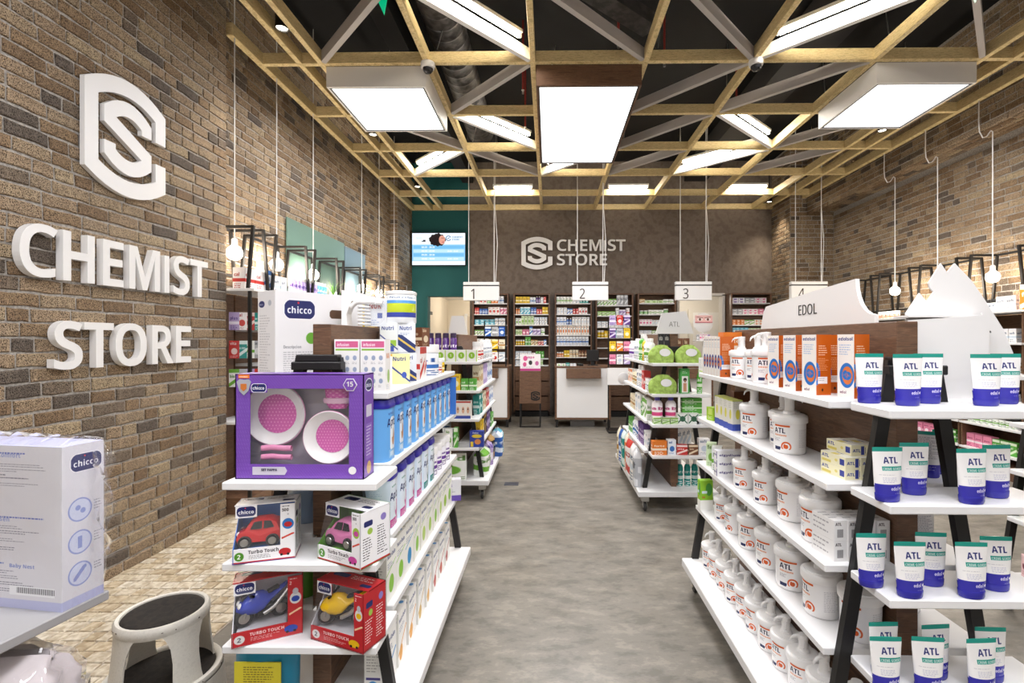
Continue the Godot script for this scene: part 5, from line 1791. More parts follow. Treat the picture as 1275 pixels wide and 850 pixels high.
	for k in 4:
		var base: String = ["f1eff0", "f1eff0", "b8262c", "b8262c"][k]
		var edge: String = ["b8262c", "b8262c", "b8262c", "8f1c22"][k]
		var txt: String = ["3a3438", "3a3438", "f4e6e4", "f4e6e4"][k]
		var car: String = ["b8262c", "c8489a", "2440a0", "e0b414"][k]
		var lipa := art(170, 44, base, [["r", 0, 38, 170, 6, edge], ["o", 18, 22, 13, 13, "4f8f2b" if k < 2 else "d9d6d4"], ["t", 13, 29, 18, "2", "ffffff" if k < 2 else "55505a"], ["t", 42, 17, 15, ["Turbo Touch", "Turbo Touch", "TURBO TOUCH", "TURBO TOUCH"][k], txt, 84.0], ["l", 44, 22, 74, 3, 4, txt], ["o", 140, 20, 17, 11, car], ["o", 131, 28, 4, 4, "1c1a1c"], ["o", 149, 28, 4, 4, "1c1a1c"]])
		var posta := art(44, 120, base, [["l", 6, 6, 32, 1, 6, txt], ["t", 5, 22, 12, "500" if k < 2 else "2", txt], ["o", 22, 58, 17, 16, "2c6fb8" if k == 0 else ("9dbf4a" if k == 1 else "d9d6d4")], ["o", 22, 60, 12, 8, car], ["p", 6, 100, 38, 88, 4, "d0483a" if k < 2 else "f0c9a0"], ["o", 22, 40 if k > 1 else 30, 9 if k > 1 else 3, 9 if k > 1 else 3, "bdbac0"]])
		var sidea := art(90, 130, base, [["r", 0, 124, 90, 6, edge], ["e", 10, 22, 26, 14, 6.0, "252a63"], ["o", 68, 26, 9, 9, "8d7cc0"], ["o", 28, 48, 8, 8, "9dbf4a"], ["l", 8, 62, 32, 9, 6, txt], ["l", 50, 44, 32, 12, 6, txt]])
		var topa := art(130, 60, base, [["e", 12, 8, 40, 18, 8.0, "252a63"], ["l", 60, 12, 56, 3, 6, txt], ["e", 96, 36, 26, 13, 6.0, "252a63"]])
		var kit := {"inner": ["toy_blue", "toy_green", "toy_grey", "toy_grey"][k], "base": base, "side": sidea, "top": topa, "lip": lipa, "post": posta, "badge": badge}
		var dim: Array = [[0.172, 0.17, 0.1], [0.182, 0.165, 0.12], [0.192, 0.185, 0.1], [0.205, 0.175, 0.1]][k]
		var ang: float = [deg_to_rad(18), deg_to_rad(-26), deg_to_rad(26), deg_to_rad(-21)][k]
		# near front-left corner (k 0, 2) or near front-right corner (k 1, 3) given on the shelf
		var cn: Vector3 = [Vector3(-0.951, LV[2], -1.455), Vector3(-0.553, LV[2], -1.425), Vector3(-0.95, LV[3], -1.45), Vector3(-0.546, LV[3], -1.43)][k]
		var ux := Vector3(cos(ang), 0, -sin(ang))
		var uz := Vector3(sin(ang), 0, cos(ang))
		var c: Vector3 = cn + ux * dim[0] / 2 * (1 if k % 2 == 0 else -1) - uz * dim[2] / 2
		var what: String = ["white toy box with a red car behind its window", "white toy box with a pink car behind its window", "red toy box with a blue motorbike behind its window", "red toy box with a yellow motorbike behind its window"][k]
		var wb := window_box("toy_box", what, c, ang, dim[0], dim[1], dim[2], kit, 0.045, 0.042 if k % 2 == 0 else 0.035, g)
		var inside := c - ux * 0.018 + Vector3(0, 0.005, 0) + uz * 0.002
		if k == 0:
			toy_car("c81e20", "glossy red toy car inside its white window box", inside + Vector3(0, 0.035, 0), ang)
		elif k == 1:
			toy_car("e07fb4", "glossy pink toy car inside its white window box", inside + Vector3(0, 0.03, 0) - ux * 0.006, ang)
		elif k == 2:
			toy_bike("2238a8", "blue toy motorbike inside its red window box", inside + Vector3(0, 0.038, 0), ang + 0.25)
		else:
			toy_bike("eec015", "yellow toy motorbike inside its red window box", inside + Vector3(0, 0.035, 0), ang + 0.35)
		part(wb, "insert_step", span(-dim[0] / 2 + 0.012, dim[0] / 2 - 0.046, 0.003, 0.034 if k % 2 else (0.039 if k == 0 else 0.042), -dim[2] / 2 + 0.006, dim[2] / 2 - 0.012), M[kit.inner])
	# --- top: big white box, two tea boxes, packs and cans
	var f1 := art(240, 220, "eeecec", logo(22, 20, 78) + [["e", 140, 38, 60, 22, 10.0, "5a4030"], ["o", 90, 108, 14, 14, "6aa83a"], ["r", 104, 105, 34, 6, "a8c860"], ["o", 150, 110, 11, 11, "d9902c"], ["o", 205, 114, 9, 9, "3f4fa0"], ["l", 20, 140, 90, 11, 5, "b9b7ba"], ["l", 124, 140, 90, 11, 5, "b9b7ba"], ["t", 20, 132, 8, "Descripcion", "8a888c"], ["l", 20, 200, 180, 3, 5, "b9b7ba"]])
	var f2 := art(70, 220, "ebe9e9", [["o", 16, 30, 12, 8, "252a63"], ["t", 7, 33, 8, "chicco", "ffffff", 18.0], ["o", 48, 28, 7, 7, "b8bcc4"], ["l", 8, 56, 44, 26, 6, "c2c0c2"]])
	solo("carton_box", "big white upright carton with navy badge and handle hole", "box", carton(0.38, 0.375, 0.14, {"f": f1, "l": f2, "all": ink("ebe9e9")}), M.print, Vector3(-1.0, LV[0], -2.06), deg_to_rad(55))
	var tea := art(72, 120, "f0eeec", [["r", 4, 5, 64, 14, "d5638f"], ["r", 4, 22, 64, 4, "86b83c"], ["t", 8, 16, 9, "infusion", "ffffff", 56.0]])
	var grid_ops := []
	for j in 3:
		for i in 3:
			grid_ops.append(["o", 16 + i * 21, 42 + j * 26, 6, 6, "9aa6c0"])
			grid_ops.append(["l", 9 + i * 21, 52 + j * 26, 14, 2, 3, "a6a4a8"])
	tea = art(72, 120, "f0eeec", [["r", 4, 5, 64, 14, "d5638f"], ["r", 4, 22, 64, 4, "86b83c"], ["t", 8, 16, 9, "infusion", "ffffff", 56.0]] + grid_ops)
	var teas := art(56, 120, "eceae8", [["t", 10, 44, 16, "NAN", "d07a4a", 40.0], ["o", 32, 84, 12, 16, "9cc06a"], ["l", 10, 104, 34, 3, 4, "9aa6c0"]])
	for k in 2:
		solo("carton_box", "white tea carton with pink band, %s the wooden panel" % ["against", "one box away from"][k], "box", carton(0.088, 0.185, 0.055, {"f": tea, "r": teas, "all": ink("ebe9e7")}), M.print, Vector3(-0.71 + k * 0.092, LV[0], -1.735), 0.0)
	# clear blister dome with a white hanger arm
	t = thing("bottle_stand", "white feeding display stand with curved arm and clear dome", "display", Vector3(-0.745, 1.458, -2.02))
	t.scale.x = 0.82
	part(t, "column", plate([Vector2(-0.13, 0), Vector2(-0.13, 0.15), Vector2(-0.05, 0.14), Vector2(0.07, 0.115), Vector2(0.07, 0.098), Vector2(-0.08, 0.105), Vector2(-0.105, 0.05), Vector2(-0.1, 0.0)], 0.05), M.jar)
	part(t, "arm", corded([Vector3(-0.08, 0.08, 0.03), Vector3(-0.05, 0.1, 0.03), Vector3(0.03, 0.1, 0.03), Vector3(0.08, 0.095, 0.03)], 0.011, 10), M.jar)
	for k in 6:
		part(t, "ring", turned([[0.03, 0], [0.034, 0.004], [0.03, 0.008]], 16), M.jar, Vector3(-0.015, 0.005 + k * 0.014, 0.02))
	var dome := part(t, "dome", turned([[0.0, 0.0], [0.07, 0.0], [0.075, 0.012], [0.05, 0.03], [0, 0.04]], 28), M.wrap, Vector3(0.035, 0.075, 0.03))
	dome.rotation.x = PI / 2
	var nu := art(60, 60, "e9edf2", [["t", 12, 22, 17, "NUK", "b83a34", 36.0], ["e", 34, 30, 14, 12, 2.0, "4a5fa8"], ["l", 8, 46, 40, 3, 4, "6a86c0"]])
	part(t, "card", carton(0.11, 0.115, 0.004, {"f": nu, "all": ink("e4e8ec")}), M.print, Vector3(0.04, 0.0, 0.02))
	# milk tin and folded packs
	var tinf := art(120, 96, "eef0f2", [["r", 34, 20, 52, 10, "5a9ad8"], ["r", 34, 30, 52, 30, "c3d12c"], ["r", 34, 60, 52, 16, "3b4aa8"], ["t", 46, 14, 9, "Nutriben", "7a8aa0", 40.0], ["r", 96, 14, 4, 70, "2f3f98"], ["r", 24, 20, 5, 60, "5a9ad8"]])
	var tin := thing("milk_tin", "white round milk tin standing atop folded baby cereal packs", "tin", Vector3(-0.675, 1.478, -2.22), 0.2)
	part(tin, "body", turned([[0, 0], [0.066, 0], [0.068, 0.004], [0.068, 0.125], [0.066, 0.128]], 28, tinf), M.print_gloss)
	part(tin, "lid", turned([[0.069, 0.128], [0.07, 0.132], [0.07, 0.14], [0.064, 0.144], [0, 0.143]], 28), M.jar)
	var nav := art(64, 100, "eceff3", [["p", 0, 52, 64, 96, 26, "253570"], ["p", 0, 50, 64, 92, 5, "e2c05a"], ["t", 5, 24, 18, "Nutri", "2a3a80", 54.0], ["l", 8, 34, 36, 2, 5, "8a96b0"]])
	var gre := art(64, 100, "eef0ec", [["r", 6, 58, 52, 20, "9cc43c"], ["r", 14, 78, 36, 18, "3f55b0"], ["p", 0, 40, 64, 90, 3, "3a4a90"], ["t", 5, 24, 18, "Nutri", "2a3a80", 54.0]])
	var yel := art(64, 100, "f0e8a8", [["p", 0, 42, 64, 92, 4, "3a4a90"], ["t", 5, 24, 18, "Nutri", "2a3a80", 54.0], ["o", 44, 70, 9, 11, "3b55b0"]])
	var blu := art(64, 100, "eef1f4", [["t", 5, 34, 26, "N", "2a3a80"], ["l", 6, 46, 48, 8, 6, "5a7cc0"], ["r", 0, 0, 64, 8, "e0b23a"]])
	for e in [[nav, -0.645, -2.2, LV[0] + 0.128, "navy and white cereal carton in the upper layer under the milk tin"], [gre, -0.715, -2.17, LV[0] + 0.128, "green and white cereal carton in the upper layer under the milk tin"]]:
		solo("cereal_carton", e[4], "carton", carton(0.075, 0.13, 0.06, {"f": e[0], "r": e[0], "all": ink("eceff3")}), M.print, Vector3(e[1], e[3], e[2]), 0.35)
	for e in [[yel, -0.63, -2.06, "yellow cereal carton on the top shelf beside the tea cartons"], [blu, -0.685, -2.0, "white cereal tub carton with yellow lid beside the tea cartons"], [nav, -0.64, -2.2, "navy and white cereal carton on the top shelf, lower layer"], [gre, -0.715, -2.2, "green and white cereal carton on the top shelf, lower layer"]]:
		solo("cereal_carton", e[3], "carton", carton(0.075, 0.126, 0.06, {"f": e[0], "r": e[0], "all": ink("eceff3")}), M.print, Vector3(e[1], LV[0], e[2]), 0.35)
	run_of(Vector3(-0.575, LV[0], -2.24), Vector3(-0.575, LV[0], -2.42), PI / 2, "top shelf of the baby milk gondola", [["white and red", "carton", 2, 0.07, 0.15, 0.06]])
	solo("cereal_carton", "brown and white carton stack topped on the baby milk gondola", "carton", pack_mesh("brown", 1, 0.06, 0.09, 0.06), M.print, Vector3(-0.615, LV[0] + 0.152, -2.33), 1.2)
	var jug := place_bottle("milk_tin", "tall plain white tin with blue panel on the top shelf end", "", "white and blue", M.jar, 0.16, 0.06, 1, Vector3(-0.64, LV[0], -2.56), 0.4)
	jug.set_meta("category", "tin")
	run_of(Vector3(-0.575, LV[0], -2.66), Vector3(-0.575, LV[0], -2.9), PI / 2, "far end of the baby milk gondola's top shelf", [["white and red", "tub", 1, 0.07, 0.07, 0.07], ["yellow", "tub", 1, 0.09, 0.08, 0.08]])
	solo("carton_box", "yellow and red carton behind the milk tin on the panel top", "box", pack_mesh("yellow", 2, 0.1, 0.13, 0.06), M.print, Vector3(-0.87, 1.458, -2.3), 0.1)
	solo("carton_box", "upright yellow carton at the wooden panel's far end", "box", pack_mesh("yellow", 1, 0.08, 0.11, 0.05), M.print, Vector3(-0.795, 1.458, -2.45), -0.2)
	# --- rows of milk cans
	var sky := art(110, 200, "68a8e4", [["e", 34, 34, 50, 128, 20.0, "eef2f6"], ["t", 12, 70, 42, "Aptamil", "232a5c"], ["t", 20, 26, 10, "NUTRICIA", "3a5aa0", 50.0], ["o", 66, 112, 13, 34, "c98a55"], ["o", 58, 90, 10, 26, "f0f2f4"], ["r", 26, 158, 58, 30, "8fc0ea"], ["r", 36, 166, 36, 16, "c9e2f5"]])
	var skys := art(100, 200, "68a8e4", [["e", 10, 20, 44, 110, 6.0, "a8cdee"], ["l", 14, 28, 34, 20, 5, "6a96c4"], ["o", 34, 150, 16, 16, "f0ece8"], ["o", 34, 150, 7, 7, "c8763a"]])
	var prints := {}
	for e in [["pink", "c0408f"], ["teal", "14837e"]]:
		prints[e[0]] = art(110, 200, "dfe8f2", [["t", 12, 84, 42, "Aptamil", "232a5c"], ["t", 26, 34, 9, "NUTRICIA", "3a7a5a", 44.0], ["o", 72, 128, 16, 36, e[1]], ["o", 66, 110, 9, 30, "eef2f6"], ["r", 14, 162, 78, 32, e[1]], ["l", 22, 170, 50, 4, 6, "f2dcea"]])
	var pales := art(100, 200, "d5e2f0", [["l", 10, 30, 70, 22, 7, "a6bcd6"], ["e", 10, 30, 30, 90, 6.0, "c3d5e8"]])
	var cm := can_mesh(0.125, 0.106, 0.188, sky, skys)
	var lid := lid_mesh(0.125, 0.106, 0.03)
	var lidm := mat("2a249a", 0.3)
	var first: Node3D
	for k in 10:
		var at := Vector3(gx + 0.165, LV[1], -1.76 - k * 0.112)
		if k == 0:
			first = thing("milk_can", "sky-blue baby milk can with a dark blue lid, second shelf", "can", at, 0.0, "sky-blue milk cans on the second shelf")
			part(first, "body", cm, M.print_gloss)
			part(first, "lid", lid, lidm, Vector3(0, 0.188, 0))
		else:
			again(first, at)
	solo("divider_board", "plain blue divider board at the end of the sky-blue cans", "board", span(-0.09, 0.06, 0, 0.215, -0.006, 0.006), mat("3f7ccf", 0.5), Vector3(gx + 0.19, LV[1], -2.85))
	for k in 6:
		var tone: String = ["pink", "pink", "pink", "pink", "teal", "teal"][k]
		var key := "pale can " + tone
		if not cache.has(key):
			cache[key] = can_mesh(0.125, 0.106, 0.175, prints[tone], pales)
		var c := thing("milk_can", "pale baby milk can with %s panel and dark blue lid, third shelf" % tone, "can", Vector3(gx + 0.17, LV[2], -1.775 - k * 0.117), 0.0, "pale milk cans on the third shelf")
		part(c, "body", cache[key], M.print_gloss)
		part(c, "lid", lid, lidm, Vector3(0, 0.175, 0))
	for k in 4:
		place_bottle("milk_tin", "short white milk tin with purple base on the third shelf", "short white tins on the third shelf", "white and purple", M.jar, 0.14, 0.05, 1, Vector3(gx + 0.18, LV[2], -2.46 - k * 0.105), PI / 2).set_meta("category", "tin")
	# --- cereal cartons on the two lower shelves, spines to the shop front
	for k in 10:
		var st: String = ["8cc63f", "8cc63f", "2f8fc8", "8cc63f", "b8d46a", "a8cc5a", "8cc63f", "b8d46a", "9cc43c", "8cc63f"][k]
		var big := art(70, 120, "f1f0ea", [["t", 6, 26, 17, "Nutribén", "2a3468", 60.0], ["p", 0, 60, 66, 40, 2, st], ["o", 34, 84, 17, 20, st], ["l", 8, 36, 46, 3, 5, "8c94ac"]])
		var spine := art(40, 120, "e6e3d8", [["t", 3, 20, 13, "Nutribén", "2a3468", 34.0], ["l", 5, 28, 28, 9, 6, "a6a49a"], ["o", 20, 96, 8, 14, st]])
		var topf := art(40, 40, "ecebe4", [["r", 4, 18, 30, 5, st], ["o", 30, 10, 5, 5, "5a8ac8"]])
		solo("cereal_carton", "white cereal carton with green motif on the fourth shelf", "carton", carton(0.062, 0.195, 0.1, {"r": big, "f": spine, "t": topf, "all": ink("e9e7de")}), M.print, Vector3(gx + 0.2, LV[3], -1.745 - k * 0.113), rng.randf_range(-0.06, 0.06), "cereal cartons on the fourth shelf")
	for k in 8:
		var st: String = ["2f86c8", "e09a2c", "e09a2c", "c9a24a", "d8a040", "b83a2c", "b8452c", "a83a3a"][k]
		var big := art(70, 120, "f2f0ec", [["t", 6, 26, 17, "Nutribén", "2a3468", 60.0], ["p", 0, 96, 66, 56, 4, st], ["o", 22, 96, 14, 18, st], ["l", 8, 36, 46, 3, 5, "8c94ac"]])
		var spine := art(44, 120, "e3e1db", [["t", 4, 20, 13, "Nutribén", "2a3468", 36.0], ["l", 5, 28, 32, 8, 6, "a09e9a"], ["r", 4, 84, 30, 5, "3a2f78"], ["o", 18, 104, 12, 14, st]])
		var topf := art(44, 60, "eeece8", [["r", 8, 4, 7, 50, st], ["o", 34, 12, 6, 6, "5a9ad8"]])
		solo("cereal_carton", "white cereal carton with %s stripe on the bottom deck" % ["blue", "orange", "orange", "amber", "amber", "red", "red", "red"][k], "carton", carton(0.072, 0.2, 0.115, {"r": big, "f": spine, "t": topf, "all": ink("eae8e2")}), M.print, Vector3(gx + 0.19, LV[4], -1.75 - k * 0.14), rng.randf_range(-0.05, 0.05), "cereal cartons on the bottom deck")
	var wf := art(70, 60, "e4e2e6", [["t", 4, 20, 12, "Wipes", "5a4aa0", 60.0], ["r", 0, 44, 70, 16, "6a4fae"], ["l", 8, 28, 50, 3, 5, "9a98a4"]])
	solo("wipes_pack", "white and purple baby wipes pack overhanging the fourth shelf end", "pack", carton(0.11, 0.12, 0.06, {"f": wf, "r": wf, "all": ink("dcd9e2")}), M.print_gloss, Vector3(gx + 0.225, LV[3], -2.84), 0.2)
	# --- things on the far side and between the shelves
	var tub := thing("toy_tub", "teal toy tub with a yellow label on the deck under the motorbikes", "tub", Vector3(-0.93, LV[4], -1.61), 0.0)
	part(tub, "body", turned([[0, 0], [0.095, 0], [0.1, 0.01], [0.104, 0.22], [0.106, 0.23], [0.0, 0.225]], 24, Rect2(0, 0, 1, 1), 1.0, 0.5), mat("1d86a8", 0.35))
	part(tub, "label", carton(0.15, 0.15, 0.004, {"f": art(100, 100, "e6d73a", [["l", 20, 10, 70, 10, 5, "8a7a2a"], ["o", 18, 76, 11, 13, "3a5aa8"], ["o", 18, 56, 9, 10, "3a7ab8"], ["o", 54, 78, 9, 8, "b8402c"], ["r", 66, 74, 30, 7, "3a7ac0"]]), "all": ink("e6d73a")}), M.print, Vector3(-0.005, 0.05, 0.052))
	var pch := thing("fruit_pouch", "silver and green pouch on the fourth shelf behind the toy boxes", "pouch", Vector3(-0.9, LV[3], -1.76), 0.3)
	part(pch, "body", turned([[0, 0], [0.045, 0], [0.05, 0.05], [0.05, 0.1]], 18, Rect2(0, 0, 1, 1), 1.0, 0.6), mat("6aa83a", 0.35))
	part(pch, "foil_top", turned([[0.05, 0.1], [0.055, 0.14], [0.05, 0.18], [0.06, 0.2], [0.0, 0.2]], 18, Rect2(0, 0, 1, 1), 1.1, 0.35), mat("c9c7c4", 0.25, 0.8))
	tub = thing("bottle_jug", "clear blue plastic tub with handle on the third shelf", "tub", Vector3(-0.92, LV[2], -1.86))
	part(tub, "body", turned([[0, 0], [0.075, 0], [0.08, 0.01], [0.078, 0.19], [0.06, 0.2]], 24), film("b8cbe0", 0.55, 0.2))
	part(tub, "lid", turned([[0.08, 0.19], [0.08, 0.21], [0.0, 0.215]], 24), film("cfd8e4", 0.7, 0.2))
	part(tub, "sleeve", turned([[0.074, 0.01], [0.074, 0.09]], 24), mat("7fa6cc", 0.4))
	for k in 4:
		solo("carton_box", "red and white carton behind the toy boxes on the far-side shelf", "carton", pack_mesh("red" if k % 2 else "white and red", k % 3, 0.09, 0.15, 0.07), M.print, Vector3(-0.95, LV[3], -1.95 - k * 0.11), -PI / 2, "cartons on the far side of the baby milk gondola")
		solo("carton_box", "white carton on the far-side shelf of the baby milk gondola", "carton", pack_mesh("white", k % 3, 0.1, 0.17, 0.07), M.print, Vector3(-0.95, LV[2], -2.1 - k * 0.12), -PI / 2, "cartons on the far side of the baby milk gondola")
	solo("cereal_carton", "wide white cereal carton lying behind the second-shelf leg", "carton", carton(0.1, 0.19, 0.06, {"f": art(80, 120, "eceae4", [["t", 4, 24, 20, "Nutribén", "2a3468", 72.0], ["l", 8, 34, 60, 3, 5, "8c94ac"]]), "all": ink("e9e7de")}), M.print, Vector3(-0.695, LV[3], -1.71), 0.0)

# ------------------------------------------------------------------ stock of the cream gondola
var jar_kit := {}

func pump_jar(at: Vector3, turn: float, where: String, pump := true, spout := 0.0, size := 1.0) -> Node3D:
	if jar_kit.is_empty():
		var lb := art(360, 128, "f1efee", [["r", 142, 14, 62, 7, "cf5a24"], ["t", 142, 46, 27, "ATL", "231f38"], ["t", 142, 58, 10, "hidratante", "d8703c", 60.0], ["l", 142, 66, 30, 3, 5, "8e8a94"], ["r", 142, 100, 28, 13, "232a55"], ["o", 190, 96, 19, 19, "d2571f"], ["o", 190, 97, 14, 14, "f1efee"], ["s", 190, 97, 9, "d2571f"], ["r", 168, 108, 40, 12, "f1efee"], ["l", 236, 30, 60, 12, 6, "c4c1c4"]])
		jar_kit.body = turned([[0, 0], [0.052, 0], [0.0555, 0.004], [0.056, 0.012], [0.0575, 0.114], [0.0575, 0.122]], 32, lb)
		jar_kit.lid = turned([[0.0575, 0.117], [0.0628, 0.117], [0.0635, 0.119], [0.0635, 0.139], [0.061, 0.143], [0.054, 0.1445], [0.053, 0.1475], [0.02, 0.148], [0.0, 0.148]], 32)
		var mb := MB.new()
		mb.lathe([Vector2(0.024, 0.146), Vector2(0.023, 0.157), Vector2(0.0175, 0.16), Vector2(0.017, 0.196), Vector2(0.0185, 0.198), Vector2(0.0185, 0.216), Vector2(0.0, 0.218)], 16)
		jar_kit.post = mb.mesh()
		# flat rounded spout that droops at its tip
		var rows := []
		for e in [[0.0, 0.209, 0.013, 0.006], [0.016, 0.2105, 0.01, 0.006], [0.034, 0.208, 0.0075, 0.005], [0.046, 0.2, 0.005, 0.0045], [0.05, 0.19, 0.0035, 0.0035]]:
			var line := []
			for i in 10:
				var a := TAU * i / 10
				line.append(Vector3(cos(a) * e[2], e[1] + sin(a) * e[3], e[0]))
			rows.append(line)
		mb = MB.new()
		mb.grid(rows, true)
		jar_kit.spout = mb.mesh()
		jar_kit.hook = corded([Vector3(0.012, 0.2, 0.0), Vector3(0.028, 0.197, 0.006), Vector3(0.033, 0.18, 0.008), Vector3(0.024, 0.168, 0.008)], 0.0022, 6)
	var t := thing("pump_jar" if pump else "cream_jar", ("white pump jar of body cream, %s" if pump else "white cream jar without its pump, %s") % where, "jar", at, turn, "white cream jars, " + where)
	t.scale = Vector3.ONE * size
	part(t, "body", jar_kit.body, M.print_gloss)
	part(t, "lid", jar_kit.lid, M.jar)
	if pump:
		var p := part(t, "pump", jar_kit.post, M.jar)
		p.rotation.y = spout - turn
		part(p, "spout", jar_kit.spout, M.jar)
		part(p, "clip", jar_kit.hook, M.jar)
	return t

func cream_tube(at: Vector3, turn: float, where: String, back := false) -> void:
	if not jar_kit.has("tube"):
		var f := art(84, 150, "f4f2f0", [["r", 0, 0, 84, 12, "1f9484"], ["t", 26, 44, 24, "ATL", "232a6c", 50.0], ["r", 20, 52, 60, 11, "1f9484"], ["t", 22, 62, 10, "CREME GORDO", "f4f2f0", 58.0], ["l", 10, 74, 60, 1, 4, "b9b6bc"], ["l", 18, 82, 44, 4, 4, "a9a6c8"], ["r", 0, 100, 84, 50, "332f9f"], ["t", 38, 116, 13, "edol", "eeeaf6", 30.0], ["o", 72, 111, 4, 4, "eeeaf6"], ["l", 52, 124, 22, 1, 3, "8f8cd0"]])
		var bk := art(84, 150, "efedee", [["r", 0, 0, 84, 12, "1f9484"], ["l", 10, 20, 64, 14, 5, "a9a6b0"], ["t", 10, 100, 10, "C", "5a5660"], ["r", 0, 106, 84, 44, "332f9f"], ["l", 14, 112, 56, 3, 5, "8f8cd0"]])
		# loft: flat crimp at the top, oval foot
		var mb := MB.new()
		var rows := []
		var spec := [[0.0, 0.027, 0.0165], [0.006, 0.0295, 0.018], [0.034, 0.0325, 0.0195], [0.04, 0.0335, 0.019], [0.08, 0.0375, 0.013], [0.12, 0.0405, 0.004], [0.13, 0.041, 0.0016], [0.143, 0.041, 0.0015]]
		for e in spec:
			var line := []
			for i in 24:
				var a := TAU * i / 24
				line.append(Vector3(cos(a) * e[1], e[0], sin(a) * e[2]))
			rows.append(line)
		for j in rows.size() - 1:
			for i in 24:
				var m := (i + 1) % 24
				var q := [[j, i], [j + 1, i], [j + 1, m], [j, m]]
				var mid: Vector3 = (rows[j][i] + rows[j][m]) / 2
				var use := f if mid.z >= 0 else bk
				for k in [0, 2, 1, 0, 3, 2]:
					var p: Vector3 = rows[q[k][0]][q[k][1]]
					var wd: float = spec[q[k][0]][1]
					var dp: float = spec[q[k][0]][2]
					var u := 0.5 + p.x / wd * 0.5 * (1 if mid.z >= 0 else -1)
					var nn := Vector3(p.x / wd / wd, 0.02 / wd, p.z / dp / dp).normalized()
					mb.vert(p, nn, use.position + Vector2(clampf(u, 0, 1), 1.0 - p.y / 0.143) * use.size)
		mb.face(rows[7], Vector3.UP, ink("1f9484"))
		jar_kit.tube = mb.mesh()
		jar_kit.foot = turned([[0, 0.001], [0.0295, 0.001], [0.0315, 0.005], [0.0325, 0.018], [0.0322, 0.02], [0.0, 0.02]], 24, Rect2(0, 0, 1, 1), 1.0, 0.62)
	var t := thing("cream_tube", "white and blue cream tube, %s" % where, "tube", at, turn + (PI if back else 0.0), "cream tubes, " + where)
	part(t, "body", jar_kit.tube, M.print_gloss)
	part(t, "screw_cap", jar_kit.foot, mat_once("2f2c9c", 0.25))

func mat_once(col: String, rough: float) -> StandardMaterial3D:
	var key := "mat/" + col + str(rough)
	if not cache.has(key):
		cache[key] = mat(col, rough)
	return cache[key]

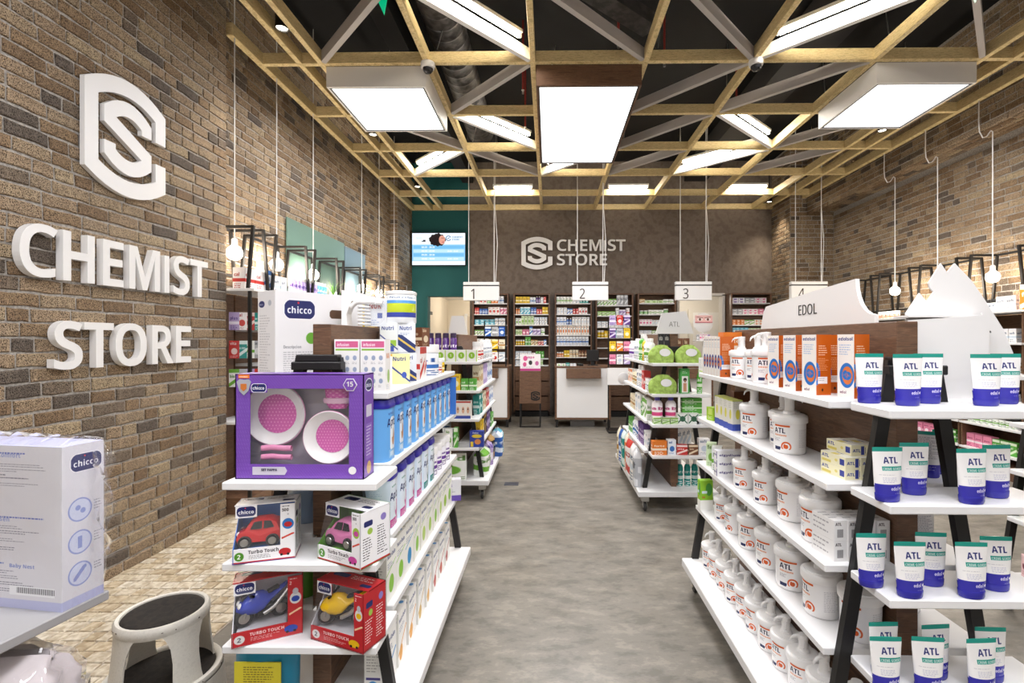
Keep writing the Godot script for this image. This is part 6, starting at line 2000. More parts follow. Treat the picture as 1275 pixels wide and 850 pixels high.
func stock_cream() -> void:
	var a := deg_to_rad(-52)
	# jars, shelf by shelf: [x, z, label turn, spout turn, size]
	for e in [[0.925, -2.37, -0.7, -2.2, 0.92], [0.95, -2.24, -0.8, -1.2, 0.95], [0.925, -2.1, -0.35, -1.7, 1.0]]:
		pump_jar(Vector3(e[0], LV[0], e[1]), e[2], "on the top shelf among the orange cartons", true, e[3], e[4])
	for e in [[0.915, -2.2, -0.75, -1.4, 1.0], [0.975, -2.05, -1.0, 2.0, 0.95], [0.925, -1.9, -0.85, 1.6, 1.0]]:
		pump_jar(Vector3(e[0], LV[1], e[1]), e[2], "on the second shelf of the cream gondola", true, e[3], e[4])
	for e in [[0.9, -2.27, -0.7, 0.4, 0.86], [0.905, -2.06, -0.8, 2.0, 0.86], [0.925, -1.87, -1.25, 1.8, 0.98], [0.915, -1.67, -1.25, 2.8, 1.0], [0.975, -1.785, -1.2, 2.2, 0.92], [0.97, -2.17, -1.0, 2.2, 0.8]]:
		pump_jar(Vector3(e[0], LV[2], e[1]), e[2], "on the third shelf of the cream gondola", true, e[3], e[4])
	for e in [[0.9, -2.54, -0.6, -1.6, 0.8], [0.9, -2.38, -1.2, -1.3, 0.84], [0.905, -2.21, -0.65, -1.0, 0.95], [0.91, -2.03, -0.9, 1.8, 0.98], [0.915, -1.86, -0.6, -1.3, 1.0], [0.925, -1.68, -1.35, 2.2, 1.0]]:
		pump_jar(Vector3(e[0], LV[3], e[1]), e[2], "on the fourth shelf of the cream gondola", true, e[3], e[4])
	pump_jar(Vector3(0.975, LV[3], -1.55), -0.95, "at the shop-front end of the fourth shelf", false)
	for e in [[0.885, -2.68, -0.7], [0.885, -2.57, -1.1], [0.885, -2.455, -1.1], [0.885, -2.335, -0.7], [0.89, -2.215, -0.95], [0.89, -2.1, -1.1], [0.89, -1.98, -0.7], [0.895, -1.865, -1.0], [0.9, -1.75, -0.75], [0.91, -1.635, -0.9], [0.94, -1.51, -0.8]]:
		pump_jar(Vector3(e[0], LV[4], e[1]), e[2], "on the bottom deck of the cream gondola", true, rng.randf_range(-2.0, -0.6), 0.88)
	pump_jar(Vector3(1.23, LV[4], -1.75), -0.3, "on the far side of the bottom deck", true, 2.0)
	pump_jar(Vector3(1.22, LV[3], -1.72), -0.2, "on the far side of the fourth shelf", true, 2.0)
	# tubes on the four end shelves: [x, z]
	var rows := [
		[[0.925, -1.43], [0.995, -1.375], [1.09, -1.425], [1.21, -1.375], [1.305, -1.42]],
		[[0.905, -1.325], [1.02, -1.385], [1.115, -1.31], [1.225, -1.36]],
		[[0.885, -1.36], [0.95, -1.305], [1.055, -1.37], [1.11, -1.305], [1.21, -1.345]],
		[[0.925, -1.37], [0.885, -1.302], [1.06, -1.36], [0.995, -1.302], [1.2, -1.35], [1.13, -1.298]]]
	var ord := ["highest", "second", "third", "lowest"]
	for k in 4:
		for e in rows[k]:
			cream_tube(Vector3(e[0], LV[k], e[1]), rng.randf_range(-0.08, 0.1), ("standing at the edge of the %s end shelf" if e[1] > -1.34 - (0.05 if k == 0 else 0.0) else "set back from the edge of the %s end shelf") % ord[k])
	cream_tube(Vector3(1.19, LV[1], -1.56), -0.5, "turned away on the far side of the second shelf", true)
	cream_tube(Vector3(1.27, LV[1], -1.6), 0.2, "turned away on the far side of the second shelf", true)
	cream_tube(Vector3(1.17, LV[2], -1.55), 0.2, "turned away on the far side of the third shelf", true)
	# orange sun-care cartons: white flank to the aisle, orange face to the shop front
	var wh := art(64, 220, "f0e9e2", [["t", 4, 22, 16, "edolsol", "2a3070", 56.0], ["l", 8, 36, 46, 5, 8, "9ab4d8"], ["o", 36, 142, 28, 44, "2f6fbe"], ["o", 38, 142, 20, 32, "d8743a"], ["s", 38, 142, 17, "2f6fbe"], ["t", 10, 206, 12, "edol", "6a4a5a", 40.0]])
	var orr := art(96, 220, "bd5a1a", [["o", 0, 142, 26, 42, "2f6fbe"], ["o", 0, 142, 12, 26, "d8743a"], ["l", 16, 40, 64, 5, 8, "f2d2b4"], ["l", 14, 86, 66, 8, 6, "e8a878"], ["e", 10, 152, 62, 26, 2.0, "eeeae6"], ["l", 16, 158, 48, 2, 7, "8a8688"], ["o", 40, 200, 6, 6, "3a2a20"]])
	var wh2 := art(40, 220, "f0ece6", [["t", 4, 20, 12, "edolsol", "3a3f6a", 34.0], ["l", 6, 34, 28, 4, 8, "b0bccc"], ["o", 21, 138, 17, 40, "2a2f80"], ["o", 22, 138, 10, 26, "c8702f"], ["s", 22, 138, 8, "2a2f80"]])
	for e in [[0.905, -1.94], [0.9, -1.8], [0.9, -1.665], [0.965, -1.57]]:
		solo("sun_cream_carton", "tall orange and white carton with blue spiral, near the highest cream tubes", "carton", carton(0.056, 0.2, 0.066, {"f": orr, "l": wh, "all": ink("bd5a1a")}), M.print_gloss, Vector3(e[0], LV[0], e[1]), deg_to_rad(12), "orange cartons near the highest cream tubes")
	solo("sun_cream_carton", "tall orange carton tucked behind the row nearest the wooden panel", "carton", carton(0.07, 0.2, 0.05, {"f": orr, "l": wh, "all": ink("bd5a1a")}), M.print_gloss, Vector3(0.985, LV[0], -1.72), 0.0)
	for k in 6:
		solo("sun_cream_carton", "slim orange and white carton with dark oval, in the tight row by the top jars", "carton", carton(0.07, 0.2, 0.042, {"f": orr, "l": wh2, "all": ink("bd5a1a")}), M.print_gloss, Vector3(0.88, LV[0], -2.46 - k * 0.0435), 0.0, "tight row of slim orange cartons")
	# further things at the end of the top shelf
	var sq := art(64, 64, "eeeeea", [["l", 8, 10, 44, 6, 6, "b4b6b8"], ["r", 8, 54, 48, 4, "a8cc3c"]])
	var gn := art(40, 64, "9cc42c", [["r", 10, 6, 22, 30, "c2da6a"], ["l", 6, 44, 28, 3, 5, "eef4d0"]])
	solo("carton_box", "low white carton at the far end of the cream gondola's top shelf", "carton", carton(0.1, 0.085, 0.08, {"f": sq, "l": sq, "all": ink("ecebe8")}), M.print, Vector3(0.895, LV[0], -2.745), 0.0)
	solo("carton_box", "green and white carton beside the slim orange row on the top shelf", "carton", carton(0.06, 0.085, 0.06, {"f": gn, "l": gn, "all": ink("9cc42c")}), M.print, Vector3(0.985, LV[0], -2.72), 0.0)
	solo("carton_box", "amber carton stacked behind the white one on the top shelf", "carton", pack_mesh("orange", 0, 0.1, 0.14, 0.08), M.print, Vector3(0.99, LV[0] + 0.086, -2.7), 0.0)
	solo("carton_box", "white carton propped upright beside the amber one", "carton", pack_mesh("white", 1, 0.05, 0.12, 0.05), M.print, Vector3(0.9, LV[0] + 0.086, -2.74), 0.0)
	# second shelf: small green tin, tall grey-green cartons, small yellow-white stack
	var tall := art(44, 120, "dcdad0", [["l", 6, 8, 30, 4, 7, "a8a898"], ["o", 22, 56, 9, 20, "d6cf4a"], ["r", 0, 94, 44, 26, "3a4ea8"], ["r", 0, 0, 44, 5, "b4bc4a"]])
	for k in 4:
		solo("serum_carton", "tall pale carton with blue foot on the second shelf by the far jar", "carton", carton(0.05, 0.145, 0.045, {"l": tall, "f": tall, "all": ink("c9cc7a")}), M.print, Vector3(0.89 + (k % 2) * 0.0, LV[1], -2.36 - k * 0.062), 0.15, "tall pale cartons on the second shelf")
	solo("serum_carton", "brown-topped upright card box behind the tall pale cartons", "carton", pack_mesh("brown", 0, 0.08, 0.17, 0.05), M.print, Vector3(0.975, LV[1], -2.52), 0.0)
	solo("carton_box", "small green carton at the far end of the second shelf", "carton", carton(0.075, 0.07, 0.06, {"l": gn, "f": gn, "all": ink("86ae24")}), M.print, Vector3(0.9, LV[1], -2.66), 0.3)
	var yb := art(80, 34, "ece6c2", [["t", 4, 16, 14, "ATL", "2a3480", 26.0], ["r", 4, 22, 30, 8, "d8c860"], ["r", 62, 8, 14, 18, "2d3a90"], ["o", 50, 16, 5, 5, "e0d070"]])
	var ye := art(40, 34, "ece6c2", [["t", 5, 22, 15, "ATL", "2a3480", 24.0], ["r", 28, 4, 9, 26, "2d3a90"]])
	var yt := art(80, 40, "f0ede0", [["t", 44, 24, 16, "ATL", "2a3480", 30.0], ["r", 4, 14, 32, 10, "d8c860"]])
	for e in [[0.925, 0, 0.0], [0.973, 0, 0.0], [1.021, 0, 0.0], [0.925, 1, 0.0], [0.973, 1, 0.0], [1.021, 1, 0.0], [0.955, 2, -0.02], [1.003, 2, -0.02]]:
		solo("salve_carton", "small yellow-white carton in the stepped pile on the second shelf", "carton", carton(0.046, 0.034, 0.115, {"l": yb, "r": yb, "f": ye, "t": yt, "all": ink("ece8d2")}), M.print, Vector3(e[0], LV[1] + e[1] * 0.0345, -1.575 + e[2]), 0.1, "pile of yellow-white cartons")
	# third shelf: white carton stack, lilac and green packs at the far end
	var wb := art(34, 56, "eeecea", [["r", 8, 22, 16, 26, "b4b2b4"], ["t", 5, 14, 10, "Suavye", "3a3434", 26.0]])
	var bars := []
	for k in 8:
		bars.append(["r", 9 + k * 2, 24, 1, 22, "3a3638"])
	wb = art(34, 56, "eeecea", [["t", 4, 14, 10, "ATL", "3a3434", 24.0]] + bars)
	var ws := art(60, 30, "eae8e6", [["l", 4, 6, 50, 3, 7, "a29ea0"]])
	for j in 2:
		for k in 4:
			solo("ampoule_carton", "white carton with a barcode end in the double stack on the third shelf", "carton", carton(0.042, 0.062, 0.1, {"f": wb, "l": ws, "t": ws, "all": ink("e8e6e4")}), M.print, Vector3(0.88 + k * 0.0435, LV[2] + j * 0.0625, -1.555), deg_to_rad(8), "double stack of white cartons")
	var el := art(84, 40, "efeeee", [["t", 6, 24, 20, "elgydium", "38306a", 60.0], ["r", 66, 4, 14, 32, "4a3a94"]])
	for j in 3:
		solo("toothpaste_carton", "white carton with violet end stacked flat on the third shelf", "carton", carton(0.15, 0.042, 0.05, {"f": el, "l": el, "all": ink("e6e4ea")}), M.print, Vector3(0.905, LV[2] + j * 0.0425, -2.46), 0.0, "flat stack of violet-ended cartons")
	for k in 2:
		solo("carton_box", "pale green and white upright carton at the far end of the third shelf", "carton", pack_mesh("pale green" if k else "white and green", k, 0.05, 0.12, 0.06), M.print, Vector3(0.88, LV[2], -2.58 - k * 0.09), -0.4, "pale green cartons on the third shelf end")
	var zg := art(60, 100, "8cc22c", [["r", 0, 66, 60, 34, "f0efe9"], ["o", 40, 30, 16, 22, "4a9a3c"], ["e", 6, 34, 26, 10, 4.0, "d8e8f0"], ["t", 8, 60, 10, "bio", "c83a2c"]])
	solo("carton_box", "bright green and white carton clipped at the fourth shelf's far end", "carton", carton(0.07, 0.16, 0.04, {"f": zg, "l": zg, "all": ink("8cc22c")}), M.print, Vector3(0.855, LV[3], -2.7), 0.1)
	# white cardboard display with two peaks, seen from behind, on the far side of the top shelf
	var t := thing("cardboard_display", "blank white cardboard display with two pointed peaks beside the wooden panel", "display", Vector3(1.3, LV[0], -1.6))
	var X := func(u: float) -> float: return (1090.0 + u / 4.25 - 684.0) / 610.0 * 1.6 - 1.3
	var Y := func(v: float) -> float: return 1.4 - (320.0 + v / 4.25 - 424.0) / 610.0 * 1.6 - 1.22
	var o := []
	for p in [[150, 735], [140, 300], [210, 193], [248, 238], [283, 187], [263, 166], [257, 140], [320, 38], [352, 86], [392, 38], [480, 130], [560, 250], [640, 380], [692, 505], [700, 735]]:
		o.append(Vector2(X.call(p[0]), maxf(0.0, Y.call(p[1]))))
	part(t, "back_board", plate(o, 0.006), M.white)
	part(t, "front_panel", plate([Vector2(X.call(70), 0.0), Vector2(X.call(70), Y.call(340)), Vector2(X.call(475), Y.call(312)), Vector2(X.call(455), 0.0)], 0.006), M.white, Vector3(0, 0, 0.07))
	part(t, "top_flap", span(X.call(72), X.call(480), Y.call(318), Y.call(308), 0.003, 0.07), M.white, Vector3(0, -0.004, 0))
	part(t, "side_flap", plate([Vector2(X.call(490), 0.0), Vector2(X.call(490), Y.call(300)), Vector2(X.call(548), Y.call(306)), Vector2(X.call(556), 0.0)], 0.005), M.white, Vector3(0, 0, 0.03))
	part(t, "tie", corded([Vector3(X.call(470), Y.call(395), 0.075), Vector3(X.call(522), Y.call(400), 0.04)], 0.002), M.metal_black)
	run_of(Vector3(1.29, LV[0], -1.75), Vector3(1.29, LV[0], -2.6), PI / 2, "far side of the cream gondola's top shelf", [["white", "carton", 5, 0.1, 0.12, 0.06]])
	# soaps and gifts on the gondola near the wall with looped cords
	var sf := art(80, 80, "e9e2d6", [["r", 14, 16, 56, 52, "6a2846"], ["r", 8, 10, 6, 64, "8a8078"], ["r", 70, 10, 6, 64, "8a8078"], ["r", 8, 8, 68, 5, "8a8078"], ["r", 8, 70, 68, 5, "8a8078"], ["o", 42, 36, 12, 10, "d9c0cc"], ["l", 26, 52, 32, 2, 6, "d9c0cc"]])
	solo("gift_set", "square gift set with a patterned rim and plum centre on the soap gondola", "box", carton(0.2, 0.19, 0.06, {"f": sf, "all": ink("e0d8cc")}), M.print, Vector3(2.53, LV[1], -2.48), -0.5)
	solo("gift_set", "plain beige gift box on the soap gondola's top shelf", "box", pack_mesh("cream", 2, 0.14, 0.17, 0.07), M.print, Vector3(2.53, LV[0], -2.47), -0.5)
	run_of(Vector3(2.45, LV[2], -2.6), Vector3(2.45, LV[2], -2.1), -PI / 2, "soap gondola's third shelf", [["white and green", "tub", 1, 0.08, 0.09, 0.07], ["lilac", "bottle", 2, 0.06, 0.15, 0.05], ["green", "bottle", 3, 0.06, 0.14, 0.05]])
	run_of(Vector3(2.45, LV[3], -2.6), Vector3(2.45, LV[3], -2.1), -PI / 2, "soap gondola's fourth shelf", [["green", "bottle", 2, 0.09, 0.14, 0.07], ["white", "carton", 2, 0.08, 0.12, 0.07]])
	for e in [[2.44, -2.5, 0.14], [2.46, -2.4, 0.11], [2.44, -2.3, 0.13]]:
		var pk := art(50, 80, "e9c3c6", [["o", 25, 30, 12, 8, "7a2a3c"], ["l", 10, 46, 30, 2, 6, "a86a78"]])
		solo("soap_carton", "pink soap carton with dark oval on the soap gondola's deck", "carton", carton(0.08, e[2], 0.06, {"f": pk, "l": pk, "all": ink("e6bfc2")}), M.print, Vector3(e[0], LV[4], e[1]), -0.5, "pink soaps on the soap gondola deck")
	solo("crisp_bag", "orange and black snack bag on the top shelf under the looped cords", "bag", pack_mesh("orange", 2, 0.15, 0.24, 0.06), M.print_gloss, Vector3(4.62, 1.7, -4.77), -0.7)

# ------------------------------------------------------------------ stock of the two gondolas before the tills
func pouch(at: Vector3, turn: float, w: float, h: float, label: String) -> void:
	var t := thing("cosmetic_pouch", label, "pouch", at, turn, "green pouches on the end shelves")
	var rows := []
	for j in 9:
		var q := j / 8.0
		var line := []
		for i in 20:
			var a := TAU * i / 20
			var rx: float = w / 2 * (0.94 + 0.08 * sin(q * PI) - 0.42 * pow(q, 4.0))
			var rz: float = 0.06 * (1.0 - 0.93 * pow(q, 1.7))
			var wob := 1.0 + 0.05 * sin(i * 2.1 + j * 1.3)
			var k := pow(pow(absf(cos(a)), 3.0) + pow(absf(sin(a)), 3.0), -0.333)
			line.append(Vector3(cos(a) * k * rx, h * q * (1.0 - 0.12 * pow(absf(cos(a)), 3.0) * q), sin(a) * rz * k * wob))
		rows.append(line)
	var mb := MB.new()
	mb.grid(rows, true, Rect2(0, 0, 1, 1), true)
	mb.face(rows[8], Vector3.UP)
	part(t, "bag", mb.mesh(), M.pouch_green)
	part(t, "badge", plate(Array(range(14)).map(func(k): return Vector2(cos(k * TAU / 14) * 0.045, sin(k * TAU / 14) * 0.032)), 0.004), M.white, Vector3(0.02, h * 0.58, 0.046), Vector3(-0.25, 0, 0))
	part(t, "zip", corded([Vector3(-w * 0.24, h * 0.95, 0), Vector3(0, h * 1.0, 0), Vector3(w * 0.24, h * 0.95, 0)], 0.004), mat_once("7f9a3c", 0.6))

func diaper_pack(at: Vector3, turn: float, w: float, h: float, d: float, tone: String, label: String, group: String) -> void:
	var t := thing("soft_pack", label, "pack", at, turn, group)
	var rows := []
	for j in 11:
		var q := j / 10.0
		var line := []
		var sh := 1.0
		if q > 0.82:
			sh = 1.0 - pow((q - 0.82) / 0.18, 1.5) * 0.9
		for i in 20:
			var a := TAU * i / 20
			var k := pow(pow(absf(cos(a)), 6.0) + pow(absf(sin(a)), 6.0), -1.0 / 6.0)
			var bulge := 1.0 + 0.05 * sin(q * 12.0 + i) * (1 if q > 0.05 else 0)
			line.append(Vector3(cos(a) * k * w / 2 * (0.97 + 0.03 * sin(q * PI)) * (1.0 if q < 0.82 else lerpf(1.0, 0.96, (q - 0.82) / 0.18)), h * q, sin(a) * k * d / 2 * bulge * sh))
		rows.append(line)
	var mb := MB.new()
	mb.grid(rows, true, face_art(tone, hash(label) % 3), true)
	mb.face(rows[10], Vector3.UP, ink(TONES[tone][0]))
	part(t, "wrapper", mb.mesh(), M.print_gloss)
	part(t, "seam", span(-w * 0.46, w * 0.46, h, h + 0.02, -0.003, 0.003), M.wrap)

func stock_far() -> void:
	M.pouch_green = tri(mat("a9c763", 0.8), noise(0.03, 71, ["d8d8c8", "ffffff"], 128), Vector3(6, 6, 6))
	# ---- gondola with green pouches
	var gx := 1.05
	var ze := -3.95
	pouch(Vector3(0.915, LV[0], -4.03), 0.05, 0.21, 0.145, "lime green zipped pouch with white badge on the top end shelf")
	pouch(Vector3(1.135, LV[0], -4.03), -0.1, 0.21, 0.145, "lime green zipped pouch folded at one corner on the top end shelf")
	pouch(Vector3(0.925, LV[1], -4.02), 0.0, 0.23, 0.15, "lime green zipped pouch on the second end shelf")
	var lady := art(36, 100, "4aa04a", [["r", 6, 30, 24, 66, "e8e4de"], ["o", 18, 44, 7, 8, "2a1a16"], ["o", 18, 50, 4, 6, "a8705a"], ["r", 12, 58, 12, 34, "c9906a"], ["l", 8, 10, 20, 2, 6, "dff0d8"]])
	solo("hair_carton", "tall green carton with a figure print beside the second pouch", "carton", carton(0.075, 0.2, 0.05, {"f": lady, "all": ink("4aa04a")}), M.print, Vector3(1.1, LV[1], -4.02), 0.05)
	place_bottle("spray_bottle", "slim lime green spray bottle at the end of the second shelf", "", "green", mat_once("7fc02c", 0.3), 0.2, 0.022, 0, Vector3(1.22, LV[1], -4.0), 0.0)
	run_of(Vector3(0.84, LV[2], ze), Vector3(1.28, LV[2], ze), 0.0, "third end shelf of the pouch gondola", [["pale green", "carton", 3, 0.065, 0.05, 0.05]])
	var leaf := art(48, 56, "eef0ea", [["o", 24, 28, 13, 15, "2f5f45"], ["p", 4, 50, 20, 30, 4, "3a6a4c"], ["p", 44, 50, 28, 30, 4, "3a6a4c"], ["p", 4, 6, 16, 20, 4, "4a7a5a"], ["p", 44, 6, 32, 20, 4, "4a7a5a"]])
	for k in 2:
		solo("soap_carton", "white soap carton with dark green leaf print on the third end shelf", "carton", carton(0.085, 0.085, 0.06, {"f": leaf, "all": ink("e6e9e2")}), M.print, Vector3(1.075 + k * 0.09, LV[2], -4.0), 0.0, "leaf-print soaps")
	solo("carton_box", "low white printed carton at the end of the third end shelf", "carton", pack_mesh("white", 0, 0.1, 0.06, 0.06), M.print, Vector3(1.24, LV[2], -4.0), 0.0)
	for k in 2:
		var b := place_bottle("lotion_bottle", "pale lotion bottle with violet cap on the pouch gondola's third shelf", "lotion bottles on the third shelf", "white and pink", mat_once("5a4fb0", 0.3), 0.22, 0.045, 0, Vector3(0.89 + k * 0.11, LV[2], -4.055), 0.0)
		b.set_meta("category", "bottle")
	for k in 4:
		solo("carton_box", "dark green carton stacked behind the third end shelf", "carton", pack_mesh("green", 0, 0.16, 0.05, 0.06), M.print, Vector3(1.17, LV[2] + 0.0 + k * 0.0505, -4.062), 0.0, "dark green stack on the pouch gondola")
	run_of(Vector3(0.83, LV[3], ze), Vector3(1.3, LV[3], ze), 0.0, "fourth end shelf of the pouch gondola", [["orange", "carton", 1, 0.12, 0.11, 0.06], ["white and blue", "carton", 1, 0.07, 0.12, 0.06], ["red", "carton", 1, 0.09, 0.08, 0.05], ["brown", "carton", 1, 0.08, 0.08, 0.05], ["white", "carton", 1, 0.09, 0.13, 0.06]])
	run_of(Vector3(1.09, LV[3], -4.12), Vector3(1.3, LV[3], -4.3), 0.4, "far side behind the fourth end shelf of the pouch gondola", [["white", "carton", 3, 0.06, 0.22, 0.05]])
	run_of(Vector3(1.08, LV[4], -4.15), Vector3(1.32, LV[4], -4.15), 0.0, "deck of the pouch gondola", [["teal", "bottle", 3, 0.06, 0.22, 0.05], ["green", "carton", 1, 0.07, 0.14, 0.06]])
	# aisle side of the pouch gondola: shelves along z, facing -x
	run_of(Vector3(0.82, LV[0], -4.14), Vector3(0.82, LV[0], -5.3), -PI / 2, "top aisle shelf of the pouch gondola", [["white and green", "bottle", 3, 0.07, 0.2, 0.06], ["yellow", "bottle", 1, 0.07, 0.22, 0.06], ["green", "bottle", 2, 0.08, 0.24, 0.06], ["white", "bottle", 4, 0.07, 0.2, 0.06], ["white and purple", "bottle", 4, 0.07, 0.18, 0.06]])
	run_of(Vector3(0.815, LV[1], -4.14), Vector3(0.815, LV[1], -5.3), -PI / 2, "second aisle shelf of the pouch gondola", [["white", "tub", 2, 0.08, 0.1, 0.07], ["red", "carton", 2, 0.08, 0.16, 0.06], ["white", "bottle", 3, 0.07, 0.2, 0.06], ["cream", "bottle", 3, 0.07, 0.15, 0.06], ["white and orange", "carton", 3, 0.08, 0.14, 0.06]])
	run_of(Vector3(0.81, LV[2], -4.14), Vector3(0.81, LV[2], -5.3), -PI / 2, "third aisle shelf of the pouch gondola", [["white and green", "carton", 2, 0.12, 0.17, 0.05], ["green", "bottle", 1, 0.07, 0.18, 0.06], ["white", "carton", 2, 0.13, 0.18, 0.05], ["cream", "carton", 3, 0.1, 0.14, 0.06]])
	run_of(Vector3(0.81, LV[3], -4.14), Vector3(0.81, LV[3], -5.3), -PI / 2, "fourth aisle shelf of the pouch gondola", [["white", "carton", 2, 0.09, 0.14, 0.06], ["purple", "carton", 3, 0.08, 0.18, 0.06], ["white and blue", "bottle", 4, 0.07, 0.18, 0.06], ["green", "carton", 3, 0.08, 0.14, 0.06]])
	var bags := [["grey", 0.3], ["white", 0.31], ["white and red", 0.32], ["orange", 0.34], ["teal", 0.34], ["blue", 0.32], ["cream", 0.31]]
	for k in 7:
		diaper_pack(Vector3(0.752 + 0.006 * (k % 2), LV[4], -4.2 - k * 0.165), -PI / 2 + 0.12 * (k % 3 - 1), 0.15, bags[k][1], 0.075, bags[k][0], "upright %s foil bag on the deck of the pouch gondola" % bags[k][0], "bags on the deck of the pouch gondola")
	var sc := thing("display_scoop", "small white oval shelf talker at the second aisle shelf's far end", "shelf sign", Vector3(0.8, LV[1] + 0.02, -5.32), 0.3)
	var disc := part(sc, "disc", turned([[0, -0.004], [0.06, -0.004], [0.065, 0], [0.06, 0.004], [0, 0.004]], 24), M.white)
	disc.rotation.x = PI / 2
	part(sc, "clip", block(Vector3(0.01, 0.05, 0.01), 0.002), M.white, Vector3(0, -0.05, 0))
	# toothbrush cards and testers around the header
	run_of(Vector3(0.92, LV[0], -4.14), Vector3(1.2, LV[0], -4.14), 0.0, "top shelf behind the green pouches", [["black", "carton", 3, 0.05, 0.24, 0.03], ["brown", "carton", 2, 0.05, 0.2, 0.03]])
	# ---- gondola of baby goods
	gx = -0.86
	ze = -4.2
	var gc := art(56, 60, "eef0ea", [["o", 26, 28, 17, 17, "8cbe2a"], ["t", 20, 36, 20, "1", "f4f8e8"], ["r", 50, 0, 6, 60, "b9d86a"], ["o", 6, 52, 2, 2, "3a5ab0"]])
	for k in 5:
		solo("nappy_carton", "white carton with a lime green disc on the top end shelf", "carton", carton(0.088, 0.1, 0.06, {"f": gc, "all": ink("e6eadf")}), M.print, Vector3(-1.03 + k * 0.0905, LV[0], -4.25), 0.0, "lime-disc cartons")
	for k in 4:
		place_bottle("wash_bottle", "dark purple bottle standing behind the lime-disc cartons", "dark bottles behind the lime-disc cartons", "purple", mat_once("3a2a4a", 0.4), 0.25, 0.03, 2, Vector3(-1.06 + k * 0.068, LV[0], -4.36), 0.0)
	run_of(Vector3(-0.63, LV[0], -5.5), Vector3(-0.63, LV[0], -4.42), PI / 2, "top aisle shelf of the baby goods gondola", [["white", "bottle", 8, 0.085, 0.19, 0.07], ["white and red", "tub", 3, 0.085, 0.17, 0.07]])
	run_of(Vector3(-1.04, LV[1], ze), Vector3(-0.62, LV[1], ze), 0.0, "second end shelf of the baby goods gondola", [["cream", "carton", 1, 0.06, 0.16, 0.05], ["white", "carton", 1, 0.06, 0.17, 0.05], ["yellow", "carton", 2, 0.07, 0.14, 0.05], ["green", "carton", 2, 0.065, 0.1, 0.05]])
	run_of(Vector3(-0.625, LV[1], -5.5), Vector3(-0.625, LV[1], -4.42), PI / 2, "second aisle shelf of the baby goods gondola", [["white and blue", "carton", 4, 0.1, 0.2, 0.06], ["lilac", "carton", 3, 0.1, 0.2, 0.06], ["cream", "carton", 3, 0.1, 0.2, 0.06]])
	var mk := art(120, 80, "ece4da", [["r", 0, 0, 120, 8, "b8433a"], ["r", 0, 66, 120, 14, "34479c"], ["o", 16, 40, 8, 16, "d9a888"], ["o", 46, 40, 8, 16, "d9a888"], ["o", 76, 40, 8, 16, "d9a888"], ["o", 104, 40, 8, 16, "d9a888"], ["o", 16, 36, 4, 4, "4a3a3c"], ["o", 46, 36, 4, 4, "4a3a3c"], ["o", 76, 36, 4, 4, "4a3a3c"], ["o", 104, 36, 4, 4, "4a3a3c"]])
	solo("drink_pack", "four-bottle cream and blue drink pack on the third end shelf", "pack", carton(0.18, 0.15, 0.08, {"f": mk, "all": ink("e4dcd2")}), M.print, Vector3(-0.77, LV[2], -4.26), 0.0)
	run_of(Vector3(-0.62, LV[2], -5.5), Vector3(-0.62, LV[2], -4.42), PI / 2, "third aisle shelf of the baby goods gondola", [["white and blue", "carton", 3, 0.1, 0.17, 0.06], ["red", "carton", 2, 0.1, 0.18, 0.06], ["cream", "carton", 3, 0.1, 0.17, 0.06], ["teal", "carton", 2, 0.1, 0.17, 0.06]])
	run_of(Vector3(-1.05, LV[3], ze), Vector3(-0.6, LV[3], ze), 0.0, "fourth end shelf of the baby goods gondola", [["white and green", "carton", 3, 0.07, 0.16, 0.06], ["green", "carton", 1, 0.04, 0.17, 0.06]])
	solo("soap_powder", "deep blue carton with yellow oval on the fourth end shelf", "carton", carton(0.12, 0.14, 0.05, {"f": art(60, 70, "2c3f9c", [["o", 30, 22, 22, 8, "e8c93a"], ["o", 34, 46, 14, 12, "d8884a"], ["r", 4, 46, 12, 22, "e8c93a"], ["t", 12, 12, 9, "Dodot", "ffffff", 38.0]]), "all": ink("2c3f9c")}), M.print, Vector3(-0.63, LV[3], -4.26), 0.0)
	run_of(Vector3(-0.615, LV[3], -5.5), Vector3(-0.615, LV[3], -4.42), PI / 2, "fourth aisle shelf of the baby goods gondola", [["green", "carton", 2, 0.12, 0.13, 0.08], ["purple", "carton", 3, 0.1, 0.2, 0.06], ["black", "carton", 2, 0.1, 0.2, 0.06], ["yellow", "carton", 3, 0.11, 0.17, 0.08]])
	for k in 6:
		var tone: String = ["white and green", "pale green", "lilac", "black", "blue", "cyan"][k]
		diaper_pack(Vector3(-0.63 - 0.01 * (k % 2) + (0.06 if k > 3 else 0.0), LV[4], -4.54 - k * 0.185), PI / 2 + 0.1 * (k % 3 - 1), 0.17, [0.22, 0.2, 0.22, 0.25, 0.25, 0.25][k], 0.13, tone, "soft %s nappy pack on the deck of the baby goods gondola" % tone, "nappy packs on the deck")
	diaper_pack(Vector3(-0.8, LV[4], -4.345), 0.1, 0.13, 0.23, 0.1, "white and green", "upright white and green wipes pack by the deck's front edge", "nappy packs on the deck")
	diaper_pack(Vector3(-1.0, LV[3], -4.52), 0.1, 0.19, 0.2, 0.1, "white and blue", "white and blue soft pack on the far side shelf of the baby goods gondola", "nappy packs on the deck")

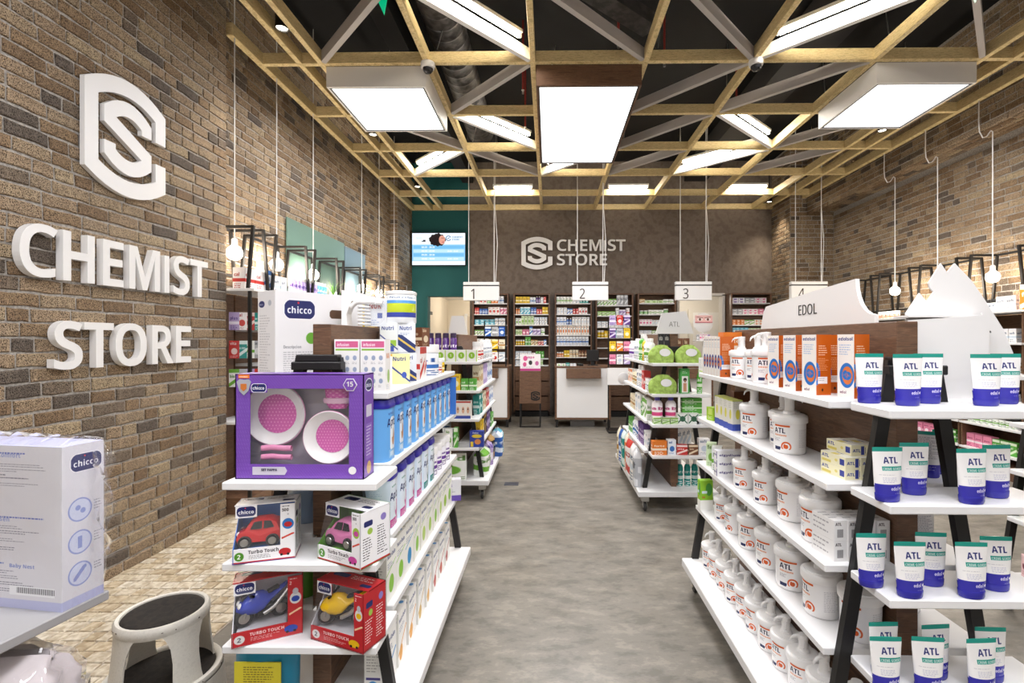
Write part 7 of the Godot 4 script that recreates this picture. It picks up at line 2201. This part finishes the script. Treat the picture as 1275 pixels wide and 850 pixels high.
# ------------------------------------------------------------------ step stool and the wrapped boxes by the brick wall
func build_front() -> void:
	var t := thing("step_stool", "worn white metal kick stool with black rubber treads on stone tiles", "stool", Vector3(-1.385, 0.0, -1.74), deg_to_rad(20))
	t.scale = Vector3(0.88, 1.0, 0.88)
	part(t, "top_rim", turned([[0.142, 0.395], [0.155, 0.398], [0.16, 0.41], [0.16, 0.428], [0.152, 0.436], [0.14, 0.434], [0.138, 0.426]], 40), M.enamel)
	part(t, "top_tread", turned([[0.0, 0.43], [0.06, 0.4305], [0.075, 0.432], [0.12, 0.4315], [0.134, 0.431], [0.138, 0.427]], 40), M.rubber)
	part(t, "top_plate", turned([[0.14, 0.4], [0.14, 0.424], [0.0, 0.424]], 32), M.enamel)
	# four broad legs, each widening at both ends, standing on the lower ring
	for k in 4:
		var a := PI / 4 + k * PI / 2
		var rows := []
		for e in [[0.2, 0.178, 0.062], [0.24, 0.174, 0.052], [0.3, 0.166, 0.048], [0.35, 0.16, 0.052], [0.385, 0.157, 0.066], [0.41, 0.156, 0.085]]:
			var line := []
			for i in 7:
				var q = (i - 3) / 3.0 * e[2] / e[1]
				line.append(Vector3(cos(a + q) * e[1], e[0], sin(a + q) * e[1]))
			rows.append(line)
		var inner := []
		for line in rows:
			var l2 := []
			for p in line:
				l2.append(Vector3(p.x * 0.965, p.y, p.z * 0.965))
			inner.append(l2)
		var mb := MB.new()
		mb.grid(rows, false)
		mb.grid(inner, false, Rect2(0, 0, 1, 1), true)
		for j in rows.size() - 1:
			for s in [0, 6]:
				mb.face([rows[j][s], rows[j + 1][s], inner[j + 1][s], inner[j][s]], rows[j][s] - rows[j][3])
		part(t, "leg", mb.mesh(), M.enamel)
	part(t, "lower_rim", turned([[0.178, 0.19], [0.2, 0.195], [0.206, 0.208], [0.202, 0.218], [0.19, 0.221], [0.18, 0.214], [0.178, 0.205]], 44), M.enamel)
	part(t, "lower_tread", turned([[0.0, 0.205], [0.12, 0.207], [0.15, 0.209], [0.18, 0.208]], 40), M.rubber)
	part(t, "skirt", turned([[0.222, 0.02], [0.226, 0.03], [0.224, 0.05], [0.206, 0.2]], 44), M.enamel)
	part(t, "base_ring", turned([[0.2, 0.0], [0.23, 0.0], [0.233, 0.012], [0.228, 0.026], [0.2, 0.024]], 44), M.rubber)
	for k in 34:
		var a := rng.randf() * TAU
		var top := k % 2 == 0
		var r := 0.1602 if top else 0.2055
		part(t, "paint_chip", block(Vector3(rng.randf_range(0.003, 0.008), rng.randf_range(0.002, 0.004), 0.0012)), M.rust, Vector3(sin(a) * r, (0.414 + rng.randf() * 0.012) if top else 0.21, cos(a) * r), Vector3(0, a, 0))
	# grey display table by the wall
	var bt := deg_to_rad(-8)
	t = thing("display_table", "low grey display table holding plastic-wrapped baby cushions", "table", Vector3(-1.332, 0, -1.205), bt)
	part(t, "table_top", span(-0.32, 0.203, 0.74, 0.764, -0.06, 0.4, 0.003), mat("a3a1a1", 0.45))
	part(t, "lower_shelf", span(-0.32, 0.2, 0.3, 0.322, -0.055, 0.4, 0.003), mat("a3a1a1", 0.45))
	for x in [-0.28, -0.1]:
		for z in [-0.035, 0.36]:
			part(t, "leg", span(x - 0.015, x + 0.015, 0, 0.74, z - 0.015, z + 0.015), M.metal_black)
	var txt := []
	for e in [[20, 12, "5a6ab8"], [52, 6, "8a8894"], [66, 6, "8a8894"], [82, 8, "6a6878"], [106, 6, "8a8894"], [200, 12, "5a6ab8"], [226, 6, "8a8894"], [240, 6, "6a6878"], [262, 6, "8a8894"], [286, 6, "6a6878"], [330, 10, "5a6ab8"], [352, 6, "7a7884"], [366, 6, "7a7884"], [384, 6, "5a5868"], [402, 6, "5a5868"]]:
		txt.append(["l", 40, e[0], 320, 1 if e[1] > 8 else 2, e[1], e[2]])
	txt += [["t", 150, 34, 17, "Sleep & Comfort", "8e9acc", 180.0], ["t", 150, 214, 17, "Schlafkissen", "8e9acc", 150.0], ["t", 250, 342, 15, "Baby Nest", "6a7ac0", 120.0], ["r", 0, 430, 400, 26, "b9bce0"], ["e", 250, 392, 130, 26, 2.0, "eeeef0"]]
	for k in 36:
		txt.append(["r", 272 + k * 3, 396, 1 + (k * 7) % 2, 16, "2a2a30"])
	var big := art(400, 456, "dcdadf", txt)
	var sm := art(120, 456, "dedce2", logo(24, 28, 88) + [["o", 50, 186, 34, 34, "8f9bd0"], ["o", 50, 186, 30, 30, "cfd4ea"], ["o", 44, 180, 8, 8, "8f9bd0"], ["o", 58, 190, 8, 8, "8f9bd0"], ["l", 90, 170, 26, 4, 8, "9a98a4"], ["o", 50, 278, 34, 34, "8f9bd0"], ["o", 50, 278, 30, 30, "cfd4ea"], ["r", 44, 262, 12, 34, "8f9bd0"], ["l", 90, 262, 26, 4, 8, "9a98a4"], ["o", 50, 368, 34, 34, "8f9bd0"], ["o", 50, 368, 30, 30, "cfd4ea"], ["p", 36, 382, 64, 352, 8, "8f9bd0"], ["l", 90, 352, 26, 3, 8, "9a98a4"], ["r", 0, 430, 120, 26, "b9bce0"]])
	var lav := ink("c3c4e4")
	t = thing("cushion_box", "white and lavender boxed baby cushion in clear plastic wrap", "box", Vector3(-1.332, 0.764, -1.205), bt)
	part(t, "carton", carton(0.4, 0.386, 0.095, {"f": big, "r": sm, "t": lav, "all": ink("dcdae0")}), M.print)
	wrap_on(t, Vector3(0.4, 0.386, 0.095), 3)
	# crumpled plastic-wrapped pack on the lower shelf
	var rows := []
	var nz := FastNoiseLite.new()
	nz.seed = 4
	nz.frequency = 9.0
	for j in 15:
		var q := j / 14.0
		var line := []
		for i in 40:
			var a := TAU * i / 40
			var k := pow(pow(absf(cos(a)), 4.0) + pow(absf(sin(a)), 4.0), -0.25)
			var sh := 1.0 if q < 0.7 else 1.0 - pow((q - 0.7) / 0.3, 2.0) * 0.8
			var p := Vector3(cos(a) * k * 0.2 * lerpf(1.0, 0.85, q), q * 0.38, sin(a) * k * 0.1 * sh)
			var wv := nz.get_noise_3d(p.x, p.y, p.z) * 0.035 + nz.get_noise_3d(p.x * 3, p.y * 1.2, p.z * 3) * 0.015
			line.append(p + Vector3(cos(a) * wv, wv * 0.6 if q > 0.05 else 0.0, sin(a) * wv))
		rows.append(line)
	t = thing("wrapped_cushion", "pale pink cushion in crumpled clear plastic under the grey table", "cushion", Vector3(-1.29, 0.322, -1.1), 0.1)
	var mb := MB.new()
	mb.grid(rows, true, Rect2(0, 0, 1, 1), true)
	mb.face(rows[14], Vector3.UP)
	part(t, "cushion", mb.mesh(), mat("d6ccce", 0.6), Vector3(0, 0, 0)).scale = Vector3(0.95, 0.96, 0.93)
	part(t, "plastic_wrap", mb.mesh(), M.wrap)

# loose shrink film: a slightly larger, wrinkled shell with a gathered flap at one end
func wrap_on(t: Node3D, s: Vector3, seed_: int) -> void:
	var nz := FastNoiseLite.new()
	nz.seed = seed_
	nz.frequency = 14.0
	var rows := []
	for j in 17:
		var q := j / 16.0
		var line := []
		for i in 48:
			var a := TAU * i / 48
			var k := pow(pow(absf(cos(a)), 14.0) + pow(absf(sin(a)), 14.0), -1.0 / 14.0)
			var p := Vector3(cos(a) * k * (s.x / 2 + 0.005), q * (s.y + 0.004), sin(a) * k * (s.z / 2 + 0.004))
			var wv := absf(nz.get_noise_3d(p.x, p.y * 0.6, p.z)) * 0.012 * clampf(1.0 + p.x / s.x * 2.0, 0.1, 1.6)
			line.append(p + Vector3(cos(a) * wv, 0, sin(a) * wv))
		rows.append(line)
	var mb := MB.new()
	mb.grid(rows, true, Rect2(0, 0, 1, 1), true)
	var top := []
	for e in [[1.0, 0.0], [0.6, 0.006], [0.05, 0.012]]:
		var line := []
		for i in 48:
			var p: Vector3 = rows[16][i]
			line.append(Vector3(p.x, p.y + e[1] * (1.0 + 0.6 * sin(i * 3.0)), p.z * e[0]))
		top.append(line)
	mb.grid(top, true, Rect2(0, 0, 1, 1), true)
	part(t, "plastic_wrap", mb.mesh(), M.wrap)
	var fl := []
	for j in 9:
		var line := []
		for i in 6:
			var x := s.x / 2 + 0.008 + i * 0.009
			line.append(Vector3(x, 0.1 + j * (s.y - 0.12) / 8.0, 0.012 * sin(j * 1.7 + i * 0.9) + nz.get_noise_2d(j * 0.1, i * 0.1) * 0.02 - 0.02))
		fl.append(line)
	mb = MB.new()
	mb.grid(fl)
	part(t, "film_flap", mb.mesh(), M.wrap)
